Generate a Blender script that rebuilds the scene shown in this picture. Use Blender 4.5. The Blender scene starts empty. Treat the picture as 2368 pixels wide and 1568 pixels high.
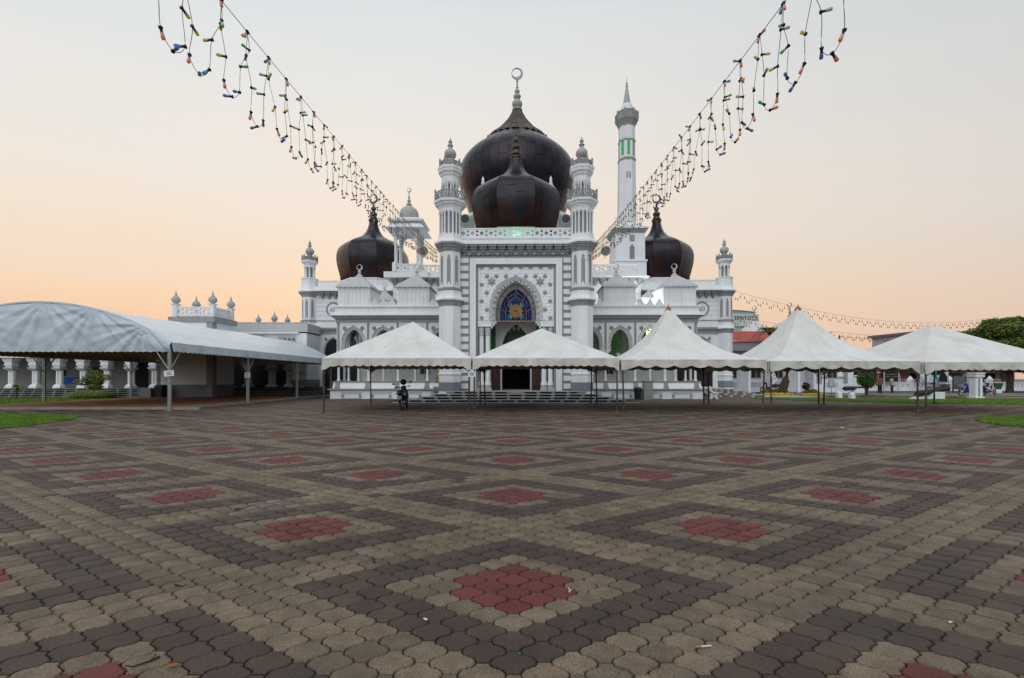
import bpy, math, random
import numpy as np
from mathutils import Vector, Matrix

SC = bpy.context.scene
COL = SC.collection
PI = math.pi
R = math.radians
rnd = random.Random(7)

# ------------------------------------------------------------------ camera, sky, sun, exposure
cam_d = bpy.data.cameras.new("camera")
cam_d.sensor_width = 36.0
cam_d.lens = 16.0
cam_d.shift_y = 92.0 / 2367.0
cam_d.shift_x = -3.5 / 2367.0
cam_d.clip_start = 0.05
cam_d.clip_end = 3000.0
cam = bpy.data.objects.new("camera", cam_d)
COL.objects.link(cam)
cam.location = (0, 0, 1.37)
cam.rotation_euler = (R(90), 0, 0)
SC.camera = cam

world = bpy.data.worlds.new("World")
SC.world = world
world.use_nodes = True
WN, WL = world.node_tree.nodes, world.node_tree.links
WN.clear()


def wn(t, **kw):
    n = WN.new(t)
    for k, v in kw.items():
        setattr(n, k, v)
    return n


def wmath(op, a, b=None, clamp=False):
    n = wn("ShaderNodeMath", operation=op, use_clamp=clamp)
    for i, v in enumerate((a, b)):
        if v is None:
            continue
        if isinstance(v, (int, float)):
            n.inputs[i].default_value = v
        else:
            WL.new(v, n.inputs[i])
    return n.outputs[0]


def wramp(fac, stops):
    n = wn("ShaderNodeValToRGB")
    n.color_ramp.interpolation = "B_SPLINE"
    e = n.color_ramp.elements
    while len(e) > 1:
        e.remove(e[0])
    e[0].position = stops[0][0]
    e[0].color = (*stops[0][1], 1)
    for p, c in stops[1:]:
        x = e.new(p)
        x.color = (*c, 1)
    WL.new(fac, n.inputs[0])
    return n.outputs[0]


def wmix(f, a, b):
    n = wn("ShaderNodeMix", data_type="RGBA")
    if isinstance(f, float):
        n.inputs[0].default_value = f
    else:
        WL.new(f, n.inputs[0])
    WL.new(a, n.inputs[6])
    WL.new(b, n.inputs[7])
    return n.outputs[2]


SUN_AZ = R(-14)        # dusk glow sits just left of the view axis, behind the mosque
tc = wn("ShaderNodeTexCoord")
sep = wn("ShaderNodeSeparateXYZ")
WL.new(tc.outputs["Generated"], sep.inputs[0])
dx, dy, dz = sep.outputs
nz = wn("ShaderNodeTexNoise")
mp = wn("ShaderNodeMapping")
mp.inputs["Scale"].default_value = (1.1, 1.1, 11.0)
mp.inputs["Rotation"].default_value = (0.05, -0.10, 0.0)
WL.new(tc.outputs["Generated"], mp.inputs[0])
WL.new(mp.outputs[0], nz.inputs["Vector"])
nz.inputs["Scale"].default_value = 1.6
nz.inputs["Detail"].default_value = 4.0
cloud = wmath("SUBTRACT", nz.outputs["Fac"], 0.5)
# the glow is strongest round the sunset, so the warm band thins out to the sides
hyp = wmath("SQRT", wmath("ADD", wmath("ADD", wmath("MULTIPLY", dz, dz), wmath("MULTIPLY", dy, dy)),
                          wmath("MULTIPLY", wmath("MULTIPLY", dx, dx), 0.30)))
elev = wmath("ADD", wmath("MAXIMUM", wmath("DIVIDE", dz, hyp), 0.0), wmath("MULTIPLY", cloud, 0.13))
warm = wramp(elev, [(0.0, (0.90, 0.48, 0.30)), (0.10, (0.93, 0.59, 0.385)), (0.165, (0.94, 0.685, 0.475)),
                    (0.22, (0.91, 0.70, 0.525)), (0.30, (0.895, 0.77, 0.645)), (0.40, (0.885, 0.80, 0.715)),
                    (0.55, (0.785, 0.795, 0.78)), (0.66, (0.72, 0.76, 0.775)), (1.0, (0.56, 0.62, 0.67))])
cool = wramp(elev, [(0.0, (0.50, 0.50, 0.55)), (0.2, (0.56, 0.58, 0.62)), (0.5, (0.60, 0.645, 0.68)),
                    (1.0, (0.55, 0.61, 0.66))])
dot = wmath("ADD", wmath("MULTIPLY", dx, math.sin(SUN_AZ)), wmath("MULTIPLY", dy, math.cos(SUN_AZ)))
wf = wn("ShaderNodeMapRange", interpolation_type="SMOOTHSTEP")
WL.new(dot, wf.inputs[0])
wf.inputs[1].default_value = -0.35
wf.inputs[2].default_value = 0.72
skycol = wmix(wf.outputs[0], cool, warm)
# the side away from the sunset is a little greyer
side = wn("ShaderNodeMapRange", interpolation_type="SMOOTHSTEP")
WL.new(dx, side.inputs[0])
side.inputs[1].default_value = -0.25
side.inputs[2].default_value = 0.85
side.inputs[3].default_value = 1.0
side.inputs[4].default_value = 0.88
hs = wn("ShaderNodeHueSaturation")
WL.new(skycol, hs.inputs["Color"])
WL.new(side.outputs[0], hs.inputs["Value"])
sat = wn("ShaderNodeMapRange", interpolation_type="SMOOTHSTEP")
WL.new(dx, sat.inputs[0])
sat.inputs[1].default_value = 0.0
sat.inputs[2].default_value = 0.8
sat.inputs[3].default_value = 1.0
sat.inputs[4].default_value = 0.80
WL.new(sat.outputs[0], hs.inputs["Saturation"])
sky = wn("ShaderNodeTexSky", sky_type="NISHITA")
sky.sun_disc = False
sky.sun_elevation = R(3.0)
sky.sun_rotation = SUN_AZ
sky.dust_density = 4.0
bg1 = wn("ShaderNodeBackground")
bg1.inputs[1].default_value = 1.0
WL.new(hs.outputs[0], bg1.inputs[0])
bg2 = wn("ShaderNodeBackground")
bg2.inputs[1].default_value = 0.005
WL.new(sky.outputs[0], bg2.inputs[0])
addn = wn("ShaderNodeAddShader")
WL.new(bg1.outputs[0], addn.inputs[0])
WL.new(bg2.outputs[0], addn.inputs[1])
wo = wn("ShaderNodeOutputWorld")
WL.new(addn.outputs[0], wo.inputs[0])

sun_d = bpy.data.lights.new("sun", "SUN")
sun_d.energy = 1.1
sun_d.angle = R(70)
sun_d.color = (0.96, 0.98, 1.0)
sun = bpy.data.objects.new("sun", sun_d)
COL.objects.link(sun)
sun.location = (-20, -30, 40)
sun.rotation_euler = Vector((0.25, 0.85, -0.80)).to_track_quat("-Z", "Y").to_euler()

SC.view_settings.view_transform = "Standard"
SC.view_settings.look = "None"
SC.view_settings.exposure = 0.0
SC.view_settings.gamma = 1.0
SC.view_settings.use_curve_mapping = False
SC.cycles.max_bounces = 5
SC.cycles.diffuse_bounces = 3
SC.cycles.glossy_bounces = 2
SC.cycles.transmission_bounces = 2
SC.cycles.transparent_max_bounces = 4
SC.cycles.caustics_reflective = False
SC.cycles.caustics_refractive = False
SC.cycles.use_denoising = True

# ------------------------------------------------------------------ materials
MATS = {}


def mat(name, col, rough=0.7, var=0.10, scale=3.0, bump=0.0, bscale=60.0, metal=0.0, stain=None, stain_amt=0.0,
        stain_scale=0.8, attr=0.0, emit=None, estr=0.0, spec=0.4, streak=False, trans=0.0, fine=0.0, macro=0.0):
    if name in MATS:
        return MATS[name]
    m = bpy.data.materials.new(name)
    m.use_nodes = True
    N, L = m.node_tree.nodes, m.node_tree.links
    b = N["Principled BSDF"]
    b.inputs["Roughness"].default_value = rough
    b.inputs["Metallic"].default_value = metal
    b.inputs["Specular IOR Level"].default_value = spec
    geo = N.new("ShaderNodeNewGeometry")
    base = N.new("ShaderNodeRGB")
    base.outputs[0].default_value = (*col, 1)
    cur = base.outputs[0]

    def mul(fac_socket, lo, hi, cur, fmin=0.3, fmax=0.7):
        mr = N.new("ShaderNodeMapRange")
        L.new(fac_socket, mr.inputs[0])
        mr.inputs[1].default_value = fmin
        mr.inputs[2].default_value = fmax
        mr.inputs[3].default_value = lo
        mr.inputs[4].default_value = hi
        h = N.new("ShaderNodeHueSaturation")
        L.new(cur, h.inputs["Color"])
        L.new(mr.outputs[0], h.inputs["Value"])
        return h.outputs[0]

    def noise(sc, det=4, vec=None):
        t = N.new("ShaderNodeTexNoise")
        t.inputs["Scale"].default_value = sc
        t.inputs["Detail"].default_value = det
        L.new(vec if vec else geo.outputs["Position"], t.inputs["Vector"])
        return t.outputs["Fac"]

    if var > 0:
        cur = mul(noise(scale), 1 - var, 1 + var, cur)
    if macro > 0:
        cur = mul(noise(0.45, 5), 1 - macro, 1 + macro, cur, 0.32, 0.68)
        cur = mul(noise(2.4, 2), 1 - macro * .6, 1 + macro * .5, cur, 0.35, 0.65)
    if fine > 0:
        cur = mul(noise(90.0, 3), 1 - fine, 1 + fine, cur, 0.35, 0.65)
    if attr:
        a = N.new("ShaderNodeAttribute")
        a.attribute_name = "tone"
        oi = N.new("ShaderNodeObjectInfo")
        ad = N.new("ShaderNodeMath")
        ad.operation = "ADD"
        L.new(a.outputs["Fac"], ad.inputs[0])
        L.new(oi.outputs["Random"], ad.inputs[1])
        fr = N.new("ShaderNodeMath")
        fr.operation = "FRACT"
        L.new(ad.outputs[0], fr.inputs[0])
        cur = mul(fr.outputs[0], 1 - attr, 1 + attr, cur, 0.0, 1.0)
    if stain is not None:
        vec = None
        if streak:
            mpn = N.new("ShaderNodeMapping")
            mpn.inputs["Scale"].default_value = (6.0, 6.0, 0.5)
            L.new(geo.outputs["Position"], mpn.inputs[0])
            vec = mpn.outputs[0]
        sn = noise(stain_scale, 6, vec)
        mr = N.new("ShaderNodeMapRange")
        L.new(sn, mr.inputs[0])
        mr.inputs[1].default_value = 0.5
        mr.inputs[2].default_value = 0.75
        mr.inputs[3].default_value = 0.0
        mr.inputs[4].default_value = stain_amt
        mx = N.new("ShaderNodeMix")
        mx.data_type = "RGBA"
        L.new(mr.outputs[0], mx.inputs[0])
        L.new(cur, mx.inputs[6])
        mx.inputs[7].default_value = (*stain, 1)
        cur = mx.outputs[2]
    L.new(cur, b.inputs["Base Color"])
    if bump > 0:
        bn = N.new("ShaderNodeBump")
        bn.inputs["Strength"].default_value = bump
        bn.inputs["Distance"].default_value = 0.02
        L.new(noise(bscale, 5), bn.inputs["Height"])
        L.new(bn.outputs[0], b.inputs["Normal"])
    if emit is not None:
        b.inputs["Emission Color"].default_value = (*emit, 1)
        b.inputs["Emission Strength"].default_value = estr
    if trans > 0:
        b.inputs["Transmission Weight"].default_value = trans
    MATS[name] = m
    return m


WHITE = mat("white_paint", (0.80, 0.815, 0.83), 0.6, 0.03, 1.2, 0.10, 40, stain=(0.50, 0.50, 0.48), stain_amt=0.34, streak=True)
WHITE_D = mat("white_paint_weathered", (0.70, 0.71, 0.70), 0.7, 0.06, 1.5, 0.15, 40, stain=(0.40, 0.40, 0.38), stain_amt=0.45, streak=True)
GREY = mat("grey_paint", (0.30, 0.305, 0.305), 0.65, 0.07, 2.0, 0.10, 40, stain=(0.20, 0.20, 0.19), stain_amt=0.35, streak=True)
LGREY = mat("light_grey_paint", (0.50, 0.505, 0.51), 0.65, 0.06, 2.0, 0.10, 40)
DADO = mat("dado_grey_paint", (0.22, 0.235, 0.25), 0.6, 0.06, 2.0, 0.05, 40)
FINIAL = mat("finial_grey", (0.42, 0.425, 0.415), 0.55, 0.08, 2.5, 0.08, 50)
COPPER = mat("patina_copper", (0.033, 0.029, 0.036), 0.30, 0.30, 0.9, 0.05, 12, metal=0.75, attr=0.06, stain=(0.045, 0.022, 0.020), stain_amt=0.45, stain_scale=0.55)
COPPER_R = mat("reddish_panel", (0.050, 0.022, 0.020), 0.31, 0.30, 0.9, 0.05, 12, metal=0.75, attr=0.06, stain=(0.05, 0.035, 0.035), stain_amt=0.7, stain_scale=0.7)  # redder tone for the lowest dome panels
BRONZE = mat("dark_bronze", (0.10, 0.082, 0.068), 0.45, 0.2, 3.0, metal=0.6)
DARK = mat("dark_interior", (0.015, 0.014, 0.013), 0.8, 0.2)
MARBLE = mat("step_marble", (0.42, 0.415, 0.40), 0.55, 0.15, 3.0, 0.05, 40, stain=(0.22, 0.20, 0.18), stain_amt=0.6, stain_scale=2.0)
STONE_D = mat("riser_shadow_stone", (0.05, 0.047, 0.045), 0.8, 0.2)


# ------------------------------------------------------------------ mesh helpers
class MB:
    def __init__(s):
        s.v, s.f, s.m = [], [], []

    def add(s, verts, faces, mi=0):
        o = len(s.v)
        s.v.extend(verts)
        for f in faces:
            s.f.append(tuple(i + o for i in f))
            s.m.append(mi)

    def box(s, x0, x1, y0, y1, z0, z1, mi=0):
        s.add([(x0, y0, z0), (x1, y0, z0), (x1, y1, z0), (x0, y1, z0), (x0, y0, z1), (x1, y0, z1), (x1, y1, z1), (x0, y1, z1)],
              [(0, 1, 5, 4), (1, 2, 6, 5), (2, 3, 7, 6), (3, 0, 4, 7), (4, 5, 6, 7), (3, 2, 1, 0)], mi)
        return s

    def frustum(s, cx, cy, z0, z1, hx0, hy0, hx1, hy1, mi=0):
        a = [(cx + sx * hx0, cy + sy * hy0, z0) for sx, sy in ((-1, -1), (1, -1), (1, 1), (-1, 1))]
        b = [(cx + sx * hx1, cy + sy * hy1, z1) for sx, sy in ((-1, -1), (1, -1), (1, 1), (-1, 1))]
        s.add(a + b, [(0, 1, 5, 4), (1, 2, 6, 5), (2, 3, 7, 6), (3, 0, 4, 7), (4, 5, 6, 7), (3, 2, 1, 0)], mi)
        return s

    def prism_xz(s, pts, y0, y1, mi=0):          # polygon in x,z (counter-clockwise seen from -y), extruded y0 -> y1
        n = len(pts)
        s.add([(x, y0, z) for x, z in pts] + [(x, y1, z) for x, z in pts],
              [tuple(range(n)), tuple(range(2 * n - 1, n - 1, -1))] + [((i + 1) % n, i, n + i, n + (i + 1) % n) for i in range(n)], mi)
        return s

    def prism_xy(s, pts, z0, z1, mi=0):
        n = len(pts)
        s.add([(x, y, z0) for x, y in pts] + [(x, y, z1) for x, y in pts],
              [tuple(range(n - 1, -1, -1)), tuple(range(n, 2 * n))] + [(i, (i + 1) % n, n + (i + 1) % n, n + i) for i in range(n)], mi)
        return s

    def lathe(s, prof, n=16, cx=0.0, cy=0.0, ph=0.0, mi=0, flat=False, a0=0.0, a1=2 * PI):
        k = 1 / math.cos(PI / n) if flat else 1.0
        full = abs(a1 - a0 - 2 * PI) < 1e-6
        m = n if full else n + 1
        o = len(s.v)
        for r, z in prof:
            for i in range(m):
                a = ph + a0 + (a1 - a0) * i / n
                s.v.append((cx + r * k * math.cos(a), cy + r * k * math.sin(a), z))
        for j in range(len(prof) - 1):
            for i in range(n):
                i2 = (i + 1) % m
                s.f.append((o + j * m + i, o + j * m + i2, o + (j + 1) * m + i2, o + (j + 1) * m + i))
                s.m.append(mi)
        if full:
            if prof[0][0] > 1e-4:
                s.f.append(tuple(o + i for i in range(m - 1, -1, -1)))
                s.m.append(mi)
            if prof[-1][0] > 1e-4:
                s.f.append(tuple(o + (len(prof) - 1) * m + i for i in range(m)))
                s.m.append(mi)
        return s

    def tube(s, path, r, n=6, mi=0, closed=False):
        P = [Vector(p) for p in path]
        rs = r if isinstance(r, (list, tuple)) else [r] * len(P)
        o = len(s.v)
        up = Vector((0, 0, 1))
        for i, p in enumerate(P):
            if closed:
                t = P[(i + 1) % len(P)] - P[i - 1]
            else:
                t = P[min(i + 1, len(P) - 1)] - P[max(i - 1, 0)]
            t.normalize()
            u = t.cross(up)
            if u.length < 1e-3:
                u = t.cross(Vector((0, 1, 0)))
            u.normalize()
            w = u.cross(t)
            for k in range(n):
                a = 2 * PI * k / n
                q = p + (u * math.cos(a) + w * math.sin(a)) * rs[i]
                s.v.append(tuple(q))
        L = len(P)
        for i in range(L if closed else L - 1):
            i2 = (i + 1) % L
            for k in range(n):
                k2 = (k + 1) % n
                s.f.append((o + i * n + k, o + i * n + k2, o + i2 * n + k2, o + i2 * n + k))
                s.m.append(mi)
        if not closed:
            s.f.append(tuple(o + k for k in range(n - 1, -1, -1)))
            s.m.append(mi)
            s.f.append(tuple(o + (L - 1) * n + k for k in range(n)))
            s.m.append(mi)
        return s

    def ball(s, c, r, nu=12, nv=8, mi=0):
        rx, ry, rz = r if isinstance(r, (tuple, list)) else (r, r, r)
        o = len(s.v)
        s.v.append((c[0], c[1], c[2] - rz))
        for j in range(1, nv):
            t = PI * j / nv - PI / 2
            for i in range(nu):
                a = 2 * PI * i / nu
                s.v.append((c[0] + rx * math.cos(t) * math.cos(a), c[1] + ry * math.cos(t) * math.sin(a), c[2] + rz * math.sin(t)))
        s.v.append((c[0], c[1], c[2] + rz))
        e = len(s.v) - 1
        for i in range(nu):
            i2 = (i + 1) % nu
            s.f.append((o, o + 1 + i2, o + 1 + i))
            s.m.append(mi)
            for j in range(nv - 2):
                b = o + 1 + j * nu
                s.f.append((b + i, b + i2, b + nu + i2, b + nu + i))
                s.m.append(mi)
            b = o + 1 + (nv - 2) * nu
            s.f.append((b + i, b + i2, e))
            s.m.append(mi)
        return s

    def xform(s, M, start=0):
        for i in range(start, len(s.v)):
            s.v[i] = tuple(M @ Vector(s.v[i]))
        return s

    def mesh(s, name, mats, smooth=False, angle=None):
        me = bpy.data.meshes.new(name)
        me.from_pydata(s.v, [], s.f)
        for m in mats if isinstance(mats, (list, tuple)) else [mats]:
            me.materials.append(m)
        me.polygons.foreach_set("material_index", s.m)
        if smooth:
            me.polygons.foreach_set("use_smooth", [True] * len(me.polygons))
            if angle:
                me.set_sharp_from_angle(angle=R(angle))
        me.update()
        return me

    def build(s, name, mats, parent=None, loc=(0, 0, 0), rz=0.0, smooth=False, angle=None):
        return put(name, s.mesh(name, mats, smooth, angle), parent, loc, rz)


def put(name, me, parent=None, loc=(0, 0, 0), rz=0.0, rot=None, scale=None):
    o = bpy.data.objects.new(name, me)
    COL.objects.link(o)
    o.location = loc
    o.rotation_euler = rot if rot is not None else (0, 0, rz)
    if scale is not None:
        o.scale = scale if isinstance(scale, (tuple, list)) else (scale,) * 3
    if parent is not None:
        o.parent = parent
    return o


def tag(o, label, cat, group=None, kind=None):
    o["label"] = label
    o["category"] = cat
    if group:
        o["group"] = group
    if kind:
        o["kind"] = kind
    return o


def empty(name, label, cat, loc=(0, 0, 0), rz=0.0, group=None):
    o = bpy.data.objects.new(name, None)
    COL.objects.link(o)
    o.empty_display_size = 0.3
    o.location = loc
    o.rotation_euler = (0, 0, rz)
    return tag(o, label, cat, group)


def struct(o, label=None):
    o["kind"] = "structure"
    if label:
        o["label"] = label
    return o


# ------------------------------------------------------------------ paving
JOINT = mat("sandy_joint_dirt", (0.026, 0.022, 0.018), 0.95, 0.3, 4.0)
PAVE = [
    mat("buff_paver", (0.172, 0.127, 0.085), 0.62, 0.22, 9.0, 0.6, 140, attr=0.21, stain=(0.085, 0.072, 0.060), stain_amt=0.55, stain_scale=1.7, fine=0.30, macro=0.15),
    mat("brown_paver", (0.064, 0.042, 0.032), 0.62, 0.16, 5.0, 0.45, 160, attr=0.21, stain=(0.042, 0.036, 0.034), stain_amt=0.5, stain_scale=1.7, fine=0.30, macro=0.15),
    mat("red_paver", (0.138, 0.028, 0.024), 0.62, 0.18, 6.0, 0.45, 160, attr=0.21, stain=(0.055, 0.026, 0.024), stain_amt=0.65, stain_scale=6.0, fine=0.30, macro=0.15),
]
PA, PB, PY0 = 0.148, 0.0903, 3.016


def paver_kind(i, j):
    best = 2
    dmin = 99
    for ci, cj in ((0, 0), (13, 13)):
        di = (i - ci + 13) % 26 - 13
        dj = (j - cj + 13) % 26 - 13
        d = abs(di) + abs(dj)
        if d < dmin:
            dmin, bi, bj = d, di, dj
    if dmin <= 3 and abs(bi) <= 2:
        return 2
    if dmin in (7, 9):
        return 1
    return 0


def paver_outline(q):
    """q: quarter outline (flat corner ... tip) in lattice units; mirrored to the whole stone."""
    q = [(x * PA, y * PB) for x, y in q]
    right = q + [(x, -y) for x, y in reversed(q[:-1])]
    left = [(-x, -y) for x, y in right]
    return np.array((right + left)[::-1]) * 0.952


def paver_rows(y0, y1, spread=1.16, xlim=30):
    out = []
    j0 = int(math.floor((y0 - PY0) / PB))
    j1 = int(math.ceil((y1 - PY0) / PB))
    for j in range(j0, j1):
        y = PY0 + j * PB
        if not (y0 <= y < y1):
            continue
        w = min(xlim, abs(y) * spread + 0.5)
        n = int(w / PA) + 1
        for i in range(-n, n + 1):
            if (i + j) % 2 == 0:
                continue
            out.append((i, j))
    return out


paving = MB().box(-34, 34, -6, 36, -0.035, -0.012).build("plaza_paving", JOINT)
struct(paving, "wide forecourt paved in buff, brown and red interlocking pavers")
o_near = paver_outline([(.223, 1), (.26, .77), (.36, .60), (.485, .555), (.515, .445), (.64, .40), (.74, .23), (.777, 0)])
o_mid = paver_outline([(.223, 1), (.36, .60), (.64, .40), (.777, 0)])
o_far = paver_outline([(.26, 1), (.74, 0)])


def paver_mesh_single(kind, seed):
    rr = random.Random(seed)
    n = len(o_near)
    z = 0.0
    tx, ty = rr.uniform(-0.012, 0.012), rr.uniform(-0.012, 0.012)
    inner = [(x * 0.93, y * 0.93, z + x * tx + y * ty) for x, y in o_near]
    outer = [(x, y, z - 0.006 + x * tx + y * ty) for x, y in o_near]
    low = [(x, y, -0.022) for x, y in o_near]
    b = MB()
    b.add(inner + outer + low, [tuple(range(n))] + [(i, n + i, n + (i + 1) % n, (i + 1) % n) for i in range(n)]
          + [(n + i, 2 * n + i, 2 * n + (i + 1) % n, n + (i + 1) % n) for i in range(n)])
    return b.mesh("paver", [PAVE[kind]])


paver_meshes = {k: [paver_mesh_single(k, k * 10 + s) for s in range(5)] for k in range(3)}
single = sorted([t for t in paver_rows(2.02, 4.6, 1.16) if abs(t[0] * PA) < 1.14 * (PY0 + t[1] * PB) + 0.1], key=lambda t: t[1])[:300]
single_set = set(single)
for i, j in single:
    k = paver_kind(i, j)
    put("paver", rnd.choice(paver_meshes[k]), paving, (i * PA + rnd.uniform(-.001, .001), PY0 + j * PB + rnd.uniform(-.001, .001), rnd.uniform(-.002, .002)), rnd.uniform(-0.02, 0.02))


def paver_mass(name, tiles, outline, bevel):
    n = len(outline)
    T = len(tiles)
    rg = np.random.default_rng(3)
    ij = np.array(tiles, dtype=float)
    c = np.stack([ij[:, 0] * PA, PY0 + ij[:, 1] * PB], 1) + rg.uniform(-.001, .001, (T, 2))
    zz = rg.uniform(-.002, .002, T)
    tilt = rg.uniform(-.012, .012, (T, 2))
    kinds = np.array([paver_kind(i, j) for i, j in tiles], dtype=np.int32)
    odd = rg.random(T) < .008
    kinds[odd] = (kinds[odd] + 1) % 2
    rings = [(0.93, 0.0), (1.0, -0.009)] if bevel else [(1.0, 0.0)]
    V = []
    for s, dz in rings:
        xy = outline[None] * s
        P = np.zeros((T, n, 3))
        P[:, :, :2] = xy + c[:, None]
        P[:, :, 2] = zz[:, None] + dz + (xy[:, :, 0] * tilt[:, None, 0] + xy[:, :, 1] * tilt[:, None, 1])
        V.append(P)
    V = np.concatenate(V, 1)
    nv = V.shape[1]
    base = np.arange(T) * nv
    top = base[:, None] + np.arange(n)[None]
    loops = [top.reshape(-1)]
    starts = [np.arange(T) * n]
    totals = [np.full(T, n)]
    mi = [kinds]
    off = T * n
    if bevel:
        a = np.arange(n)
        b2 = (a + 1) % n
        quad = np.stack([a, n + a, n + b2, b2], 1)
        q = base[:, None, None] + quad[None]
        loops.append(q.reshape(-1))
        starts.append(off + np.arange(T * n) * 4)
        totals.append(np.full(T * n, 4))
        mi.append(np.repeat(kinds, n))
    me = bpy.data.meshes.new(name)
    loops = np.concatenate(loops).astype(np.int32)
    starts = np.concatenate(starts).astype(np.int32)
    totals = np.concatenate(totals).astype(np.int32)
    mi = np.concatenate(mi).astype(np.int32)
    me.vertices.add(T * nv)
    me.vertices.foreach_set("co", V.reshape(-1).astype(np.float32))
    me.loops.add(len(loops))
    me.loops.foreach_set("vertex_index", loops)
    me.polygons.add(len(starts))
    me.polygons.foreach_set("loop_start", starts)
    me.polygons.foreach_set("loop_total", totals)
    me.polygons.foreach_set("material_index", mi)
    for m in PAVE:
        me.materials.append(m)
    me.update(calc_edges=True)
    at = me.attributes.new("tone", "FLOAT", "POINT")
    at.data.foreach_set("value", np.repeat(rg.random(T), nv).astype(np.float32))
    o = put(name, me, paving)
    o["kind"] = "stuff"
    return o


def blocked(i, j):
    x, y = i * PA, PY0 + j * PB
    return (x < -14.9 and 20.4 < y < 40) or (x < -27) or (abs(x) < 7.5 and y > 26.2) or (x < -12.6 and y > 31.2) or (abs(x) < 12.6 and y > 31.2)


near = [t for t in paver_rows(1.2, 7.0) if t not in single_set]
mid = paver_rows(7.0, 14.0)
far = [t for t in paver_rows(14.0, 34.0, 1.16, 29) if not blocked(*t)]
paver_mass("pavers", near, o_near, True)
paver_mass("pavers", mid, o_mid, True)
paver_mass("pavers", far, o_far, False)

# ------------------------------------------------------------------ ground and lawns
GROUND = mat("dusty_ground", (0.16, 0.145, 0.13), 0.95, 0.2, 0.3)
g = MB()
g.add([(-900, -300, -0.06), (900, -300, -0.06), (900, 1500, -0.06), (-900, 1500, -0.06)], [(0, 1, 2, 3)])
struct(g.build("ground", GROUND), "flat dusty ground around the forecourt")
SOIL = mat("lawn_soil", (0.07, 0.12, 0.02), 0.95, 0.3, 2.0)
GRASS = [mat("grass_blade", (0.105, 0.215, 0.02), 0.6, 0.35, 1.5, trans=0.0),
         mat("grass_blade_bright", (0.16, 0.29, 0.027), 0.6, 0.3, 1.5)]


def inside(p, poly):
    x, y = p
    c = False
    n = len(poly)
    for i in range(n):
        x1, y1 = poly[i]
        x2, y2 = poly[(i + 1) % n]
        if (y1 > y) != (y2 > y) and x < (x2 - x1) * (y - y1) / (y2 - y1) + x1:
            c = not c
    return c


def lawn(poly, label, n, h=0.05, seed=1):
    b = MB().prism_xy(poly, -0.03, 0.018)
    o = b.build("lawn", SOIL)
    struct(o, label)
    rr = random.Random(seed)
    xs = [p[0] for p in poly]
    ys = [p[1] for p in poly]
    g = MB()
    k = 0
    tries = 0
    while k < n and tries < n * 6:
        tries += 1
        y = rr.uniform(min(ys), max(ys))
        x = rr.uniform(min(xs), max(xs))
        if abs(x) > 1.2 * y + 1 or not inside((x, y), poly):
            continue
        a = rr.uniform(0, 2 * PI)
        hh = h * rr.uniform(0.5, 1.3)
        w = 0.012 * (y / 14)
        lx, ly = rr.gauss(0, 0.35) * hh, rr.gauss(0, 0.35) * hh
        ca, sa = math.cos(a) * w, math.sin(a) * w
        g.add([(x - ca, y - sa, 0.015), (x + ca, y + sa, 0.015), (x + lx, y + ly, 0.018 + hh)], [(0, 1, 2)], rr.random() < 0.4)
        k += 1
    gg = g.build("grass", GRASS)
    gg["kind"] = "stuff"
    gg["label"] = "short green grass of " + label
    return o


def blob_edge(cx, cy, r, a0, a1, n=10):
    return [(cx + r * math.cos(R(a0 + (a1 - a0) * i / n)), cy + r * math.sin(R(a0 + (a1 - a0) * i / n))) for i in range(n + 1)]


lawn([(-34, 10.5), (-13.8, 11.8), (-14.2, 13.6), (-14.9, 15.4), (-15.5, 16.3), (-16.2, 16.75), (-17.5, 17.1), (-20, 17.6), (-34, 18.5)], "the lawn corner before the arched marquee", 26000, 0.05, 2)
lawn([(34, 17.6), (19, 16.5), (16.6, 15.9), (15.3, 15.1), (14.7, 14.3), (14.3, 13.2), (14.1, 12.0), (34, 10.5)], "the lawn corner at the plaza's right edge", 26000, 0.06, 3)
lawn([(-40, 21.0), (-26.2, 21.0), (-26.2, 32.0), (-40, 32.0)], "the lawn strip behind the carpeted platform", 20000, 0.05, 4)
lawn([(16.3, 31.0), (17.8, 28.6), (20.0, 26.6), (24.0, 24.6), (30, 23.0), (44, 21.5), (44, 31.0)], "the lawn with the two cannons", 40000, 0.05, 5)


# ------------------------------------------------------------------ ornament helpers
def ray_rect(c, p, rect):
    u0, u1, z0, z1 = rect
    dx, dz = p[0] - c[0], p[1] - c[1]
    t = 1e9
    side = None
    if dx > 1e-9:
        t, side = (u1 - c[0]) / dx, "r"
    elif dx < -1e-9:
        t, side = (u0 - c[0]) / dx, "l"
    if dz > 1e-9 and (z1 - c[1]) / dz < t:
        t, side = (z1 - c[1]) / dz, "t"
    elif dz < -1e-9 and (z0 - c[1]) / dz < t:
        t, side = (z0 - c[1]) / dz, "b"
    return (c[0] + dx * t, c[1] + dz * t), side


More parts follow.
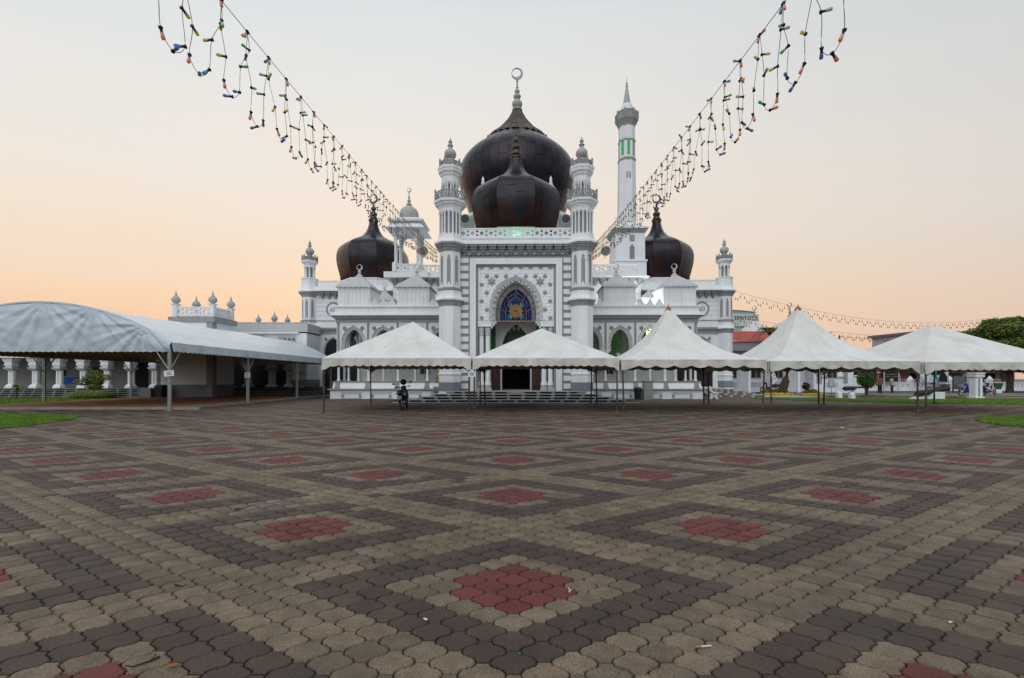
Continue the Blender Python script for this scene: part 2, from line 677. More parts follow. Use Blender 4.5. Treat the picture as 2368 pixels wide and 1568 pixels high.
def hole_panel(mb, rect, pts, v0, v1, closed=False, c=None, mi=0, mi_in=None, back=True):
    """plate u0..u1 x z0..z1 between planes v0 (front) and v1, with an opening bounded by pts."""
    if c is None:
        c = (sum(p[0] for p in pts) / len(pts), sum(p[1] for p in pts) / len(pts))
    mi_in = mi if mi_in is None else mi_in
    outs = [ray_rect(c, p, rect) for p in pts]
    corner = {"l": {"t": (rect[0], rect[3]), "b": (rect[0], rect[2])}, "r": {"t": (rect[1], rect[3]), "b": (rect[1], rect[2])}}

    def cor(a, b):
        for x, y in ((a, b), (b, a)):
            if x in corner and y in corner[x]:
                return corner[x][y]
        return None
    n = len(pts)
    for i in range(n if closed else n - 1):
        j = (i + 1) % n
        p, q = pts[i], pts[j]
        (P, sp), (Q, sq) = outs[i], outs[j]
        ring = [p, q, Q]
        if sp != sq:
            k = cor(sp, sq)
            if k:
                ring.append(k)
        ring.append(P)
        m = len(ring)
        mb.add([(x, v0, z) for x, z in ring], [tuple(range(m))], mi)
        if back:
            mb.add([(x, v1, z) for x, z in ring], [tuple(range(m - 1, -1, -1))], mi)
        mb.add([(p[0], v0, p[1]), (q[0], v0, q[1]), (q[0], v1, q[1]), (p[0], v1, p[1])], [(0, 1, 2, 3)], mi_in)
    u0, u1, z0, z1 = rect
    for a, b in (((u0, z1), (u1, z1)), ((u1, z0), (u1, z1)), ((u0, z0), (u0, z1))) + ((((u0, z0), (u1, z0)),) if closed else ()):
        mb.add([(a[0], v0, a[1]), (b[0], v0, b[1]), (b[0], v1, b[1]), (a[0], v1, a[1])], [(0, 1, 2, 3)], mi)


def star_pts(cx, cz, r, k=6, ratio=0.55, ph=PI / 2):
    return [(cx + (r if i % 2 == 0 else r * ratio) * math.cos(ph + PI * i / k), cz + (r if i % 2 == 0 else r * ratio) * math.sin(ph + PI * i / k)) for i in range(2 * k)]


def ngon_pts(cx, cz, r, k=6, ph=0.0):
    return [(cx + r * math.cos(ph + 2 * PI * i / k), cz + r * math.sin(ph + 2 * PI * i / k)) for i in range(k)]


def pierced(mb, u0, u1, z0, z1, v0, v1, rail=0.08, mi=0):
    """a balustrade panel pierced by stars and hexagons between two rails."""
    mb.box(u0, u1, v0 - 0.02, v1 + 0.02, z1 - rail, z1, mi)
    mb.box(u0, u1, v0 - 0.02, v1 + 0.02, z0, z0 + rail * 0.7, mi)
    a, b = z0 + rail * 0.7, z1 - rail
    h = b - a
    L = u1 - u0
    n = max(1, round(L / (h * 1.25)))
    w = L / n
    for i in range(n):
        x = u0 + i * w
        ws = w * 0.60
        hole_panel(mb, (x, x + ws, a, b), star_pts(x + ws / 2, (a + b) / 2, min(ws, h) * 0.47, ph=PI / 2 + (0 if ws < h else 0)), v0, v1, True, mi=mi)
        x2 = x + ws
        for zc, hh in ((a + h * 0.25, h / 2), (a + h * 0.75, h / 2)):
            hole_panel(mb, (x2, x + w, zc - hh / 2, zc + hh / 2), ngon_pts((x2 + x + w) / 2, zc, min(w - ws, hh) * 0.36), v0, v1, True, mi=mi)


ARCH_IN = [(1.0, 0.0), (1.02, 0.22), (0.98, 0.415), (0.872, 0.61), (0.687, 0.773), (0.406, 0.902), (0.188, 0.975), (0.0, 1.0)]


def arch_curve(hw, h, zb, n=24, base=ARCH_IN):
    """pointed horseshoe arch from left springing over the apex to right springing."""
    P = np.array(base, dtype=float)
    d = np.r_[0, np.cumsum(np.hypot(*np.diff(P, axis=0).T))]
    t = np.linspace(0, d[-1], n + 1)
    # smooth by cubic-ish resampling of the control polyline
    xs, zs = np.interp(t, d, P[:, 0]), np.interp(t, d, P[:, 1])
    for _ in range(2):
        xs[1:-1] = (xs[:-2] + 2 * xs[1:-1] + xs[2:]) / 4
        zs[1:-1] = (zs[:-2] + 2 * zs[1:-1] + zs[2:]) / 4
    right = [(x * hw, zb + z * h) for x, z in zip(xs, zs)]
    return [(-x, z) for x, z in right] + right[::-1][1:]


def scallop(pts, lobes, amp, out=True):
    """push a polyline outward in a row of round lobes (both halves mirrored)."""
    n = len(pts)
    P = np.array(pts)
    d = np.r_[0, np.cumsum(np.hypot(*np.diff(P, axis=0).T))]
    res = []
    for i in range(n):
        a, b = P[max(i - 1, 0)], P[min(i + 1, n - 1)]
        t = b - a
        nr = np.array((-t[1], t[0]))
        nr /= max(np.linalg.norm(nr), 1e-9)
        k = abs(math.sin(PI * lobes * d[i] / d[-1]))
        q = P[i] + nr * amp * (k ** 0.7 if out else -k)
        res.append(tuple(q))
    return res


def ribbon(mb, A, B, va, vb, mi=0):
    for i in range(len(A) - 1):
        mb.add([(A[i][0], va, A[i][1]), (A[i + 1][0], va, A[i + 1][1]), (B[i + 1][0], vb, B[i + 1][1]), (B[i][0], vb, B[i][1])], [(0, 1, 2, 3)], mi)


def crescent_mesh(Rr, th=None, name="crescent"):
    th = th or Rr * 0.22
    b = MB()
    n = 40
    ri = Rr * 0.76
    ox, oz = -Rr * 0.13, Rr * 0.13
    o = [(Rr * math.cos(2 * PI * i / n), Rr * math.sin(2 * PI * i / n)) for i in range(n)]
    q = [(ox + ri * math.cos(2 * PI * i / n), oz + ri * math.sin(2 * PI * i / n)) for i in range(n)]
    V = [(x, -th / 2, z) for x, z in o] + [(x, -th / 2, z) for x, z in q] + [(x, th / 2, z) for x, z in o] + [(x, th / 2, z) for x, z in q]
    F = []
    for i in range(n):
        j = (i + 1) % n
        F += [(i, j, n + j, n + i), (2 * n + j, 2 * n + i, 3 * n + i, 3 * n + j), (i, 2 * n + i, 2 * n + j, j), (n + i, n + j, 3 * n + j, 3 * n + i)]
    b.add(V, F)
    return b


def dome_pos(a, r, octa):
    """point of a dome cross-section at angle a; octa blends the circle towards an octagon."""
    d = (a + PI / 8) % (PI / 4) - PI / 8
    k = math.cos(PI / 8) / math.cos(d)
    k = 1.0 if octa == 0 else (1 - octa) + octa * k * 1.04
    return r * k * math.cos(a), r * k * math.sin(a)


def make_dome(parent, name, prof, rows, gores, octa, loc, ph, front_only=True, red_rows=(), label=None):
    """a dome skin (dark lining) with raised sheet-metal panels as children."""
    P = np.array(prof)
    d = np.r_[0, np.cumsum(np.hypot(*np.diff(P, axis=0).T))]
    d /= d[-1]

    def at(t):
        return float(np.interp(t, d, P[:, 0])), float(np.interp(t, d, P[:, 1]))
    # smooth the profile
    T = np.linspace(0, 1, 61)
    rr_, zz_ = np.interp(T, d, P[:, 0]), np.interp(T, d, P[:, 1])
    for _ in range(12):
        rr_[1:-1] = (rr_[:-2] + 2 * rr_[1:-1] + rr_[2:]) / 4
        zz_[1:-1] = (zz_[:-2] + 2 * zz_[1:-1] + zz_[2:]) / 4

    def at(t):
        return float(np.interp(t, T, rr_)), float(np.interp(t, T, zz_))
    lin = MB()
    na = gores * 2
    vs, fs = [], []
    ts = np.linspace(0, 1, 41)
    for t in ts:
        r, z = at(t)
        for i in range(na):
            x, y = dome_pos(2 * PI * i / na + ph, max(r - 0.03, 0.02), octa)
            vs.append((x, y, z))
    for j in range(len(ts) - 1):
        for i in range(na):
            i2 = (i + 1) % na
            fs.append((j * na + i, j * na + i2, (j + 1) * na + i2, (j + 1) * na + i))
    lin.add(vs, fs)
    skin = lin.build(name, COPPER, parent, loc, smooth=True, angle=24)
    mass = MB()
    cache = {}
    for g in range(gores):
        a0 = 2 * PI * g / gores + ph
        a1 = 2 * PI * (g + 1) / gores + ph
        ac = (a0 + a1) / 2
        facing = math.sin(ac) < 0.12
        off = (0.0, 0.5, 0.25, 0.75)[g % 4]
        brk = [0.0] + [min(1, (k + off) / rows) for k in range(0, rows + 1) if 0.03 < (k + off) / rows < 0.985] + [1.0]
        for k in range(len(brk) - 1):
            t0, t1 = brk[k], brk[k + 1]
            nr = max(2, int((t1 - t0) * 26))
            lift = 0.006 + 0.012 * rnd.random()
            V = []
            for jj in range(nr + 1):
                t = t0 + 0.0025 + (t1 - t0 - 0.005) * jj / nr
                r, z = at(t)
                for ii in range(3):
                    a = a0 + (a1 - a0) * (0.018 + 0.964 * ii / 2)
                    x, y = dome_pos(a, r + lift * (1 if 0 < jj < nr else 0.7), octa)
                    V.append((x, y, z))
            F = [(j * 3 + i, j * 3 + i + 1, (j + 1) * 3 + i + 1, (j + 1) * 3 + i) for j in range(nr) for i in range(2)]
            mi = 1 if ((t0 + t1) / 2 < 0.16 and (g * 7 + k) % 3 in red_rows) else 0
            if facing:
                b = MB()
                b.add(V, F)
                put("panel", b.mesh("panel", [COPPER_R if mi else COPPER], True, 24), skin)
            else:
                mass.add(V, F, mi)
    mo = mass.build("panels", [COPPER, COPPER_R], skin, smooth=True, angle=24)
    mo["kind"] = "stuff"
    return skin


def finial_profile(z0, items):
    """stack of (radius, height) balls and necks -> lathe profile."""
    prof = []
    z = z0
    for kind, r, h in items:
        if kind == "ball":
            for i in range(9):
                a = -PI / 2 * 0.86 + PI * 0.86 * i / 8
                prof.append((max(r * math.cos(a), 0.01), z + h / 2 + h / 2 * math.sin(a) / math.sin(PI / 2 * 0.86)))
        elif kind == "cone":
            prof += [(r, z), (0.0, z + h)]
        else:
            prof += [(r, z), (r, z + h)]
        z += h
    return prof, z


BULB_GREY = [("cyl", 0.24, 0.06), ("ball", 0.37, 0.66), ("cyl", 0.13, 0.12), ("ball", 0.18, 0.16), ("cyl", 0.09, 0.05), ("ball", 0.13, 0.20), ("cone", 0.06, 0.22)]


def finial_mesh(scale, items=BULB_GREY, material=None, n=18):
    prof, top = finial_profile(0, items)
    b = MB().lathe([(r * scale, z * scale) for r, z in prof], n)
    return b.mesh("finial", [material or FINIAL], True, 40)


def octo_parapet(mb, ap, z0, z1, post=0.05, mi=0, lattice=True, knob=True):
    k = 1 / math.cos(PI / 8)
    for i in range(8):
        a = PI / 8 + i * PI / 4
        p = Vector((ap * k * math.cos(a), ap * k * math.sin(a), 0))
        a2 = a + PI / 4
        q = Vector((ap * k * math.cos(a2), ap * k * math.sin(a2), 0))
        mb.box(p.x - post, p.x + post, p.y - post, p.y + post, z0, z1 + 0.04, mi)
        if knob:
            mb.lathe([(post * 0.7, z1 + 0.04), (post * 1.3, z1 + 0.09), (post * 0.9, z1 + 0.15), (0, z1 + 0.22)], 6, p.x, p.y, mi=mi)
        t = (q - p).normalized()
        nrm = Vector((t.y, -t.x, 0)) * 0.022
        L = (q - p).length

        def bar(s0, za, s1, zb, w):
            A = p + t * s0
            B = p + t * s1
            dv = Vector((B.x - A.x, B.y - A.y, zb - za)).normalized()
            side = dv.cross(nrm.normalized()) * w
            c = []
            for P, z in ((A, za), (B, zb)):
                for sg in (-1, 1):
                    for sn in (-1, 1):
                        c.append((P.x + side.x * sg + nrm.x * sn, P.y + side.y * sg + nrm.y * sn, z + side.z * sg))
            mb.add(c, [(0, 1, 5, 4), (1, 3, 7, 5), (3, 2, 6, 7), (2, 0, 4, 6), (0, 2, 3, 1), (4, 5, 7, 6)], mi)
        bar(0, z1 - 0.03, L, z1 - 0.03, 0.03)
        bar(0, z0 + 0.03, L, z0 + 0.03, 0.03)
        if lattice:
            h = z1 - z0 - 0.12
            n = 3
            for s in range(n):
                x0 = L * (0.08 + 0.84 * s / n)
                x1 = L * (0.08 + 0.84 * (s + 1) / n)
                bar(x0, z0 + 0.06, x1, z0 + 0.06 + h, 0.022)
                bar(x1, z0 + 0.06, x0, z0 + 0.06 + h, 0.022)


# ------------------------------------------------------------------ mosque
mosque = empty("mosque", "white and grey mosque with dark copper onion domes and striped arched portal", "mosque", (0.146, 28.0, 0), -0.0117)

# --- portal towers -------------------------------------------------
tw = MB()
O8 = dict(n=8, ph=PI / 8, flat=True)
tw.lathe([(.74, 0), (.74, .38), (.69, .46), (.69, .6)], mi=0, **O8)
tw.lathe([(.668, .6), (.668, 1.16)], mi=2, **O8)
tw.lathe([(.66, 1.16), (.66, 1.60), (.70, 1.62), (.70, 1.70), (.655, 1.74), (.655, 5.78)], mi=0, **O8)
tw.lathe([(.66, 5.78), (.69, 5.9), (.75, 6.02), (.82, 6.12)], mi=1, **O8)
tw.lathe([(.85, 6.12), (.87, 6.19), (.82, 6.27), (.74, 6.38), (.70, 6.50), (.68, 6.74)], mi=0, **O8)
tw.lathe([(.72, 6.74), (.74, 6.79), (.74, 6.87), (.66, 6.92)], mi=1, **O8)
tw.lathe([(.625, 6.9), (.625, 9.1)], mi=0, **O8)
tw.lathe([(.63, 9.1), (.68, 9.2), (.70, 9.33), (.78, 9.35), (.80, 9.47), (.88, 9.49), (.90, 9.58)], mi=1, **O8)
tw.lathe([(.93, 9.58), (.93, 9.66), (.85, 9.74), (.74, 9.86), (.69, 10.02), (.675, 10.15)], mi=0, **O8)
tw.lathe([(.53, 10.13), (.53, 11.62)], mi=1, **O8)
tw.lathe([(.62, 11.50), (.665, 11.56), (.665, 11.74), (.70, 11.80), (.72, 11.90), (.82, 11.93), (.84, 12.03), (.94, 12.07), (.955, 12.20)], mi=0, **O8)
tw.lathe([(.34, 12.18), (.34, 13.5)], mi=1, **O8)
tw.lathe([(.47, 13.36), (.51, 13.42), (.51, 13.72), (.57, 13.78), (.59, 13.92), (.68, 13.96), (.70, 14.12), (.73, 14.15), (.73, 14.29)], mi=0, **O8)
tw.lathe([(.34, 14.29), (.34, 14.78), (.26, 14.86)], mi=3, **O8)
# arched hood between upper columns
tower_me = tw.mesh("tower", [WHITE, GREY, DADO, LGREY])
colb = MB().lathe([(.085, 0), (.085, .06), (.06, .09), (.055, .12), (.055, 1.22), (.075, 1.28), (.09, 1.40)], 8)
col_me = colb.mesh("column", [WHITE], True, 40)
ucol = MB().lathe([(.08, 0), (.08, .05), (.055, .08), (.05, .95), (.07, 1.0), (.10, 1.12), (.11, 1.2)], 8)
ucol_me = ucol.mesh("column", [WHITE], True, 40)
pan = MB()
pan.prism_xz([(-.085, 0.05), (-.085, 1.62), (-.05, 1.62), (-.05, 1.70), (-.075, 1.75), (0, 1.88), (.075, 1.75), (.05, 1.70), (.05, 1.62), (.085, 1.62), (.085, 0.05),
              (.06, .05), (.06, .15), (.035, .15), (.035, .25), (-.035, .25), (-.035, .15), (-.06, .15), (-.06, .05)][::-1], -0.012, 0.012)
pan_me = pan.mesh("slot_panel", [GREY])
bal1 = MB()
octo_parapet(bal1, .86, 12.2, 12.74)
bal1_me = bal1.mesh("balcony_rail", [GREY])
bal2 = MB()
octo_parapet(bal2, .60, 14.29, 14.66)
bal2_me = bal2.mesh("balcony_rail", [GREY])
brk = MB()      # an inverted stepped bracket under a cornice: hangs from z = 0 down to -0.5, front at v = 0
for k, (w, d, z0, z1) in enumerate(((.235, .30, -.10, 0), (.19, .23, -.20, -.10), (.13, .15, -.32, -.20), (.065, .08, -.44, -.32))):
    brk.box(-w, w, -d, 0.02, z0, z1)
bracket_me = brk.mesh("bracket", [GREY])
fin_me = finial_mesh(1.0)

for sx in (-1, 1):
    t = put("tower", tower_me, mosque, (sx * 4.05, 0.06, 0))
    t["label"] = "octagonal white portal tower with two grey balconies"
    for i in range(16):
        a = PI / 8 + i * PI / 8
        rr_ = .60 / math.cos(PI / 8) if i % 2 == 0 else .60
        put("column", col_me, t, (rr_ * math.cos(a), rr_ * math.sin(a), 10.15))
    for i in range(8):
        a = PI / 8 + i * PI / 4
        for da in (-.16, .16):
            put("column", ucol_me, t, (.46 * math.cos(a + da), .46 * math.sin(a + da), 12.2))
    for i in (4, 5, 6, 7):
        a = i * PI / 4
        put("slot_panel", pan_me, t, (.628 * math.cos(a), .628 * math.sin(a), 7.02), a + PI / 2, scale=(1.35, 1, 1))
    put("balcony_rail", bal1_me, t)
    put("balcony_rail", bal2_me, t)
    put("finial", fin_me, t, (0, 0, 14.84))
    for i in range(8):
        a = i * PI / 4
        put("bracket", bracket_me, t, (.62 * math.cos(a), .62 * math.sin(a), 9.57), a + PI / 2, scale=(.9, .85, 1.0))

# --- portal wall ----------------------------------------------------
pw = MB()
pw.box(-3.6, -2.33, .16, 6.4, 0, 9.55, 0)
pw.box(2.33, 3.6, .16, 6.4, 0, 9.55, 0)
pw.box(-2.33, 2.33, .62, 6.4, 7.9, 9.55, 0)
pw.box(-2.33, 2.33, .16, .62, 8.28, 9.55, 0)
pw.box(-2.45, -1.58, .62, 1.0, .63, 7.9, 0)
pw.box(1.58, 2.45, .62, 1.0, .63, 7.9, 0)
portal = pw.build("portal", [GREY], mosque)
stripe = MB()
stripe.add([(-.26, .16, 0), (.26, .16, 0), (.26, .16, .32), (-.26, .16, .32), (-.257, .10, .012), (.257, .10, .012), (.257, .10, .308), (-.257, .10, .308)],
           [(0, 1, 5, 4), (1, 2, 6, 5), (2, 3, 7, 6), (3, 0, 4, 7), (4, 5, 6, 7)])
stripe_me = stripe.mesh("stone_band", [WHITE])
for sx in (-1, 1):
    for k in range(17):
        put("stone_band", stripe_me, portal, (sx * 3.18, 0.0, .75 + k * .4865))
fr = MB()
for sx in (-1, 1):
    a, b = sorted((sx * 2.47, sx * 2.83))
    fr.box(a, b, -.02, .16, .63, 8.43)
fr.box(-2.83, 2.83, -.02, .16, 8.43, 8.79)
fr.build("frame", [WHITE], portal)
trim = MB()
for sx in (-1, 1):
    a, b = sorted((sx * 2.83, sx * 2.915))
    trim.box(a, b, .02, .16, .63, 8.79)
    a, b = sorted((sx * 2.345, sx * 2.47))
    trim.add([(sx * 2.47, .0, .63), (sx * 2.345, .2, .63), (sx * 2.345, .2, 8.28), (sx * 2.47, .0, 8.43)], [(0, 1, 2, 3) if sx > 0 else (3, 2, 1, 0)])
trim.box(-2.915, 2.915, .02, .16, 8.79, 8.87)
trim.add([(-2.47, .0, 8.43), (2.47, .0, 8.43), (2.345, .2, 8.28), (-2.345, .2, 8.28)], [(0, 1, 2, 3)])
trim.build("frame_trim", [GREY], portal)

outer_base = [(1.61, 4.965), (1.645, 5.33), (1.62, 5.94), (1.45, 6.63), (1.11, 7.20), (.57, 7.53), (.22, 7.62), (0, 7.80)]
OB = [(x / 1.61, (z - 4.965) / 2.835) for x, z in outer_base]
N_ARCH = 96
arch_o = scallop(arch_curve(1.61, 2.835, 4.965, N_ARCH // 2, OB), 21, 0.05)
arch_i = arch_curve(1.225, 2.355, 4.965, N_ARCH // 2)
field = MB()
hole_panel(field, (-2.345, 2.345, 4.965, 8.28), arch_o, .17, .26, c=(0, 4.965))
fo = field.build("field_panel", [WHITE], portal)


def in_arch(x, z, m=0.10):
    for (x0, z0), (x1, z1) in zip(arch_o, arch_o[1:]):
        pass
    best = 1e9
    for (ax, az) in arch_o:
        if abs(az - z) < 0.08:
            best = min(best, 9)
    xs = [abs(ax) for ax, az in arch_o if abs(az - z) < 0.10]
    return (max(xs) + m > abs(x)) if xs else (z < 7.8 + m and abs(x) < m)


rel = MB()
st = 0.236
k = 0
row = 0
z = 5.0
while z < 8.2:
    x = -2.32 + (st / 2 if row % 2 else 0)
    while x + st < 2.34:
        cx_, cz_ = x + st / 2, z + st * .29
        if not in_arch(cx_, cz_, 0.13):
            hgt = st * .866
            rel.add([(x + .008, .17, z + .004), (x + st - .008, .17, z + .004), (cx_, .17, z + hgt - .01), (cx_, .135, z + hgt * .33)], [(0, 1, 3), (1, 2, 3), (2, 0, 3)])
        x += st
    z += st * .866
    row += 1
rel.build("relief", [WHITE], fo)


def star_mesh(r, d=0.05):
    b = MB()
    P = star_pts(0, 0, r, ratio=.577)
    b.add([(x, 0, z) for x, z in P] + [(0, -d, 0)], [(i, (i + 1) % 12, 12) for i in range(12)][::1])
    return b.mesh("star", [GREY])


star_me, star_big, = star_mesh(.17), star_mesh(.31, .07)


def zc(zy):
    return 11.149 - .007654 * zy


for sx in (-1, 1):
    for px, py in ((490, 448), (568, 448), (448, 515), (490, 582), (448, 650), (490, 718), (448, 785), (645, 448)):
        put("star", star_me, portal, (sx * (px - 725) * .007654, .15, zc(py)))
    put("star", star_big, portal, (sx * (529 - 725) * .007654, .15, zc(492)))
half = MB()
P = star_pts(0, 0, .17, ratio=.577)
low = [p for p in P if p[1] < -0.001]
low = sorted(low, key=lambda p: p[0])
pts = [(-.147, 0)] + low + [(.147, 0)]
half.add([(x, 0, z) for x, z in pts] + [(0, -.045, -.02)], [(i, i + 1, len(pts)) for i in range(len(pts) - 1)])
half_me = half.mesh("star", [GREY])
for i in range(8):
    put("star", half_me, portal, ((-2.13 + i * .61), .15, 8.27))

band = MB()
mid_c = [((a[0] * .45 + b[0] * .55), (a[1] * .45 + b[1] * .55)) for a, b in zip(arch_o, arch_i)]
mid_s = scallop(mid_c, 21, 0.06)
ribbon(band, arch_o, mid_s, .13, .20)
ribbon(band, mid_s, arch_i, .20, .50)
ribbon(band, arch_o, arch_o, .26, .13)
bo = band.build("arch_band", [LGREY], portal)
nich = MB()
nich.lathe([(.10, 0), (.088, .005), (.070, -.045), (.035, -.075), (0, -.08)], 14)
nich.xform(Matrix.Rotation(PI / 2, 4, "X"))
niche_me = nich.mesh("niche", [LGREY], True, 30)
Lb = len(mid_c)
for i in range(21):
    p = mid_s[int((i + .5) / 21 * (Lb - 1))]
    q = arch_i[int((i + .5) / 21 * (Lb - 1))]
    m = (p[0] * .72 + q[0] * .28, p[1] * .72 + q[1] * .28)
    put("niche", niche_me, bo, (m[0], .235, m[1]))

# stained glass
GOLD = mat("window_gold_bronze", (0.27, 0.15, 0.06), 0.4, 0.15, 5, metal=0.5)


def glass(name, col, em=0.0):
    return mat(name, col, 0.45, 0.3, 7.0, 0.15, 14, spec=0.04)


G_BLUE = glass("glass_cobalt", (0.007, 0.014, 0.105))
G_BLUE2 = glass("glass_ultramarine", (0.012, 0.05, 0.16))
G_CLEAR = glass("glass_pearl", (0.20, 0.23, 0.24))
G_TEAL = glass("glass_teal", (0.04, 0.20, 0.24))
G_RED = glass("glass_maroon", (0.055, 0.012, 0.015))
G_YEL = glass("glass_amber", (0.26, 0.185, 0.06))
G_ROSE = glass("glass_rose", (0.40, 0.12, 0.06))
win = MB()
gz = .50
sc = lambda pts, k, kz: [(x * k, 4.965 + (z - 4.965) * kz) for x, z in pts]
g1, g2, g3 = sc(arch_i, .97, .985), sc(arch_i, .80, .86), sc(arch_i, .53, .64)
for c in (g1, g2, g3):
    win.tube([(x, gz - .03, z) for x, z in c], .032 if c is g1 else .025, 6)
win.box(-1.22, 1.22, gz - .07, gz + .05, 4.93, 5.0)
nA = len(g1)
for f in (.12, .30, .5, .70, .88):
    i = int(f * (nA - 1))
    win.tube([(g1[i][0], gz - .03, g1[i][1]), (g3[i][0], gz - .03, g3[i][1])], .022, 6)
window = win.build("stained_window", [GOLD], portal)


def pane(polys, m, name="pane"):
    b = MB()
    b.add(polys[0], [tuple(range(len(polys[0])))])
    return b.build(name, [m], window)


cuts = [0, .12, .30, .5, .70, .88, 1.0]
for a, b2 in zip(cuts, cuts[1:]):
    i0, i1 = int(a * (nA - 1)), int(b2 * (nA - 1))
    for (c0, c1, m) in ((g1, g2, G_CLEAR), (g2, g3, G_BLUE)):
        b = MB()
        for i in range(i0, i1):
            b.add([(c0[i][0], gz, c0[i][1]), (c0[i + 1][0], gz, c0[i + 1][1]), (c1[i + 1][0], gz, c1[i + 1][1]), (c1[i][0], gz, c1[i][1])], [(0, 1, 2, 3)])
        b.build("pane", [m], window)
    # teal and amber drops set in the pearl border, pale script strokes in the cobalt band
    for f, m in ((.2, G_TEAL), (.5, G_YEL), (.8, G_TEAL)):
        i = int(i0 + (i1 - i0) * f)
        cx_, cz_ = (g1[i][0] + g2[i][0]) / 2, (g1[i][1] + g2[i][1]) / 2
        b = MB()
        b.add([(x, gz - .006, z) for x, z in ngon_pts(cx_, cz_, .075 if m is G_TEAL else .04, 8)], [tuple(range(8))])
        b.build("pane", [m], window)
    scr = MB()
    pts = []
    for q in range(14):
        f = .12 + .76 * q / 13
        i = i0 + (i1 - i0) * f
        ia = int(i)
        w = .5 + .22 * math.sin(q * 2.1 + i0)
        pts.append((g2[ia][0] * w + g3[ia][0] * (1 - w), gz - .008, g2[ia][1] * w + g3[ia][1] * (1 - w)))
    scr.tube(pts, .009, 4)
    scr.build("script_stroke", [G_CLEAR], window)
zr = 5.62
b = MB()
for i in range(nA - 1):
    b.add([(g3[i][0], gz, g3[i][1]), (g3[i + 1][0], gz, g3[i + 1][1]), (0, gz, zr)], [(0, 1, 2)])
b.build("pane", [G_BLUE2], window)
for i in range(12):
    a = 2 * PI * i / 12 + PI / 12
    r0, r1 = .40, .62
    q = [(r0 * math.cos(a - .2), r0 * math.sin(a - .2)), (r1 * math.cos(a - .24), r1 * math.sin(a - .24)), (r1 * 1.0 * math.cos(a + .24), r1 * math.sin(a + .24)), (r0 * math.cos(a + .2), r0 * math.sin(a + .2))]
    q = [(x, z) for x, z in q if abs(x) < .66]
    if len(q) == 4 and min(zr + p[1] for p in q) > 4.98:
        pane([[(x * .98, gz - .004, zr + z) for x, z in q]], (G_BLUE, G_TEAL, G_RED)[i % 3])
for ring, (n, r0, r1, m) in enumerate(((14, .16, .50, G_YEL), (12, .10, .30, G_YEL))):
    for i in range(n):
        a = 2 * PI * i / n + ring * .2
        w = PI / n * .92
        pane([[(r0 * math.cos(a) * .4, gz - .008 - ring * .004, zr + r0 * math.sin(a) * .4), (r1 * .72 * math.cos(a - w), gz - .008 - ring * .004, zr + r1 * .72 * math.sin(a - w)),
               (r1 * math.cos(a), gz - .008 - ring * .004, zr + r1 * math.sin(a)), (r1 * .72 * math.cos(a + w), gz - .008 - ring * .004, zr + r1 * .72 * math.sin(a + w))]], m, "petal")
for i in range(16):
    a = 2 * PI * i / 16
    pane([[(x, gz - .018, z) for x, z in ngon_pts(.20 * math.cos(a), zr + .20 * math.sin(a), .026, 6)]], G_ROSE, "bead")

# jamb blocks, capitals and paired columns
cap_b = MB().lathe([(.13, 0), (.16, .04), (.15, .1), (.17, .28), (.19, .40), (.19, .53)], 10)
cap_me = cap_b.mesh("capital", [LGREY], True, 35)
pc = MB().lathe([(.21, 0), (.21, .10), (.18, .14), (.17, .22), (.155, .27), (.145, .30), (.14, 3.05)], 14)
pc_me = pc.mesh("column", [WHITE], True, 40)
bs = MB().box(-.23, .23, -.2, .2, 0, .16)
for k, (w, z0, z1) in enumerate(((.215, .16, .24), (.185, .24, .34))):
    bs.lathe([(w, z0), (w, z1)], 12)
base_me = bs.mesh("column_base", [LGREY], True, 30)
for sx in (-1, 1):
    jb = MB().box(-.41, .41, -.0, .5, 4.60, 4.93)
    jb.box(-.43, .43, -.02, .5, 4.82, 4.93)
    jb.build("impost_block", [WHITE], portal, (sx * 1.94, .12, 0))
    cb = MB()
    for q, (w, z0, z1) in enumerate(((.34, 4.78, 4.93), (.24, 4.66, 4.78), (.12, 4.5, 4.66))):
        a, b2 = sorted((sx * 1.55, sx * (1.55 - w)))
        cb.box(a, b2, .15, .6, z0, z1)
    cb.build("corbel", [LGREY], portal)
    for uu in (2.15, 1.745):
        put("column", pc_me, portal, (sx * uu, .34, .97))
        put("capital", cap_me, portal, (sx * uu, .34, 4.02))
        put("column_base", base_me, portal, (sx * uu, .34, .63))

# portal cornice and roof balustrade
co = MB()
co.box(-3.55, 3.55, -.34, 6.5, 9.58, 9.66)
for z0, z1, d in ((9.66, 9.72, .28), (9.72, 9.80, .20), (9.80, 9.95, .12), (9.95, 10.03, .16)):
    co.box(-3.5, 3.5, -d, 6.45, z0, z1)
cornice = co.build("cornice", [WHITE], mosque)
for i in range(12):
    put("bracket", bracket_me, cornice, (-3.16 + i * .5745, .16, 9.575), scale=(1.05, 1.45, 1.25))
zig = MB()
for i in range(11):
    x = -3.16 + i * .5745 + .29
    zig.prism_xz([(x - .22, 9.1), (x, 8.97), (x + .22, 9.1), (x + .26, 9.5), (x - .26, 9.5)], .05, .17)
zig.build("zigzag_frieze", [GREY], cornice)
rl = MB()
pierced(rl, -3.4, 3.4, 10.03, 10.63, -.06, .02)
rl.build("roof_balustrade", [WHITE], mosque)
for sx in (-1, 1):
    sb = MB()
    pierced(sb, -3.0, 3.0, 10.03, 10.63, -.04, .04)
    sb.build("roof_balustrade", [WHITE], mosque, (sx * 3.35, 3.3, 0), PI / 2)
MB().box(-3.4, 3.4, 0.1, 6.4, 10.0, 10.02).build("roof_deck", [LGREY], mosque)

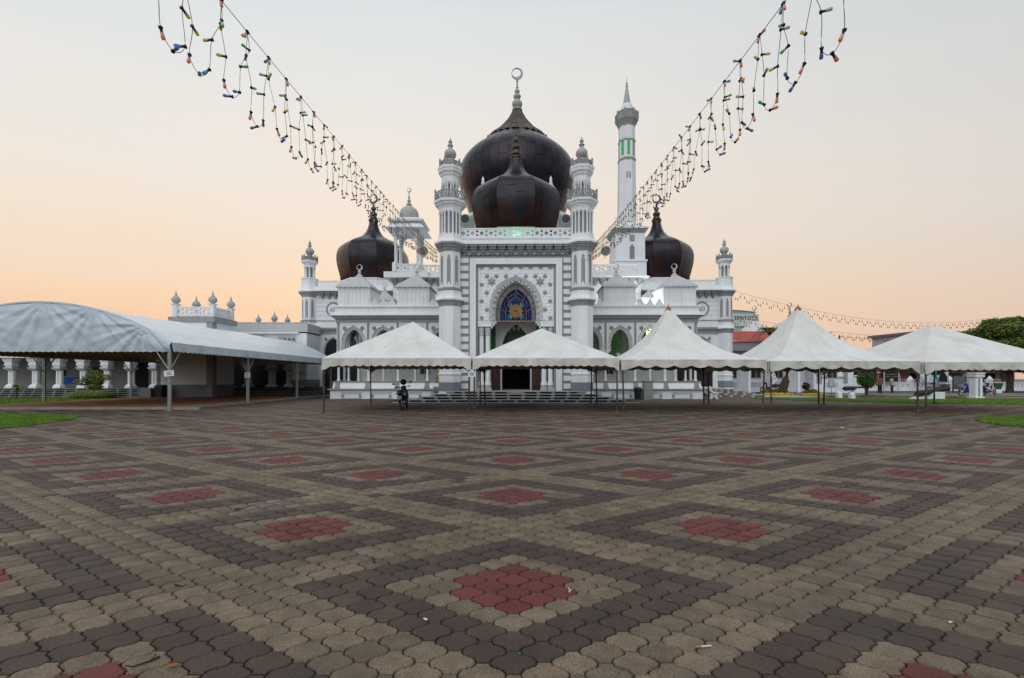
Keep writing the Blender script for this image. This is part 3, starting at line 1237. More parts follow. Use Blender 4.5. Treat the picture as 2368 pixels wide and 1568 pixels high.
# vestibule seen through the portal
MINT = mat("mint_drum", (0.28, 0.42, 0.30), 0.6, 0.08)  # mint tone, used on the portal dome's drum
DGREEN = mat("deep_green_panel", (0.02, 0.10, 0.03), 0.5, 0.3, 2.0)
WOODR = mat("red_brown_door", (0.045, 0.014, 0.010), 0.4, 0.25, 3.0)
BRASS = mat("brass", (0.45, 0.28, 0.05), 0.35, 0.1, metal=0.8)
vb = MB()
vb.box(-3.3, 3.3, 1.0, 6.3, .55, .63, 0)
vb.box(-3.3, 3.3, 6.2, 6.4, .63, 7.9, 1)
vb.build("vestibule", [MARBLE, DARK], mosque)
vw = MB()
hole_panel(vw, (-1.55, 1.55, 2.2, 7.6), scallop(arch_curve(.95, 2.7, 2.2, 20), 17, .05), 2.0, 2.2, c=(0, 2.2))
vw.build("inner_arch", [WHITE_D], mosque)
v2 = MB()
v2.box(-1.5, 1.5, 2.7, 2.8, 2.3, 6.4)
v2.build("green_screen", [DGREEN], mosque)
for sx in (-1, 1):
    a, b2 = sorted((sx * 1.35, sx * 1.62))
    MB().box(a, b2, 1.94, 2.0, 2.2, 7.4).build("green_border", [DGREEN], mosque)
for sx in (-1, 1):
    sw = MB()
    a, b2 = sorted((sx * 1.62, sx * 2.4))
    sw.box(a, b2, 2.02, 2.2, .63, 7.8)
    sw.build("vestibule_pier", [WHITE_D], mosque)
    d = MB().box(-.35, .35, -.04, .04, 0, 2.6)
    for zz in (.3, 1.0, 1.7):
        d.box(-.26, .26, -.055, .0, zz, zz + .55)
    dd = d.build("door_leaf", [WOODR], mosque, (sx * 1.36, 1.3, .63), sx * -.25)
    for q in range(3):
        kb = MB().ball((0, 0, 0), .035, 8, 6)
        kb.build("brass_knob", [BRASS], dd, (-.22 + q * .22, -.08, 1.9))
    jm = MB().box(-.07, .07, -.1, .1, 0, 3.0)
    jm.build("door_post", [LGREY], mosque, (sx * .98, 1.5, .63))
ch = MB()
for i in range(10):
    a = 2 * PI * i / 10
    ch.tube([(0, 0, .5), (.18 * math.cos(a), .18 * math.sin(a), .2), (.42 * math.cos(a), .42 * math.sin(a), .12), (.5 * math.cos(a), .5 * math.sin(a), .25)], .02, 5)
    ch.lathe([(.0, .22), (.09, .28), (.12, .40), (.10, .45)], 8, .5 * math.cos(a), .5 * math.sin(a))
ch.tube([(0, 0, .4), (0, 0, 1.8)], .02, 5)
chand = ch.build("chandelier", [mat("lamp_brass_white", (.55, .48, .38), 0.3, .1, metal=.3)], None, (0.18, 30.6, 4.35))
tag(chand, "brass chandelier hanging inside the portal below the stained glass", "chandelier")

# entrance steps
steps = MB()
for k, (z, v0, hw) in enumerate(((.03, -2.35, 7.05), (.18, -1.95, 6.35), (.33, -1.55, 5.65), (.48, -1.15, 5.0), (.63, -.75, 4.2))):
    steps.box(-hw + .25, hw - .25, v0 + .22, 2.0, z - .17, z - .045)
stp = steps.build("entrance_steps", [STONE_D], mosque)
for k, (z, v0, hw) in enumerate(((.03, -2.35, 7.05), (.18, -1.95, 6.35), (.33, -1.55, 5.65), (.48, -1.15, 5.0), (.63, -.75, 4.2))):
    tr = MB().box(-hw, hw, v0, v0 + .55, -.045, 0)
    tr.build("tread", [MARBLE], stp, (0, 0, z))
    if k == 0:
        continue
    nb = int(hw * 2 / .86)
    bl = MB().box(-.09, .09, 0, .2, -.15, -.046)
    bl_me = bl.mesh("riser_block", [MARBLE])
    for q in range(nb + 1):
        put("riser_block", bl_me, stp, (-hw + .15 + q * (2 * hw - .3) / nb, v0 + .04, z))
pl = MB().box(-.42, .42, -.02, .02, -.06, .06)
pl.build("plaque", [mat("plaque_stone", (.34, .29, .26), .6, .2)], stp, (0.0, -.76, .545))
pod = MB().box(-4.4, 4.4, -.2, 3.0, .0, .6)
pod.build("podium", [MARBLE], mosque)

# --- domes ------------------------------------------------------------
PD = [(2.60, 0), (2.72, .3), (2.88, .94), (3.03, 1.59), (3.08, 2.25), (3.0, 2.75), (2.80, 3.12), (2.36, 3.45), (1.74, 3.77), (1.08, 4.10), (.61, 4.6), (.44, 5.06), (.38, 5.3), (.34, 5.6)]
PDF = [("cyl", .40, .08), ("ball", .46, .22), ("cyl", .34, .10), ("cyl", .28, .12), ("ball", .33, .46), ("cyl", .13, .06), ("ball", .23, .40), ("cyl", .08, .08), ("ball", .11, .18), ("cyl", .04, .08)]
pdf_prof, pdf_top = finial_profile(5.56, PDF)
pdf_me = MB().lathe(pdf_prof, 16).mesh("finial", [BRONZE], True, 40)
cres_me = crescent_mesh(.39).mesh("crescent", [BRONZE])
DOMES = [("dome", (0, 3.2, 10.9), 1.0, 4), ("dome", (-13.72, 15.4, 10.45), 1.055, 3), ("dome", (13.35, 15.7, 10.45), 1.055, 3)]
for nm, loc, s, rows in DOMES:
    prof = [(r * s, z * s) for r, z in PD]
    d = make_dome(mosque, nm, prof, rows, 32 if s == 1.0 else 24, 0.8, loc, PI / 8, red_rows=(0, 1, 2))
    put("finial", pdf_me, d, scale=s)
    put("crescent", cres_me, d, (0, 0, (pdf_top + .36) * s), scale=s)
    dr = MB().lathe([(2.62 * s, -1.2), (2.62 * s, -.10), (2.70 * s, -.08), (2.70 * s, 0.0), (2.5 * s, .03)], 8, ph=PI / 8, flat=True)
    dr.build("drum", [MINT if s == 1.0 else WHITE], d)
    sk = MB()
    for i in range(24):
        a = 2 * PI * i / 24 + PI / 8
        sk.tube([(*dome_pos(a, 2.62 * s, .8), .0), (*dome_pos(a, 2.76 * s, .8), .3 * s)], .03, 4)
    sk.build("skirt_rib", [COPPER], d)
MD = [(4.99, 0), (5.24, .5), (5.62, 1.75), (6.13, 2.8), (6.41, 4.03), (6.37, 5.07), (5.90, 6.06), (5.18, 6.86), (4.40, 7.45), (3.66, 8.07), (2.9, 8.7)]
md = make_dome(mosque, "dome", MD, 4, 44, 0.0, (0.0, 22.0, 18.8), 0.0, red_rows=())
md["label"] = "great central dome of dark copper sheets"
cp = MB()
n = 64
prof = [(3.52, 8.28), (2.97, 8.88), (2.25, 9.46), (1.62, 10.2), (1.09, 10.87), (.72, 11.52), (.46, 12.1)]
vs, fs = [], []
for r, z in prof:
    for i in range(n):
        a = 2 * PI * i / n
        rr2 = r * (1 + (.035 if i % 2 else -.02))
        vs.append((rr2 * math.cos(a), rr2 * math.sin(a), z))
for j in range(len(prof) - 1):
    for i in range(n):
        i2 = (i + 1) % n
        fs.append((j * n + i, j * n + i2, (j + 1) * n + i2, (j + 1) * n + i))
cp.add(vs, fs)
cp.build("fluted_cap", [mat("cap_copper", (0.10, 0.078, 0.070), .45, .25, 1.5, metal=.7)], md)
kn = MB().ball((0, 0, 0), .09, 8, 6)
kn.lathe([(.05, 0), (.03, .16), (0, .2)], 6)
kn_me = kn.mesh("rim_knob", [BRONZE], True)
for i in range(24):
    a = 2 * PI * i / 24
    put("rim_knob", kn_me, md, (3.58 * math.cos(a), 3.58 * math.sin(a), 8.28))
mf, top = finial_profile(12.02, [("cyl", .56, .10), ("cyl", .48, .10), ("ball", .57, 1.02), ("cyl", .30, .05), ("ball", .42, .56), ("cyl", .2, .05), ("ball", .29, .46), ("cyl", .12, .14), ("ball", .16, .1), ("cyl", .09, .62), ("ball", .14, .12), ("cyl", .06, .16)])
MB().lathe(mf, 18).build("finial", [FINIAL], md, smooth=True, angle=40)
crescent_mesh(.63).build("crescent", [FINIAL], md, (0, 0, top + .58))
dr = MB()
dr.lathe([(5.2, -10.5), (5.2, -.6)], 16, ph=PI / 16, flat=True, mi=0)
dr.lathe([(5.3, -.9), (6.9, -1.5), (7.0, -1.4), (5.6, -.35), (5.2, -.2), (5.1, .02)], 8, ph=PI / 8, flat=True, mi=1)
dr.build("drum", [WHITE, mat("pale_green_eave", (.52, .60, .54), .6, .05)], md)
rb = MB()
for i in range(8):
    a = 2 * PI * i / 8
    q = MB().lathe([(.1, 0), (.33, .05), (.36, .2)], 8)
rbm = MB()
pr = [(.40, 0), (.40, .25), (.30, .32), (.36, .40), (.50, .62), (.50, .80), (.36, 1.06), (.20, 1.22), (.14, 1.34), (.20, 1.42), (.19, 1.50), (.10, 1.56), (.15, 1.72), (.14, 1.86), (.06, 2.06), (0, 2.2)]
rbm.lathe(pr, 16)
pin_me = rbm.mesh("pinnacle", [WHITE], True, 40)
for sx in (-1, 1):
    for vv in (14.3, 29.0):
        put("pinnacle", pin_me, mosque, (sx * 3.15, vv, 18.3), scale=.88)

# ------------------------------------------------------------------ mosque wings
V0 = 3.3
AP_O = arch_curve(.82, 1.72, 3.33, 40, OB)
ap_o = scallop(AP_O, 17, .03)
ap_i = scallop(arch_curve(.585, 1.40, 3.33, 40), 15, .055)
apn = MB()
hole_panel(apn, (-.94, .94, 3.33, 5.21), ap_o, 0, .14, c=(0, 3.33))
for (a, b, c, d) in ((-.94, -.87, 3.33, 5.21), (.87, .94, 3.33, 5.21), (-.87, .87, 5.14, 5.21)):
    apn.box(a, b, -.035, 0, c, d)
for (a, b, c, d) in ((-.84, -.81, 3.4, 5.11), (.81, .84, 3.4, 5.11), (-.81, .81, 5.08, 5.11)):
    apn.box(a, b, -.02, 0, c, d)
for sx in (-1, 1):
    for k, (w, z0, z1) in enumerate(((.30, 3.26, 3.34), (.22, 3.16, 3.26), (.14, 3.06, 3.16))):
        a, b = sorted((sx * .97, sx * (.97 - w)))
        apn.box(a, b, -.05 + .02 * k, .16, z0, z1)
apn_me = apn.mesh("arch_panel", [WHITE])
abn = MB()
mid_p = [((a[0] + b[0]) / 2, (a[1] + b[1]) / 2) for a, b in zip(ap_o, ap_i)]
ribbon(abn, ap_o, mid_p, .0, .05)
ribbon(abn, mid_p, ap_i, .05, .09)
ribbon(abn, ap_i, ap_i, .09, .30)
ribbon(abn, ap_o, ap_o, -.03, .0)
abn_me = abn.mesh("arch_band", [LGREY])
ros = MB()
n = 20
o_, i_ = ngon_pts(0, 0, .175, n), ngon_pts(0, 0, .14, n)
for k in range(n):
    j = (k + 1) % n
    ros.add([(o_[k][0], 0, o_[k][1]), (o_[j][0], 0, o_[j][1]), (i_[j][0], -.03, i_[j][1]), (i_[k][0], -.03, i_[k][1])], [(0, 1, 2, 3)], 0)
    ros.add([(i_[k][0], -.03, i_[k][1]), (i_[j][0], -.03, i_[j][1]), (i_[j][0], -.004, i_[j][1]), (i_[k][0], -.004, i_[k][1])], [(0, 1, 2, 3)], 0)
ros.add([(x, -.006, z) for x, z in i_], [tuple(range(n))], 1)
P = star_pts(0, 0, .125, 6, .5)
ros.add([(x, -.008, z) for x, z in P] + [(0, -.03, 0)], [(i, (i + 1) % 12, 12) for i in range(12)], 2)
ros_me = ros.mesh("rosette", [WHITE, mat("rosette_grey", (.18, .185, .18), .7, .1), GREY])
acol = MB().lathe([(.12, 0), (.12, .08), (.095, .12), (.085, .18), (.08, 1.80), (.10, 1.86), (.13, 2.0), (.15, 2.08)], 12)
acol_me = acol.mesh("column", [WHITE], True, 40)
ped = MB().frustum(0, 0, 0, .10, .20, .22, .20, .22)
ped.frustum(0, 0, .10, .46, .17, .20, .12, .14)
ped.frustum(0, 0, .46, .56, .15, .16, .15, .16)
ped_me = ped.mesh("pedestal", [GREY])
orn = MB()
orn.box(-.72, .72, 0, .02, .40, .44)
orn.box(-.66, .66, 0, .02, .325, .35)
for sx in (-1, 1):
    for (xa, za, xb, zb) in ((.60, .325, .50, .20), (.50, .20, .60, .07), (.60, .325, .70, .20), (.70, .20, .60, .07), (.60, .14, .66, .20), (.60, .14, .54, .20), (.60, .26, .66, .20), (.60, .26, .54, .20)):
        orn.tube([(sx * xa, .005, za), (sx * xb, .005, zb)], .016, 4)
orn.box(-.74, .74, 0, .012, .03, .055)
orn_me = orn.mesh("plinth_ornament", [GREY])
crest = MB()
lv = [(.30, 0), (.30, .10), (.24, .10), (.24, .20), (.17, .20), (.17, .30), (.10, .30), (.10, .40), (.045, .40), (.045, .48)]
crest.prism_xz([(x, z) for x, z in lv] + [(-x, z) for x, z in reversed(lv)], -.03, .03, 0)
for zz, xs in ((.06, (-.18, -.06, .06, .18)), (.16, (-.12, 0, .12)), (.26, (-.06, .06)), (.35, (0,))):
    for x in xs:
        crest.prism_xz([(x - .022, zz), (x, zz - .03), (x + .022, zz), (x, zz + .03)], -.036, -.031, 1)
crest_me = crest.mesh("crest", [WHITE, DADO])
boxm = MB()
boxm.box(-1.11, 1.11, 0, 2.2, 0, 1.30)
for (a, b, c, d) in ((-1.13, 1.13, .0, .08), (-1.13, 1.13, 1.14, 1.30)):
    boxm.box(a, b, -.03, 2.23, c, d)
for i in range(8):
    x = -.98 + i * .28
    boxm.box(x - .02, x + .02, -.022, 0, .08, 1.0)
    if i < 7:
        arch = [(x + .14 + .13 * math.cos(PI * k / 6), .86 + .18 * math.sin(PI * k / 6)) for k in range(7)]
        boxm.tube([(p[0], -.01, p[1]) for p in arch], .018, 4)
box_me = boxm.mesh("roof_box", [WHITE])
pyr = MB()
N = 14
S = 1.24
ring0 = []
for (sx, sy), (ex, ey) in (((-1, -1), (1, -1)), ((1, -1), (1, 1)), ((1, 1), (-1, 1)), ((-1, 1), (-1, -1))):
    for k in range(N):
        f = k / N
        ring0.append((S * (sx + (ex - sx) * f), 1.1 + S * (sy + (ey - sy) * f), 1.30 - (.05 if k % 2 else 0)))
m = len(ring0)
r1 = [(x * .93, 1.1 + (y - 1.1) * .93, 1.46) for x, y, z in ring0]
r2 = [(x * .14, 1.1 + (y - 1.1) * .14, 2.28) for x, y, z in ring0]
pyr.add(ring0 + r1 + r2, [(i, (i + 1) % m, m + (i + 1) % m, m + i) for i in range(m)] + [(m + i, m + (i + 1) % m, 2 * m + (i + 1) % m, 2 * m + i) for i in range(m)] + [tuple(range(2 * m, 3 * m))])
pyr.lathe([(.24, 2.18), (.26, 2.26), (.14, 2.42), (.07, 2.5), (.11, 2.56), (.13, 2.62), (.06, 2.7), (.05, 2.76)], 10, 0, 1.1)
pyr_me = pyr.mesh("roof_pyramid", [LGREY])
rc_me = crescent_mesh(.21, .06).mesh("crescent", [LGREY])

for sx in (-1, 1):
    w = MB()

    def X(a, b):
        return tuple(sorted((sx * a, sx * b)))
    w.box(*X(3.6, 12.70), V0 - .40, V0 + .2, 0, .60, 0)
    w.box(*X(3.6, 12.82), V0 - .52, V0 + .2, .60, .70, 1)
    a, b = X(3.6, 12.60)
    w.add([(a, V0 - .24, .70), (b, V0 - .24, .70), (b, V0 - .10, 1.12), (a, V0 - .10, 1.12), (a, V0 + .16, .70), (b, V0 + .16, .70), (b, V0 + .16, 1.12), (a, V0 + .16, 1.12)],
          [(0, 1, 2, 3), (4, 0, 3, 7), (1, 5, 6, 2), (5, 4, 7, 6)], 0)
    w.box(*X(3.6, 12.62), V0 - .15, V0 + .2, 1.12, 1.21, 1)
    w.box(*X(3.6, 12.45), V0 - .02, V0 + .3, 5.21, 5.46, 1)
    for z0, z1, d in ((5.46, 5.53, .06), (5.53, 5.62, .14), (5.62, 5.70, .22)):
        w.box(*X(3.6, 12.45 + d), V0 - d, V0 + .3, z0, z1, 1)
    for z0, z1, d in ((5.70, 5.78, .34), (5.78, 5.84, .24), (5.84, 5.92, .12), (5.92, 6.30, .05), (6.30, 6.40, .14)):
        w.box(*X(3.6, 12.45 + d), V0 - d, 7.9, z0, z1, 0)
    w.box(*X(3.6, 12.4), 7.7, 7.9, .6, 5.70, 2)
    w.box(*X(3.6, 12.6), V0 + .16, 7.8, .5, .62, 3)
    w.box(*X(3.6, 12.4), V0 + .32, 7.7, 5.0, 5.2, 4)  # dark ceiling slab, added low to deepen the shade inside the arcade
    wing = w.build("wing", [WHITE, GREY, WHITE_D, MARBLE, DADO], mosque)
    dent = MB()
    for k in range(44):
        x = 3.75 + k * .2
        dent.box(*X(x, x + .1), V0 - .17, V0 - .02, 5.53, 5.62)
    dent.build("dentils", [LGREY], wing)["kind"] = "stuff"
    cents = [5.10, 7.14, 9.18, 11.23]
    for c in cents:
        ap = put("arch_panel", apn_me, wing, (sx * c, V0, 0))
        put("arch_band", abn_me, ap)
        for s2 in (-1, 1):
            put("rosette", ros_me, ap, (s2 * .61, 0, 4.86))
        put("plinth_ornament", orn_me, wing, (sx * c, V0 - .415, .0))
    for c in (4.08, 6.12, 8.16, 10.205, 12.28):
        put("column", acol_me, wing, (sx * c, V0 + .05, 1.22))
        put("pedestal", ped_me, wing, (sx * c, V0 - .03, .68))
        pr_ = MB().box(-.10, .10, .04, .26, 3.3, 5.21)
        pr_.build("pier_strip", [GREY], wing, (sx * c, V0, 0))
    for c in (5.3, 7.3, 9.6, 11.4):
        put("column", acol_me, wing, (sx * c, V0 + 1.5, .62), scale=(1, 1, 1.25))
    # outer end of the wing
    for k in range(2):
        ap = put("arch_panel", apn_me, wing, (sx * 12.45, V0 + 1.15 + k * 2.0, 0), sx * PI / 2)
        put("arch_band", abn_me, ap)
        put("column", acol_me, wing, (sx * 12.35, V0 + 2.1 + k * 2.0, 1.22))
    # window in the back wall
    wd = MB().box(-.42, .42, -.05, 0, 1.2, 2.6, 0)
    wd.box(-.36, .36, -.07, -.04, 1.26, 2.54, 1)
    wd.box(-.02, .02, -.085, -.05, 1.26, 2.54, 0)
    wd.box(-.36, .36, -.085, -.05, 1.9, 1.94, 0)
    wd.build("window", [LGREY, mat("dark_glass", (.02, .025, .03), .15, .1)], wing, (sx * 7.2, 7.7, .5))
    for c in (7.12, 11.22):
        rbx = put("roof_box", box_me, mosque, (sx * c, V0 + .05, 6.40))
        put("roof_pyramid", pyr_me, rbx)
        put("crescent", rc_me, rbx, (0, 1.1, 2.94))
    rbx = put("roof_box", box_me, mosque, (sx * 10.4, V0 + 3.6, 6.40), scale=.8)
    put("roof_pyramid", pyr_me, rbx)
    put("crescent", rc_me, rbx, (0, 1.1, 2.94))
    for c in (5.15, 5.75, 8.55, 9.17, 9.79):
        put("crest", crest_me, wing, (sx * c, V0 - .02, 6.40))
    # second storey block behind the wing
    s2_ = MB()
    s2_.box(*X(3.3, 9.8), 8.0, 16, 0, 9.28, 0)
    for z0, z1, d in ((9.28, 9.36, .55), (9.36, 9.44, .42), (9.44, 9.56, .26), (9.56, 9.74, .16)):
        s2_.box(*X(3.3, 9.8 + d), 8.0 - d, 16, z0, z1, 0)
    st2 = s2_.build("upper_storey", [WHITE], mosque)
    for k in range(11):
        put("bracket", bracket_me, st2, (sx * (3.9 + k * .575), 8.0, 9.275), scale=(1.05, 1.5, 1.25))
    gr = MB()
    for z in (6.9, 7.5, 8.1):
        gr.box(*X(3.4, 9.82), 7.985, 8.02, z, z + .035)
    gr.build("groove_band", [LGREY], st2)
    rl = MB()
    pierced(rl, *X(3.4, 9.6), 9.74, 10.40, 7.95, 8.03)
    rl.build("roof_balustrade", [WHITE], st2)
    # outer wing with medallion
    ow = MB()
    ow.box(*X(9.8, 17.6), 11.5, 34, 0, 8.75, 0)
    for z0, z1, d in ((8.92, 9.0, .62), (9.0, 9.08, .5), (9.08, 9.22, .3), (9.22, 9.40, .15)):
        ow.box(*X(9.8, 17.6 + d), 11.5 - d, 34, z0, z1, 0)
    ow.box(*X(9.8, 17.5), 11.2, 34, 8.7, 8.93, 1)
    ow.box(*X(9.8, 17.75), 11.38, 34.1, 6.38, 6.46, 1)
    ow.box(*X(9.8, 17.7), 11.42, 34.1, 5.82, 6.38, 0)
    for z0, z1, d in ((5.46, 5.55, .06), (5.55, 5.66, .12), (5.66, 5.82, .2)):
        ow.box(*X(9.8, 17.6 + d), 11.5 - d, 34.1, z0, z1, 1)
    ow.box(*X(9.8, 17.62), 11.46, 34.1, 5.2, 5.46, 1)
    outer = ow.build("outer_wing", [WHITE, GREY], mosque)
    for k in range(12):
        put("bracket", bracket_me, outer, (sx * (10.6 + k * .575), 11.5, 8.92), scale=(1.05, 1.6, 1.3))
    gr = MB()
    for z in (6.85, 7.25, 7.65, 8.05, 8.4):
        gr.box(*X(9.85, 17.62), 11.485, 11.52, z, z + .03)
    gr.build("groove_band", [LGREY], outer)
    rl = MB()
    pierced(rl, *X(9.85, 17.3), 9.40, 9.92, 11.42, 11.5)
    rl.build("roof_balustrade", [WHITE], outer)
    md_ = MB()
    n = 24
    q0, q1, q2 = ngon_pts(0, 0, .62, n), scallop(ngon_pts(0, 0, .50, n * 3) + [(.5, 0)], 24, .035)[:-1], None
    md_.add([(x, -.02, z) for x, z in ngon_pts(0, 0, .62, 40)], [tuple(range(40))], 0)
    md_.add([(x, -.035, z) for x, z in q1], [tuple(range(len(q1)))], 1)
    md_.tube([(x, -.03, z) for x, z in ngon_pts(0, 0, .60, 40)], .035, 5, 0, closed=True)
    # the calligraphy reads as the word for God: tall strokes with a loop
    for path in ([(.22, .20), (.22, -.16)], [(.10, .22), (.10, -.12), (.02, -.18), (-.02, -.12), (-.02, .22)], [(-.02, -.10), (-.10, -.18), (-.14, -.10), (-.14, .14)],
                 [(-.14, -.10), (-.24, -.14), (-.27, -.04), (-.2, .04), (-.16, -.04), (-.30, -.16)]):
        md_.tube([(x, -.045, z) for x, z in path], .022, 5, 0)
    md_.build("medallion", [GREY, WHITE], outer, (sx * 15.98, 11.48, 7.42))
    for c in (11.9, 13.94, 15.98):
        ap = put("arch_panel", apn_me, outer, (sx * c, 11.42, -.02))
        put("arch_band", abn_me, ap)
        for s2 in (-1, 1):
            put("rosette", ros_me, ap, (s2 * .61, 0, 4.86))
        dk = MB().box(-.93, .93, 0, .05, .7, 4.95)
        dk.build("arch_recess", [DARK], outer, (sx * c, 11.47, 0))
        put("column", acol_me, outer, (sx * (c - 1.02), 11.3, 1.22))

# corner turrets of the outer wings
tt = MB()
tt.lathe([(.68, 0), (.68, .5), (.62, .6)], mi=0, **O8)
tt.lathe([(.625, .6), (.625, 1.2)], mi=2, **O8)
tt.lathe([(.61, 1.2), (.61, 1.6), (.66, 1.63), (.66, 1.72), (.61, 1.75), (.61, 5.3)], mi=0, **O8)
tt.lathe([(.615, 5.3), (.66, 5.45), (.74, 5.66)], mi=1, **O8)
tt.lathe([(.80, 5.66), (.80, 5.75), (.72, 5.86), (.66, 6.0), (.64, 6.3)], mi=0, **O8)
tt.lathe([(.70, 6.3), (.71, 6.44), (.63, 6.48)], mi=1, **O8)
tt.lathe([(.595, 6.46), (.595, 8.5)], mi=0, **O8)
tt.lathe([(.60, 8.45), (.64, 8.6), (.74, 8.72), (.84, 8.88)], mi=1, **O8)
tt.lathe([(.88, 8.88), (.88, 8.98), (.76, 9.10), (.66, 9.32), (.62, 9.6), (.62, 10.02), (.66, 10.04), (.66, 10.12), (.55, 10.15)], mi=0, **O8)
tt.lathe([(.28, 10.1), (.28, 11.2)], mi=1, **O8)
tt.lathe([(.40, 11.08), (.43, 11.14), (.43, 11.3), (.50, 11.40), (.62, 11.52), (.63, 11.66)], mi=0, **O8)
turret_me = tt.mesh("turret", [WHITE, GREY, DADO])
tcol = MB().lathe([(.07, 0), (.07, .05), (.05, .08), (.045, .78), (.06, .84), (.09, .98)], 8)
tcol_me = tcol.mesh("column", [WHITE], True, 40)
tb = MB()
octo_parapet(tb, .56, 11.66, 12.0)
tb.lathe([(.3, 11.66), (.3, 12.08), (.22, 12.16)], 8, ph=PI / 8)
tb_me = tb.mesh("balcony_rail", [GREY])
fin_s = finial_mesh(.98)
for (uu, vv) in ((-18.15, 11.7), (18.0, 11.7), (-13.72, 24), (13.5, 24)):
    t = put("turret", turret_me, mosque, (uu, vv, 0))
    for i in range(8):
        a = PI / 8 + i * PI / 4
        put("column", tcol_me, t, (.40 * math.cos(a), .40 * math.sin(a), 10.14))
    for i in (4, 5, 6, 7):
        a = i * PI / 4
        put("slot_panel", pan_me, t, (.598 * math.cos(a), .598 * math.sin(a), 6.5), a + PI / 2, scale=(1.3, 1, .95))
    put("balcony_rail", tb_me, t)
    put("finial", fin_s, t, (0, 0, 12.14))

# hall behind everything
hb = MB()
hb.box(-9.75, 9.75, 16, 34, 0, 9.3, 0)
hb.box(-7.0, 7.0, 15.5, 29, 9.3, 12.5, 0)
hb.build("prayer_hall", [WHITE], mosque)

# roof kiosk with grey cupola
kr = MB()
kr.box(-1.75, 1.75, -1.0, 2.2, 9.3, 9.75)
pierced(kr, -.80, .80, 9.78, 10.38, -.92, -.84)
for sx in (-1, 1):
    for sy in (-.92, .92):
        kr.box(sx * .93 - .14, sx * .93 + .14, sy - .14, sy + .14, 9.74, 10.45)
kiosk = kr.build("roof_kiosk", [WHITE], mosque, (-8.62, 8.4, 0))
kc = MB().lathe([(.13, 0), (.13, .08), (.09, .12), (.085, 1.30), (.12, 1.38), (.16, 1.52)], 10)
kc_me = kc.mesh("column", [WHITE], True, 40)
for sx in (-1, 1):
    for sy in (-1, 1):
        put("column", kc_me, kiosk, (sx * .86, sy * .86, 10.45))
        put("column", kc_me, kiosk, (sx * .86, sy * .50, 10.45))
ka = MB()
ko = scallop(arch_curve(.66, 1.1, 11.97, 20), 11, .035)
hole_panel(ka, (-.98, .98, 11.97, 13.55), ko, 0, .10, c=(0, 11.97))
ka_me = ka.mesh("kiosk_arch", [WHITE])
for a, x, y in ((0, 0, -.98), (PI / 2, .98, 0), (PI, 0, .98), (-PI / 2, -.98, 0)):
    put("kiosk_arch", ka_me, kiosk, (x, y, 0), a)
kv = MB()
kv.frustum(0, 0, 13.05, 13.62, 1.55, 1.55, 1.0, 1.0)
kv.frustum(0, 0, 13.62, 13.74, 1.38, 1.38, 1.40, 1.40)
kv.frustum(0, 0, 13.74, 14.02, .95, .95, .90, .90)
kv.build("kiosk_roof", [WHITE], kiosk)
kd = MB().lathe([(.66, 14.0), (.74, 14.2), (.78, 14.45), (.74, 14.70), (.62, 14.92), (.42, 15.08), (.22, 15.18)], 16)
kd.build("cupola", [FINIAL], kiosk, smooth=True, angle=40)
kf, top = finial_profile(15.14, [("cyl", .26, .08), ("ball", .21, .26), ("cyl", .10, .05), ("ball", .15, .22), ("cyl", .06, .08), ("ball", .10, .18), ("cyl", .04, .34)])
MB().lathe(kf, 12).build("finial", [FINIAL], kiosk, smooth=True, angle=40)
crescent_mesh(.17, .06).build("crescent", [FINIAL], kiosk, (0, 0, top + .15))

# loudspeakers on the portal roof and by the towers
hs_ = MB()
hs_.lathe([(.05, 0), (.08, .12), (.14, .26), (.28, .36), (.30, .38), (.26, .37)], 16)
hs_.lathe([(.26, .37), (.17, .30), (.09, .2), (.0, .1)], 16, mi=1)
hs_.box(-.05, .05, -.05, .05, -.2, .02)
horn_me = hs_.mesh("horn", [mat("horn_grey", (.40, .40, .38), .5, .1), DADO], True, 50)
for lab, loc in (("grey horn loudspeaker on portal roof by the left tower", (-3.0, 28.25, 11.2)), ("grey horn loudspeaker on portal roof by the right tower", (3.25, 28.25, 11.2)),
                 ("grey horn loudspeaker beside the left tower at cornice height", (-5.45, 27.6, 9.05)), ("grey horn loudspeaker beside the right tower at cornice height", (5.55, 27.6, 9.05))):
    h = put("loudspeaker", horn_me, None, loc, rot=(PI / 2 + .1, 0, .1 if loc[0] < 0 else -.1), scale=1.0)
    tag(h, lab, "loudspeaker", "horn loudspeakers on the mosque front")
    pb = MB().tube([(0, -.05, -.1), (0, -.35 if loc[2] < 10 else -.9, .0)], .025, 5)
    pb.build("bracket_arm", [FINIAL], h)

# ------------------------------------------------------------------ minaret
mn = MB()
C8 = dict(n=8, ph=PI / 8, flat=True)
mn.frustum(0, 0, 0, 11.9, 1.5, 1.5, 1.42, 1.42, 0)
mn.frustum(0, 0, 11.9, 12.06, 1.5, 1.5, 1.5, 1.5, 0)
mn.frustum(0, 0, 12.06, 14.5, 1.33, 1.33, 1.31, 1.31, 0)
mn.frustum(0, 0, 14.5, 14.85, 1.35, 1.35, 1.52, 1.52, 1)
mn.frustum(0, 0, 14.85, 15.0, 1.60, 1.60, 1.60, 1.60, 0)
mn.frustum(0, 0, 15.0, 15.5, 1.5, 1.5, .86, .86, 0)
mn.lathe([(.82, 15.4), (.74, 21.4)], mi=0, **C8)
mn.lathe([(.77, 21.4), (.78, 21.6), (.74, 21.65)], mi=1, **C8)
mn.lathe([(.72, 21.65), (.71, 23.2)], mi=0, **C8)
mn.lathe([(.75, 23.2), (.75, 23.32), (.70, 23.36)], mi=1, **C8)
mn.lathe([(.69, 23.3), (.69, 24.7)], mi=0, **C8)
mn.lathe([(.70, 24.55), (.76, 24.75), (.90, 25.05), (.95, 25.12)], mi=1, **C8)
mn.lathe([(.97, 25.12), (.97, 25.26)], mi=1, **C8)
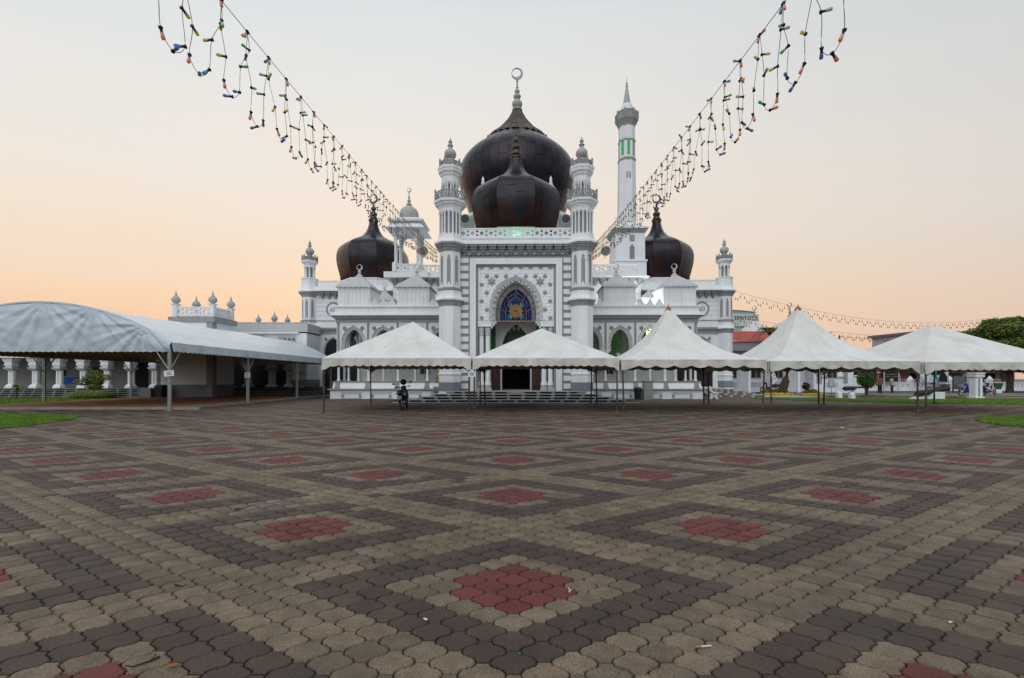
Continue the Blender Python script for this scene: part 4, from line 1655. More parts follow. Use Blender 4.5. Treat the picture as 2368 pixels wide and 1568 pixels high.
mn.lathe([(.56, 25.2), (.56, 26.1), (.50, 26.5), (.42, 26.75)], mi=0, **C8)
mn.lathe([(.37, 26.75), (.10, 28.4)], mi=2, n=8, ph=PI / 8)
mn.lathe([(.07, 28.35), (.12, 28.42), (.12, 28.55), (.06, 28.62), (.09, 28.70), (.08, 28.8), (.03, 28.9), (.015, 29.3)], 8, mi=2)
mina = mn.build("minaret", [WHITE, GREY, FINIAL], None, (10.5, 42.2, 0))
tag(mina, "tall white octagonal minaret with grey balcony and conical spire", "minaret")
octo = MB()
octo_parapet(octo, .93, 25.26, 25.92, .07, lattice=False, knob=False)
kk = 1 / math.cos(PI / 8)
octo.lathe([(.90, 25.26), (.90, 25.85)], n=8, ph=PI / 8, flat=True)
octo.build("balcony_rail", [GREY], mina)
GLOW = mat("green_lit_window", (.02, .30, .06), .4, .3, 6, emit=(.02, .35, .09), estr=.35)
gw = MB().box(-.13, .13, -.02, .02, 21.85, 23.15).mesh("green_window", [GLOW])
gw2 = MB().box(-.13, .13, -.02, .02, 21.85, 23.15).mesh("grille_window", [GREY])
for i in range(4, 8):
    a = i * PI / 4
    put("green_window" if i in (5, 6) else "grille_window", gw if i in (5, 6) else gw2, mina, (.715 * math.cos(a), .715 * math.sin(a), 0), a + PI / 2)
    wp = MB().prism_xz([(-.2, 23.5), (.2, 23.5), (.2, 24.4), (0, 24.75), (-.2, 24.4)], -.012, .012)
    wp.build("pointed_panel", [WHITE], mina, (.70 * math.cos(a), .70 * math.sin(a), 0), a + PI / 2)
for x in (-.16, .1):
    MB().box(x - .06, x + .06, -.80, -.70, 19.7, 20.25).build("slit_window", [GREY], mina)
wn_ = MB()
wn_.prism_xz([(-.22, 12.15), (.22, 12.15), (.22, 13.2), (0, 13.5), (-.22, 13.2)], -1.345, -1.30, 0)
wn_.build("arched_window", [DADO], mina, (.15, 0, 0))
MB().box(-.07, .37, -1.36, -1.30, 13.75, 14.3).build("lattice_panel", [GREY], mina)

# ------------------------------------------------------------------ marquees
CANVAS = mat("marquee_canvas", (0.72, 0.715, 0.69), 0.75, 0.07, 1.3, 0.55, 3.5, stain=(0.52, 0.47, 0.39), stain_amt=0.35, stain_scale=1.1)
CANVAS_V = mat("marquee_valance", (0.58, 0.565, 0.52), 0.8, 0.10, 2.0, 0.5, 8, stain=(0.30, 0.24, 0.16), stain_amt=0.5, stain_scale=2.2)
RUST = mat("rusty_pipe", (0.085, 0.058, 0.045), 0.7, 0.35, 9.0, 0.2, 60, metal=0.3, stain=(0.30, 0.25, 0.21), stain_amt=0.5, stain_scale=9)
CAPM = mat("copper_cap", (0.30, 0.11, 0.05), 0.5, 0.2, 6, metal=0.5)


def nz2(x, y, s=0.0):
    return math.sin(x * 1.7 + s) * math.cos(y * 2.3 - s) + .5 * math.sin(x * 4.1 + y * 3.3 + 2 * s) + .3 * math.sin(x * 9.1 - y * 7.7 + s)


def scallop_strip(mb, path, z0, drop, period, depth, flap=0.0, out=(0, 0), wav=0.02, seed=0.0, mi=0):
    """a hanging valance along a straight path; bottom edge in round scallops, longer at both ends."""
    (x0, y0), (x1, y1) = path
    L = math.hypot(x1 - x0, y1 - y0)
    n = max(8, int(L / period) * 8)
    rows = 4
    V = []
    for j in range(rows + 1):
        for i in range(n + 1):
            f = i / n
            s = f * L
            bot = drop - depth * (1 - abs(math.sin(PI * s / period)) ** .8)
            e = min(s, L - s)
            if flap:
                bot += flap * max(0, 1 - e / .55) ** 1.6
            w = wav * (j / rows) * (math.sin(s * 5.3 + seed) + .6 * math.sin(s * 11.7 + seed * 2)) + .006 * nz2(s * 3, j, seed)
            V.append((x0 + (x1 - x0) * f + out[0] * (w + .01 * j), y0 + (y1 - y0) * f + out[1] * (w + .01 * j), z0 - bot * j / rows))
    F = [(j * (n + 1) + i, j * (n + 1) + i + 1, (j + 1) * (n + 1) + i + 1, (j + 1) * (n + 1) + i) for j in range(rows) for i in range(n)]
    mb.add(V, F, mi)


def marquee(x0, x1, y0, y1, ez, pz, kind, label, seed, scal=.34):
    cx, cy = (x0 + x1) / 2, (y0 + y1) / 2
    o = empty("marquee_tent", label, "tent", (cx, cy, 0), 0, "square white marquee tents")
    hx, hy = (x1 - x0) / 2, (y1 - y0) / 2
    can = MB()
    n, m = 28, 20
    for side in range(4):
        V = []
        for j in range(m + 1):
            t = j / m
            if kind == "pagoda":
                zz = ez + (pz - ez) * (0.30 * t + 0.70 * t ** 2.7)
                k = 1 - t * (1 - .035)
            else:
                zz = ez + (pz - ez) * t
                k = 1 - t
            for i in range(n + 1):
                f = -1 + 2 * i / n
                ax, ay = [(f, -1), (1, f), (-f, 1), (-1, -f)][side]
                sag = -.045 * (1 - f * f) * math.sin(PI * t) if kind != "pagoda" else -.05 * (1 - f * f) * math.sin(PI * min(t * 1.3, 1))
                edge = -.03 * (1 - f * f) * (1 - t) ** 6
                wr = .007 * nz2(f * 4 + seed, t * 5, seed) * math.sin(PI * min(t * 1.2, 1))
                V.append((ax * hx * k, ay * hy * k, zz + sag + wr + edge))
        can.add(V, [(j * (n + 1) + i, j * (n + 1) + i + 1, (j + 1) * (n + 1) + i + 1, (j + 1) * (n + 1) + i) for j in range(m) for i in range(n)])
    can.build("canopy", [CANVAS], o, smooth=True, angle=20)
    for q, (path, out) in enumerate(((((-hx, -hy), (hx, -hy)), (0, -1)), (((hx, -hy), (hx, hy)), (1, 0)), (((hx, hy), (-hx, hy)), (0, 1)), (((-hx, hy), (-hx, -hy)), (-1, 0)))):
        v = MB()
        scallop_strip(v, path, ez, .34, scal, .06 if kind != "pagoda" else .11, flap=.20, out=out, wav=.034, seed=seed + q)
        v.build("valance", [CANVAS_V], o, smooth=True)
    for sx in (-1, 1):
        for sy in (-1, 1):
            px, py = sx * (hx - .07), sy * (hy - .05)
            lg = MB()
            lean = rnd.uniform(-.06, .06)
            lg.tube([(px + lean, py, .0), (px + lean * .5, py, 1.0), (px, py, ez - .02)], .034, 8)
            lg.tube([(px + lean, py, 0), (px + lean * .72, py, .58)], .042, 8)
            lg.box(px + lean - .09, px + lean + .09, py - .09, py + .09, 0, .012)
            lg.build("leg", [RUST], o)
            br = MB().tube([(px, py, ez - .62), (px - sx * .55, py, ez - .05)], .016, 6)
            br.build("brace", [RUST], o)
    for side in range(4):
        for f in (-.34, .34):
            ax, ay = [(f, -1), (1, f), (-f, 1), (-1, -f)][side]
            pth = []
            for j in range(13):
                t = j / 12 * .97
                zz = ez + (pz - ez) * ((0.30 * t + 0.70 * t ** 2.7) if kind == "pagoda" else t)
                kk_ = 1 - t * ((1 - .035) if kind == "pagoda" else 1)
                sag = -.045 * (1 - f * f) * math.sin(PI * (min(t * 1.3, 1) if kind == "pagoda" else t)) - .03 * (1 - f * f) * (1 - t) ** 6
                pth.append((ax * hx * kk_, ay * hy * kk_, zz + sag + .004))
            MB().tube(pth, .009, 4).build("seam", [CANVAS], o)
    rl = MB()
    for (a, b) in (((-hx, -hy), (hx, -hy)), ((hx, -hy), (hx, hy)), ((hx, hy), (-hx, hy)), ((-hx, hy), (-hx, -hy))):
        rl.tube([(a[0] * .985, a[1] * .985, ez - .04), (b[0] * .985, b[1] * .985, ez - .04)], .022, 6)
    for sx in (-1, 1):
        for sy in (-1, 1):
            rl.tube([(sx * hx * .98, sy * hy * .98, ez - .05), (0, 0, (pz if kind != "pagoda" else ez + .45) - .1)], .02, 6)
    if kind == "pagoda":
        rl.tube([(0, 0, ez + .35), (0, 0, pz + .02)], .035, 6)
    rl.build("frame", [RUST], o)
    if kind == "pagoda":
        cpp = MB().lathe([(.16, pz - .06), (.13, pz + .02), (.05, pz + .13), (.02, pz + .16), (.012, pz + .26), (0, pz + .27)], 12)
        cpp.build("cap", [CAPM], o, smooth=True, angle=40)
    return o


marquee(-7.86, -1.74, 18.7, 24.85, 2.22, 4.10, "hip", "white hipped marquee tent standing over the parked motorcycle", 1.0)
marquee(-1.68, 4.34, 18.7, 24.85, 2.22, 3.78, "hip", "low white hipped marquee tent before the mosque entrance steps", 2.3)
marquee(4.42, 10.40, 18.7, 24.85, 2.16, 4.68, "pagoda", "peaked white marquee tent before the mosque's right wing with copper cap", 3.1, .72)
marquee(10.48, 16.62, 18.6, 24.75, 2.10, 4.68, "pagoda", "peaked white marquee tent before the red roofed building", 4.7, .72)
marquee(16.72, 22.8, 18.5, 24.6, 2.05, 3.92, "hip", "grey white hipped marquee tent at the right edge by the lawn", 5.9)

# --- arched marquee -------------------------------------------------
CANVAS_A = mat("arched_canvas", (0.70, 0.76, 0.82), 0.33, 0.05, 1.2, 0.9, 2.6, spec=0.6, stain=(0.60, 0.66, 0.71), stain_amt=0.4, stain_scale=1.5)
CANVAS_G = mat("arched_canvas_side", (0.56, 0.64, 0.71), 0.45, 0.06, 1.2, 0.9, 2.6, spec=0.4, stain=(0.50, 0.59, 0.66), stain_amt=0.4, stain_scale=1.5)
LINING = mat("carpet_lit_lining", (0.30, 0.215, 0.11), 0.9, 0.12, 1.0)  # brown tint paints the carpet's warm bounce onto the lining
STEEL = mat("galvanised_steel", (0.33, 0.35, 0.34), 0.45, 0.12, 5, metal=0.6)
AX0, AX1, AY0, AY1, AE, AR = -26.1, -14.65, 19.5, 36.7, 2.93, 1.76
am = empty("arched_marquee", "long pale blue white arched marquee over the brown carpet", "tent", ((AX0 + AX1) / 2, AY0, 0))
HW = (AX1 - AX0) / 2
LEN = AY1 - AY0


def arch_z(s):
    return AE + AR * (1 - abs(s) ** 2.0) ** .92


rf = MB()
nx, ny = 60, 66
V = []
for j in range(ny + 1):
    y = LEN * j / ny
    bay = abs(math.sin(PI * y / (LEN / 3)))
    for i in range(nx + 1):
        s = -1 + 2 * i / nx
        rip = -.035 * abs(math.sin(PI * (s + 1) * 6)) * (.4 + .6 * bay) - .05 * bay * (1 - s * s)
        V.append((s * HW, y, arch_z(s) + rip + .008 * nz2(s * 9, y * 1.3, .4)))
rf.add(V, [(j * (nx + 1) + i, j * (nx + 1) + i + 1, (j + 1) * (nx + 1) + i + 1, (j + 1) * (nx + 1) + i) for j in range(ny) for i in range(nx)])
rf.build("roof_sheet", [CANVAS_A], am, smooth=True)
ln = MB()
V = []
for j in range(13):
    for i in range(25):
        s = -1 + 2 * i / 24
        V.append((s * (HW - .06), .08 + (LEN - .16) * j / 12, arch_z(s) - .10 - .35 * max(0, 1 - abs(s) * 1.1) ** .8 - .06 * abs(math.sin(j * PI / 4))))
ln.add(V, [(j * 25 + i, j * 25 + i + 1, (j + 1) * 25 + i + 1, (j + 1) * 25 + i) for j in range(12) for i in range(24)])
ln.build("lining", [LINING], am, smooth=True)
for name, y, sg in (("gable_sheet", 0.0, -1), ("gable_sheet", LEN, 1)):
    gb = MB()
    nx, nzr = 150, 26
    V = []
    anch = (-.62, .05, .42, .8)
    for j in range(nzr + 1):
        t = j / nzr
        for i in range(nx + 1):
            s = -1 + 2 * i / nx
            zt = arch_z(s) + .01
            x = s * HW
            zb = 2.50 + .045 * abs(math.sin(PI * (x + HW) / .27))
            z = zt + (zb - zt) * t
            d = 0.0
            for a in anch:
                ax, az = a * HW, arch_z(a)
                rx, rz = x - ax, az - z
                rr = math.hypot(rx, rz) + .15
                ang = math.atan2(rx, rz + .05)
                d += (.075 * math.sin(ang * 15 + a * 9) + .035 * math.sin(ang * 37 + a * 5)) * math.exp(-rr / 1.5) * min(1, rr * 1.6)
            d += .012 * nz2(x * .8, z * 2.2, 1.7) * math.sin(PI * t)
            V.append((x, y + sg * (.015 + .07 * math.sin(PI * t) + d * min(1, t * 5)), z))
    gb.add(V, [(j * (nx + 1) + i, j * (nx + 1) + i + 1, (j + 1) * (nx + 1) + i + 1, (j + 1) * (nx + 1) + i) for j in range(nzr) for i in range(nx)])
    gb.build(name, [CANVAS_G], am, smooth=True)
for sx in (-1, 1):
    v = MB()
    scallop_strip(v, ((sx * HW, 0), (sx * HW, LEN)), AE, .40, .27, .045, out=(sx, 0), wav=.02, seed=sx, mi=0)
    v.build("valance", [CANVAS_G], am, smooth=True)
    v = MB()
    scallop_strip(v, ((sx * (HW - .05), 0.1), (sx * (HW - .05), LEN - .1)), AE - .02, .40, .27, .045, out=(sx, 0), wav=.0, seed=sx, mi=0)
    v.build("inner_valance", [LINING], am, smooth=True)
for k in range(4):
    y = LEN * k / 3
    for sx in (-1, 1):
        x = sx * (HW - .08)
        p = MB()
        for dx_ in (-.035, .035):
            p.box(x + dx_ - .026, x + dx_ + .026, y - .04, y + .04, 0, AE - .02)
        p.box(x - .075, x + .075, y - .05, y + .05, 1.66, 1.74)
        p.box(x - .13, x + .13, y - .1, y + .1, 0, .015)
        p.build("post", [STEEL], am)
        for ddx, ddy in ((-sx * .75, 0), (0, .8), (0, -.8)):
            if not (0 <= y + ddy <= LEN):
                continue
            b = MB().tube([(x, y, 1.7), (x + ddx, y + ddy, AE - .12)], .022, 6)
            b.build("strut", [STEEL], am)
    rib = MB().tube([(s * (HW - .03), y, arch_z(s) - .06) for s in np.linspace(-1, 1, 21)], .03, 6)
    rib.build("roof_rib", [STEEL], am)

# carpeted platform with kerb stones
CARPET = mat("brown_carpet", (0.34, 0.155, 0.06), 0.95, 0.22, 1.4, 0.3, 90, stain=(0.30, 0.19, 0.12), stain_amt=0.4, stain_scale=0.7)
KERB = mat("kerb_concrete", (0.24, 0.24, 0.235), 0.85, 0.2, 2.0, 0.2, 40)
pf = MB().box(-26.1, -14.95, 20.45, 38.5, -.05, .085)
plat = pf.build("carpet_platform", [CARPET])
tag(plat, "low platform covered in brown carpet under the arched marquee", "platform")
kb_me = MB().frustum(0, 0, -.05, .10, .60, .085, .595, .075).mesh("kerbstone", [KERB])
for k in range(10):
    put("kerbstone", kb_me, plat, (-25.5 + k * 1.21, 20.36, rnd.uniform(-.008, .004)), rnd.uniform(-.01, .01))
for k in range(14):
    put("kerbstone", kb_me, plat, (-14.86, 21.05 + k * 1.21, rnd.uniform(-.008, .004)), PI / 2 + rnd.uniform(-.01, .01))

# ------------------------------------------------------------------ coloured light strings
WIRE = mat("black_wire", (0.02, 0.018, 0.018), 0.6, 0.1)
SOCK = mat("black_socket", (0.018, 0.018, 0.02), 0.5, 0.1)
FROST = mat("frosted_glass", (0.55, 0.53, 0.48), 0.35, 0.1)
BULBC = {"red": (0.55, 0.16, 0.09), "blue": (0.02, 0.12, 0.42), "cyan": (0.02, 0.28, 0.45), "yellow": (0.55, 0.40, 0.03),
         "green": (0.06, 0.32, 0.10), "pale": (0.30, 0.36, 0.20)}


def bulb_mb(b=None, M=None, mi0=0):
    b = b or MB()
    s = len(b.v)
    b.lathe([(.016, .014), (.019, .008), (.016, 0), (.011, -.012), (.011, -.034)], 7, mi=mi0)
    b.lathe([(.0135, -.032), (.014, -.048)], 7, mi=mi0 + 1)
    b.lathe([(.0145, -.046), (.0165, -.060), (.0165, -.076), (.013, -.083), (0, -.085)], 7, mi=mi0 + 2)
    if M:
        b.xform(M, s)
    return b


bulb_me = {}
for cname, c in BULBC.items():
    gm = mat("bulb_" + cname, c, 0.18, 0.1, 20, spec=0.6, emit=c, estr=0.25)
    bulb_me[cname] = bulb_mb().mesh("bulb", [SOCK, FROST, gm], True, 50)


def light_curtain(A, Bp, sag, label, seed, y_ext):
    rr = random.Random(seed)
    A, Bp = Vector(A), Vector(Bp)
    root = empty("light_string", label, "string lights", tuple(Bp), 0, "coloured light strings over the forecourt")

    def cab(t):
        p = A + (Bp - A) * t
        p.z -= sag * 4 * t * (1 - t)
        return p - Bp
    wire = MB()
    wire.tube([tuple(cab(t)) for t in np.linspace(0, 1, 60)], .0035, 4)
    L = (Bp - A).length
    nl = int(L / .415)
    bulbs = []
    for k in range(4, nl):
        t0 = k / nl
        t1 = t0 + .95 / nl
        P, Q = cab(t0), cab(t1)
        drop = rr.uniform(.62, .73)
        sway = Vector((rr.uniform(-.05, .05), rr.uniform(-.05, .05), 0))
        mid = (P + Q) / 2
        pts = [P, P + Vector((rr.uniform(-.02, .02), 0, -drop * .28)), P * .8 + Q * .2 + sway * .5 + Vector((0, 0, -drop * .62)), mid * .4 + P * .6 + sway + Vector((0, 0, -drop * .93)),
               mid + sway + Vector((0, 0, -drop * 1.04)),
               mid * .4 + Q * .6 + sway + Vector((0, 0, -drop * .90)), Q * .8 + P * .2 + sway * .5 + Vector((0, 0, -drop * .55)), Q + Vector((rr.uniform(-.02, .02), 0, -drop * .25)), Q]
        # resample smoothly
        sm = []
        for i in range(len(pts) - 1):
            p0, p1, p2, p3 = pts[max(i - 1, 0)], pts[i], pts[i + 1], pts[min(i + 2, len(pts) - 1)]
            for f in (0, .2, .4, .6, .8):
                sm.append(.5 * ((2 * p1) + (-p0 + p2) * f + (2 * p0 - 5 * p1 + 4 * p2 - p3) * f * f + (-p0 + 3 * p1 - 3 * p2 + p3) * f ** 3))
        sm.append(pts[-1])
        wire.tube([tuple(p) for p in sm], .0022, 4)
        for idx, cs in ((0, ("blue", "red")), (1, ("yellow", "pale")), (2, ("yellow", "yellow", "pale", "green")), (3, ("red",)), (5, ("blue", "cyan")), (4, ("blue", "red")), (6, ("pale", "green", "yellow")), (7, ("yellow", "pale", "green")), (8, ("red",))):
            p = pts[idx]
            if idx in (3, 8):
                d = Vector((rr.uniform(-.4, .4), rr.uniform(-.4, .4), -1))
            else:
                d = Vector((rr.uniform(-1, 1), rr.uniform(-1, 1), rr.uniform(-.6, .4)))
            d.normalize()
            q = Vector((0, 0, -1)).rotation_difference(d)
            bulbs.append((p, q, rr.choice(cs)))
    wo_ = wire.build("wire", [WIRE], root)
    bulbs_sorted = bulbs
    for p, q, c in bulbs_sorted[:300]:
        ob = put("bulb", bulb_me[c], root, tuple(p))
        ob.rotation_mode = "QUATERNION"
        ob.rotation_quaternion = q
        ob.scale = (.74,) * 3
    rest = MB()
    cols = list(BULBC)
    for p, q, c in bulbs_sorted[300:]:
        s = len(rest.v)
        f0 = len(rest.f)
        bulb_mb(rest, Matrix.Translation(p) @ q.to_matrix().to_4x4() @ Matrix.Scale(.74, 4), 0)
        for fi in range(f0, len(rest.f)):
            if rest.m[fi] == 2:
                rest.m[fi] = 2 + cols.index(c)
    if bulbs_sorted[300:]:
        ro = rest.build("bulbs", [SOCK, FROST] + [MATS["bulb_" + c] for c in cols], root)
        ro["kind"] = "stuff"
    return root


light_curtain((-1.98, 1.0, 3.84), (-4.55, 27.3, 9.05), 0.24, "curtain of coloured bulbs strung from upper left to the left portal tower", 11, 1)
light_curtain((1.80, 1.0, 3.80), (4.45, 27.3, 9.12), 0.24, "curtain of coloured bulbs strung from upper right to the right portal tower", 12, 1)

# ------------------------------------------------------------------ left annex with arcade
annex = empty("arcade_annex", "white annex with paired columns and steps behind the arched marquee", "building", (-28, 33, 0))
ox, oy = 28.0, -33.0
an = MB()
an.box(-44 + ox, -25.2 + ox, 33.6 + oy, 42 + oy, 0, .68, 1)
an.box(-44 + ox, -25.2 + ox, 33.0 + oy, 33.9 + oy, 2.9, 5.2, 0)
an.box(-44 + ox, -25.2 + ox, 36.4 + oy, 36.7 + oy, .6, 5.2, 2)
an.box(-44 + ox, -25.2 + ox, 33.9 + oy, 36.4 + oy, 3.0, 3.2, 3)
an.box(-44 + ox, -25.2 + ox, 33.0 + oy, 42 + oy, 5.2, 5.45, 0)
an.box(-25.2 + ox, -21.5 + ox, 32.5 + oy, 35.0 + oy, .95, 5.42, 0)
an.box(-25.22 + ox, -21.48 + ox, 32.48 + oy, 35.02 + oy, 0, .95, 3)
an.box(-21.9 + ox, -21.46 + ox, 32.46 + oy, 32.9 + oy, .0, 5.42, 4)
an.box(-24.6 + ox, -21.3 + ox, 32.4 + oy, 35.1 + oy, 5.42, 5.80, 4)
an.build("wall", [WHITE, MARBLE, mat("annex_inner_wall", (.34, .34, .33), .8, .1), DADO, GREY], annex)
ac = MB()
ac.box(-.36, .36, -.3, .3, .68, .82)
ac.frustum(0, 0, .82, .96, .33, .27, .26, .2)
for sx in (-1, 1):
    ac.lathe([(.135, .96), (.13, 1.9), (.135, 1.98)], 12, sx * .14, 0)
    ac.lathe([(.12, .96), (.12, 1.95)], 10, sx * .12, .14)
ac.frustum(0, 0, 1.98, 2.12, .26, .2, .40, .34, 1)
ac.box(-.42, .42, -.35, .35, 2.12, 2.2, 1)
ac.frustum(0, 0, 2.2, 2.42, .24, .24, .42, .34, 0)
ac.frustum(0, 0, 2.42, 2.62, .34, .3, .34, .3, 0)
ac.frustum(0, 0, 2.62, 2.9, .42, .34, .50, .40, 0)
acme = ac.mesh("paired_column", [WHITE, LGREY], True, 30)
for k in range(8):
    put("paired_column", acme, annex, (-38.65 + 1.755 * k + ox, 33.45 + oy, 0), scale=(.78, .8, 1))
stx = MB()
for k, (z, y) in enumerate(((.14, 31.5), (.28, 31.95), (.42, 32.4), (.56, 32.85), (.68, 33.3))):
    stx.box(-44 + ox, -25.6 + ox, y + .16 + oy, 34 + oy, 0, z - .05)
sto = stx.build("steps", [STONE_D], annex)
tread_me = MB().box(-9.2, 9.2, -.02, .45, -.045, 0).mesh("tread", [mat("grey_tread", (.20, .20, .195), .8, .2, 2.0)])
rb_me = MB().box(-.07, .07, 0, .2, -.14, -.045).mesh("riser_block", [MATS["grey_tread"]])
for k, (z, y) in enumerate(((.14, 31.5), (.28, 31.95), (.42, 32.4), (.56, 32.85), (.68, 33.3))):
    put("tread", tread_me, sto, (-34.8 + ox, y + oy, z))
    for q in range(24):
        put("riser_block", rb_me, sto, (-43.4 + q * .76 + (k % 2) * .38 + ox, y + .02 + oy, z))
MB().box(-25.9 + ox, -25.2 + ox, 31.6 + oy, 33.6 + oy, 0, .72).build("step_cheek", [DADO], annex)
# dark doorways, enlarged to paint shade behind the columns, and a board
for x, w, z0, z1, m in ((-36.2, .8, 1.6, 3.0, DARK), (-33.0, 1.1, .7, 2.3, mat("brown_partition", (.075, .065, .045), .8, .2)), (-30.0, 1.6, .7, 2.8, DARK), (-27.4, 1.3, .7, 2.8, DARK)):
    MB().box(-w / 2, w / 2, -.06, 0, z0, z1).build("doorway", [m], annex, (x + ox, 36.39 + oy, 0))
bt = MB().box(-.75, .75, -.3, .3, 0, .06)
for sx in (-1, 1):
    for sy in (-1, 1):
        bt.box(sx * .68 - .03, sx * .68 + .03, sy * .25 - .03, sy * .25 + .03, -.7, 0)
bt.box(-.76, .76, -.31, .31, -.45, .065, 1)
bto = bt.build("covered_table", [LGREY, mat("blue_cloth", (.012, .07, .30), .8, .15)], None, (-33.6, 34.6, 1.42))
tag(bto, "table under a bright blue cloth inside the annex arcade", "table")
# roof railing with onion finials
onion = [(.20, 0), (.20, .05), (.14, .09), (.24, .16), (.34, .30), (.35, .42), (.30, .55), (.17, .70), (.09, .82), (.06, .88), (.10, .92), (.05, .98), (.03, 1.1), (0, 1.35)]
on_me = MB().lathe(onion, 18).mesh("onion_finial", [FINIAL], True, 40)
post_b = MB().box(-.19, .19, -.19, .19, 0, 1.05)
post_b.box(-.07, .07, -.2, .2, .1, .9)
post_b.frustum(0, 0, 1.05, 1.14, .20, .20, .30, .30)
post_me = post_b.mesh("rail_post", [WHITE])
for px, py in ((-24.25, 32.7), (-21.6, 32.7), (-21.6, 34.8), (-24.25, 34.8)):
    p = put("rail_post", post_me, annex, (px + ox, py + oy, 5.8), scale=.82)
    put("onion_finial", on_me, annex, (px + ox, py + oy, 6.72), scale=.82)
rw = MB()
pierced(rw, -1.25, 1.25, 5.86, 6.55, -.05, .05)
rw_me = rw.mesh("roof_railing", [WHITE])
put("roof_railing", rw_me, annex, (-22.92 + ox, 32.7 + oy, 0))
put("roof_railing", rw_me, annex, (-21.6 + ox, 33.75 + oy, 0), PI / 2, scale=(.75, 1, 1))
put("onion_finial", on_me, annex, (-38.2 + ox, 33.6 + oy, 6.2), scale=1.0)
put("rail_post", post_me, annex, (-38.2 + ox, 33.6 + oy, 5.4), scale=.75)

link = empty("link_arcade", "low white arcade with crenellated parapet joining annex and mosque", "building", (-19.5, 37.5, 0))
lk = MB()
lk.box(-4.2, 2.6, -.3, 2.5, 2.7, 5.1, 0)
lk.box(-4.2, 2.7, -.4, 2.5, 5.2, 5.9, 1)
lk.box(-3.2, 2.0, -.5, 2.5, 5.05, 5.18, 0)
lk.box(-2.4, 4.2, -2.2, 4.0, .0, .70, 2)
lk.box(1.4, 2.6, -.32, 2.5, .7, 2.7, 0)
lk.box(1.38, 2.62, -.34, 2.5, .7, 1.3, 3)
lk.box(-8.0, 4.0, 3.9, 4.1, 0, 5.1, 4)
lk.build("wall", [WHITE, LGREY, STONE_D, DADO, DARK], link)
cr = MB().box(-.10, .10, -.42, -.2, 5.9, 5.98).mesh("merlon", [LGREY])
for k in range(21):
    put("merlon", cr, link, (-3.0 + k * .275, 0, 0))
vp = MB()
for i in range(4):
    hole_panel(vp, (-.72 + i * .36, -.36 + i * .36, 4.25, 4.95), star_pts(-.54 + i * .36, 4.6, .15, 6, .4), -.34, -.30, True)
vpm = vp.mesh("vent_panel", [LGREY])
for x in (-1.55, 1.0):
    put("vent_panel", vpm, link, (x, 0, 0))
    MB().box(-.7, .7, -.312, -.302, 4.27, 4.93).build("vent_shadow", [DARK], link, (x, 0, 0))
for x in (-2.3, -.35, 1.1):
    put("paired_column", acme, link, (x, -.1, 0))
for k in range(4):
    MB().box(-2.6 - k * .12, 4.6, -.02, .45, -.045, 0).build("tread", [MATS["grey_tread"]], link, (0, -2.4 - k * .34 + .6, .70 - k * .16))
    MB().box(-2.5 - k * .12, 4.6, .1, .45, -.2, -.045).build("riser", [STONE_D], link, (0, -2.4 - k * .34 + .6, .70 - k * .16))
for px, py, s in ((-6.0, 8.0, .78), (-4.4, 8.0, .9), (-3.3, 8.4, .78)):
    put("onion_finial", on_me, link, (px, py, 6.95 if s < .8 else 7.05), scale=s)
    put("rail_post", post_me, link, (px, py, 6.25), scale=.62 if s < .8 else .70)
MB().box(-6.6, -2.8, 7.6, 12, 0, 6.3).build("rear_block", [WHITE], link)

# things by the link arcade
ys = MB().tube([(0, 0, 0), (0, 0, .95)], .025, 6)
ys.box(-.14, .14, -.14, .14, 0, .03)
yo = ys.build("notice_stand", [DADO], None, (-15.9, 34.2, 0.70))
tag(yo, "small yellow notice on a grey stand near the link arcade", "sign")
MB().box(-.22, .22, -.03, -.005, .92, 1.2).build("notice_board", [mat("yellow_board", (.62, .36, .02), .6, .05)], yo)
tp = MB()
for z, s in ((.33, 3), ):
    for k, (a, b) in enumerate(((-.15, .15), (-.1, .08), (-.16, .12))):
        tp.box(a, b, -.034, -.031, 1.13 - k * .07, 1.15 - k * .07)
tp.build("notice_text", [DARK], yo)
PLAST = mat("black_plastic", (.012, .012, .013), .45, .1)
bn = MB().frustum(0, 0, 0, .82, .22, .22, .28, .28)
bn.frustum(0, 0, .82, .88, .30, .30, .29, .29)
bn.frustum(0, 0, .88, .95, .27, .27, .18, .18)
bino = bn.build("wheelie_bin", [PLAST], None, (-24.7, 31.9, 0))
tag(bino, "black plastic bin beside the white annex wall", "bin", "black bins")

# ------------------------------------------------------------------ plants
LEAF_D = mat("leaf_dark", (0.028, 0.075, 0.014), 0.55, 0.4, 2.5)
LEAF_M = mat("leaf_mid", (0.065, 0.14, 0.02), 0.55, 0.4, 2.5)
LEAF_Y = mat("leaf_yellow", (0.20, 0.20, 0.025), 0.55, 0.3, 2.5)
BARK = mat("bark", (0.065, 0.048, 0.035), 0.9, 0.3, 6, 0.4, 30)


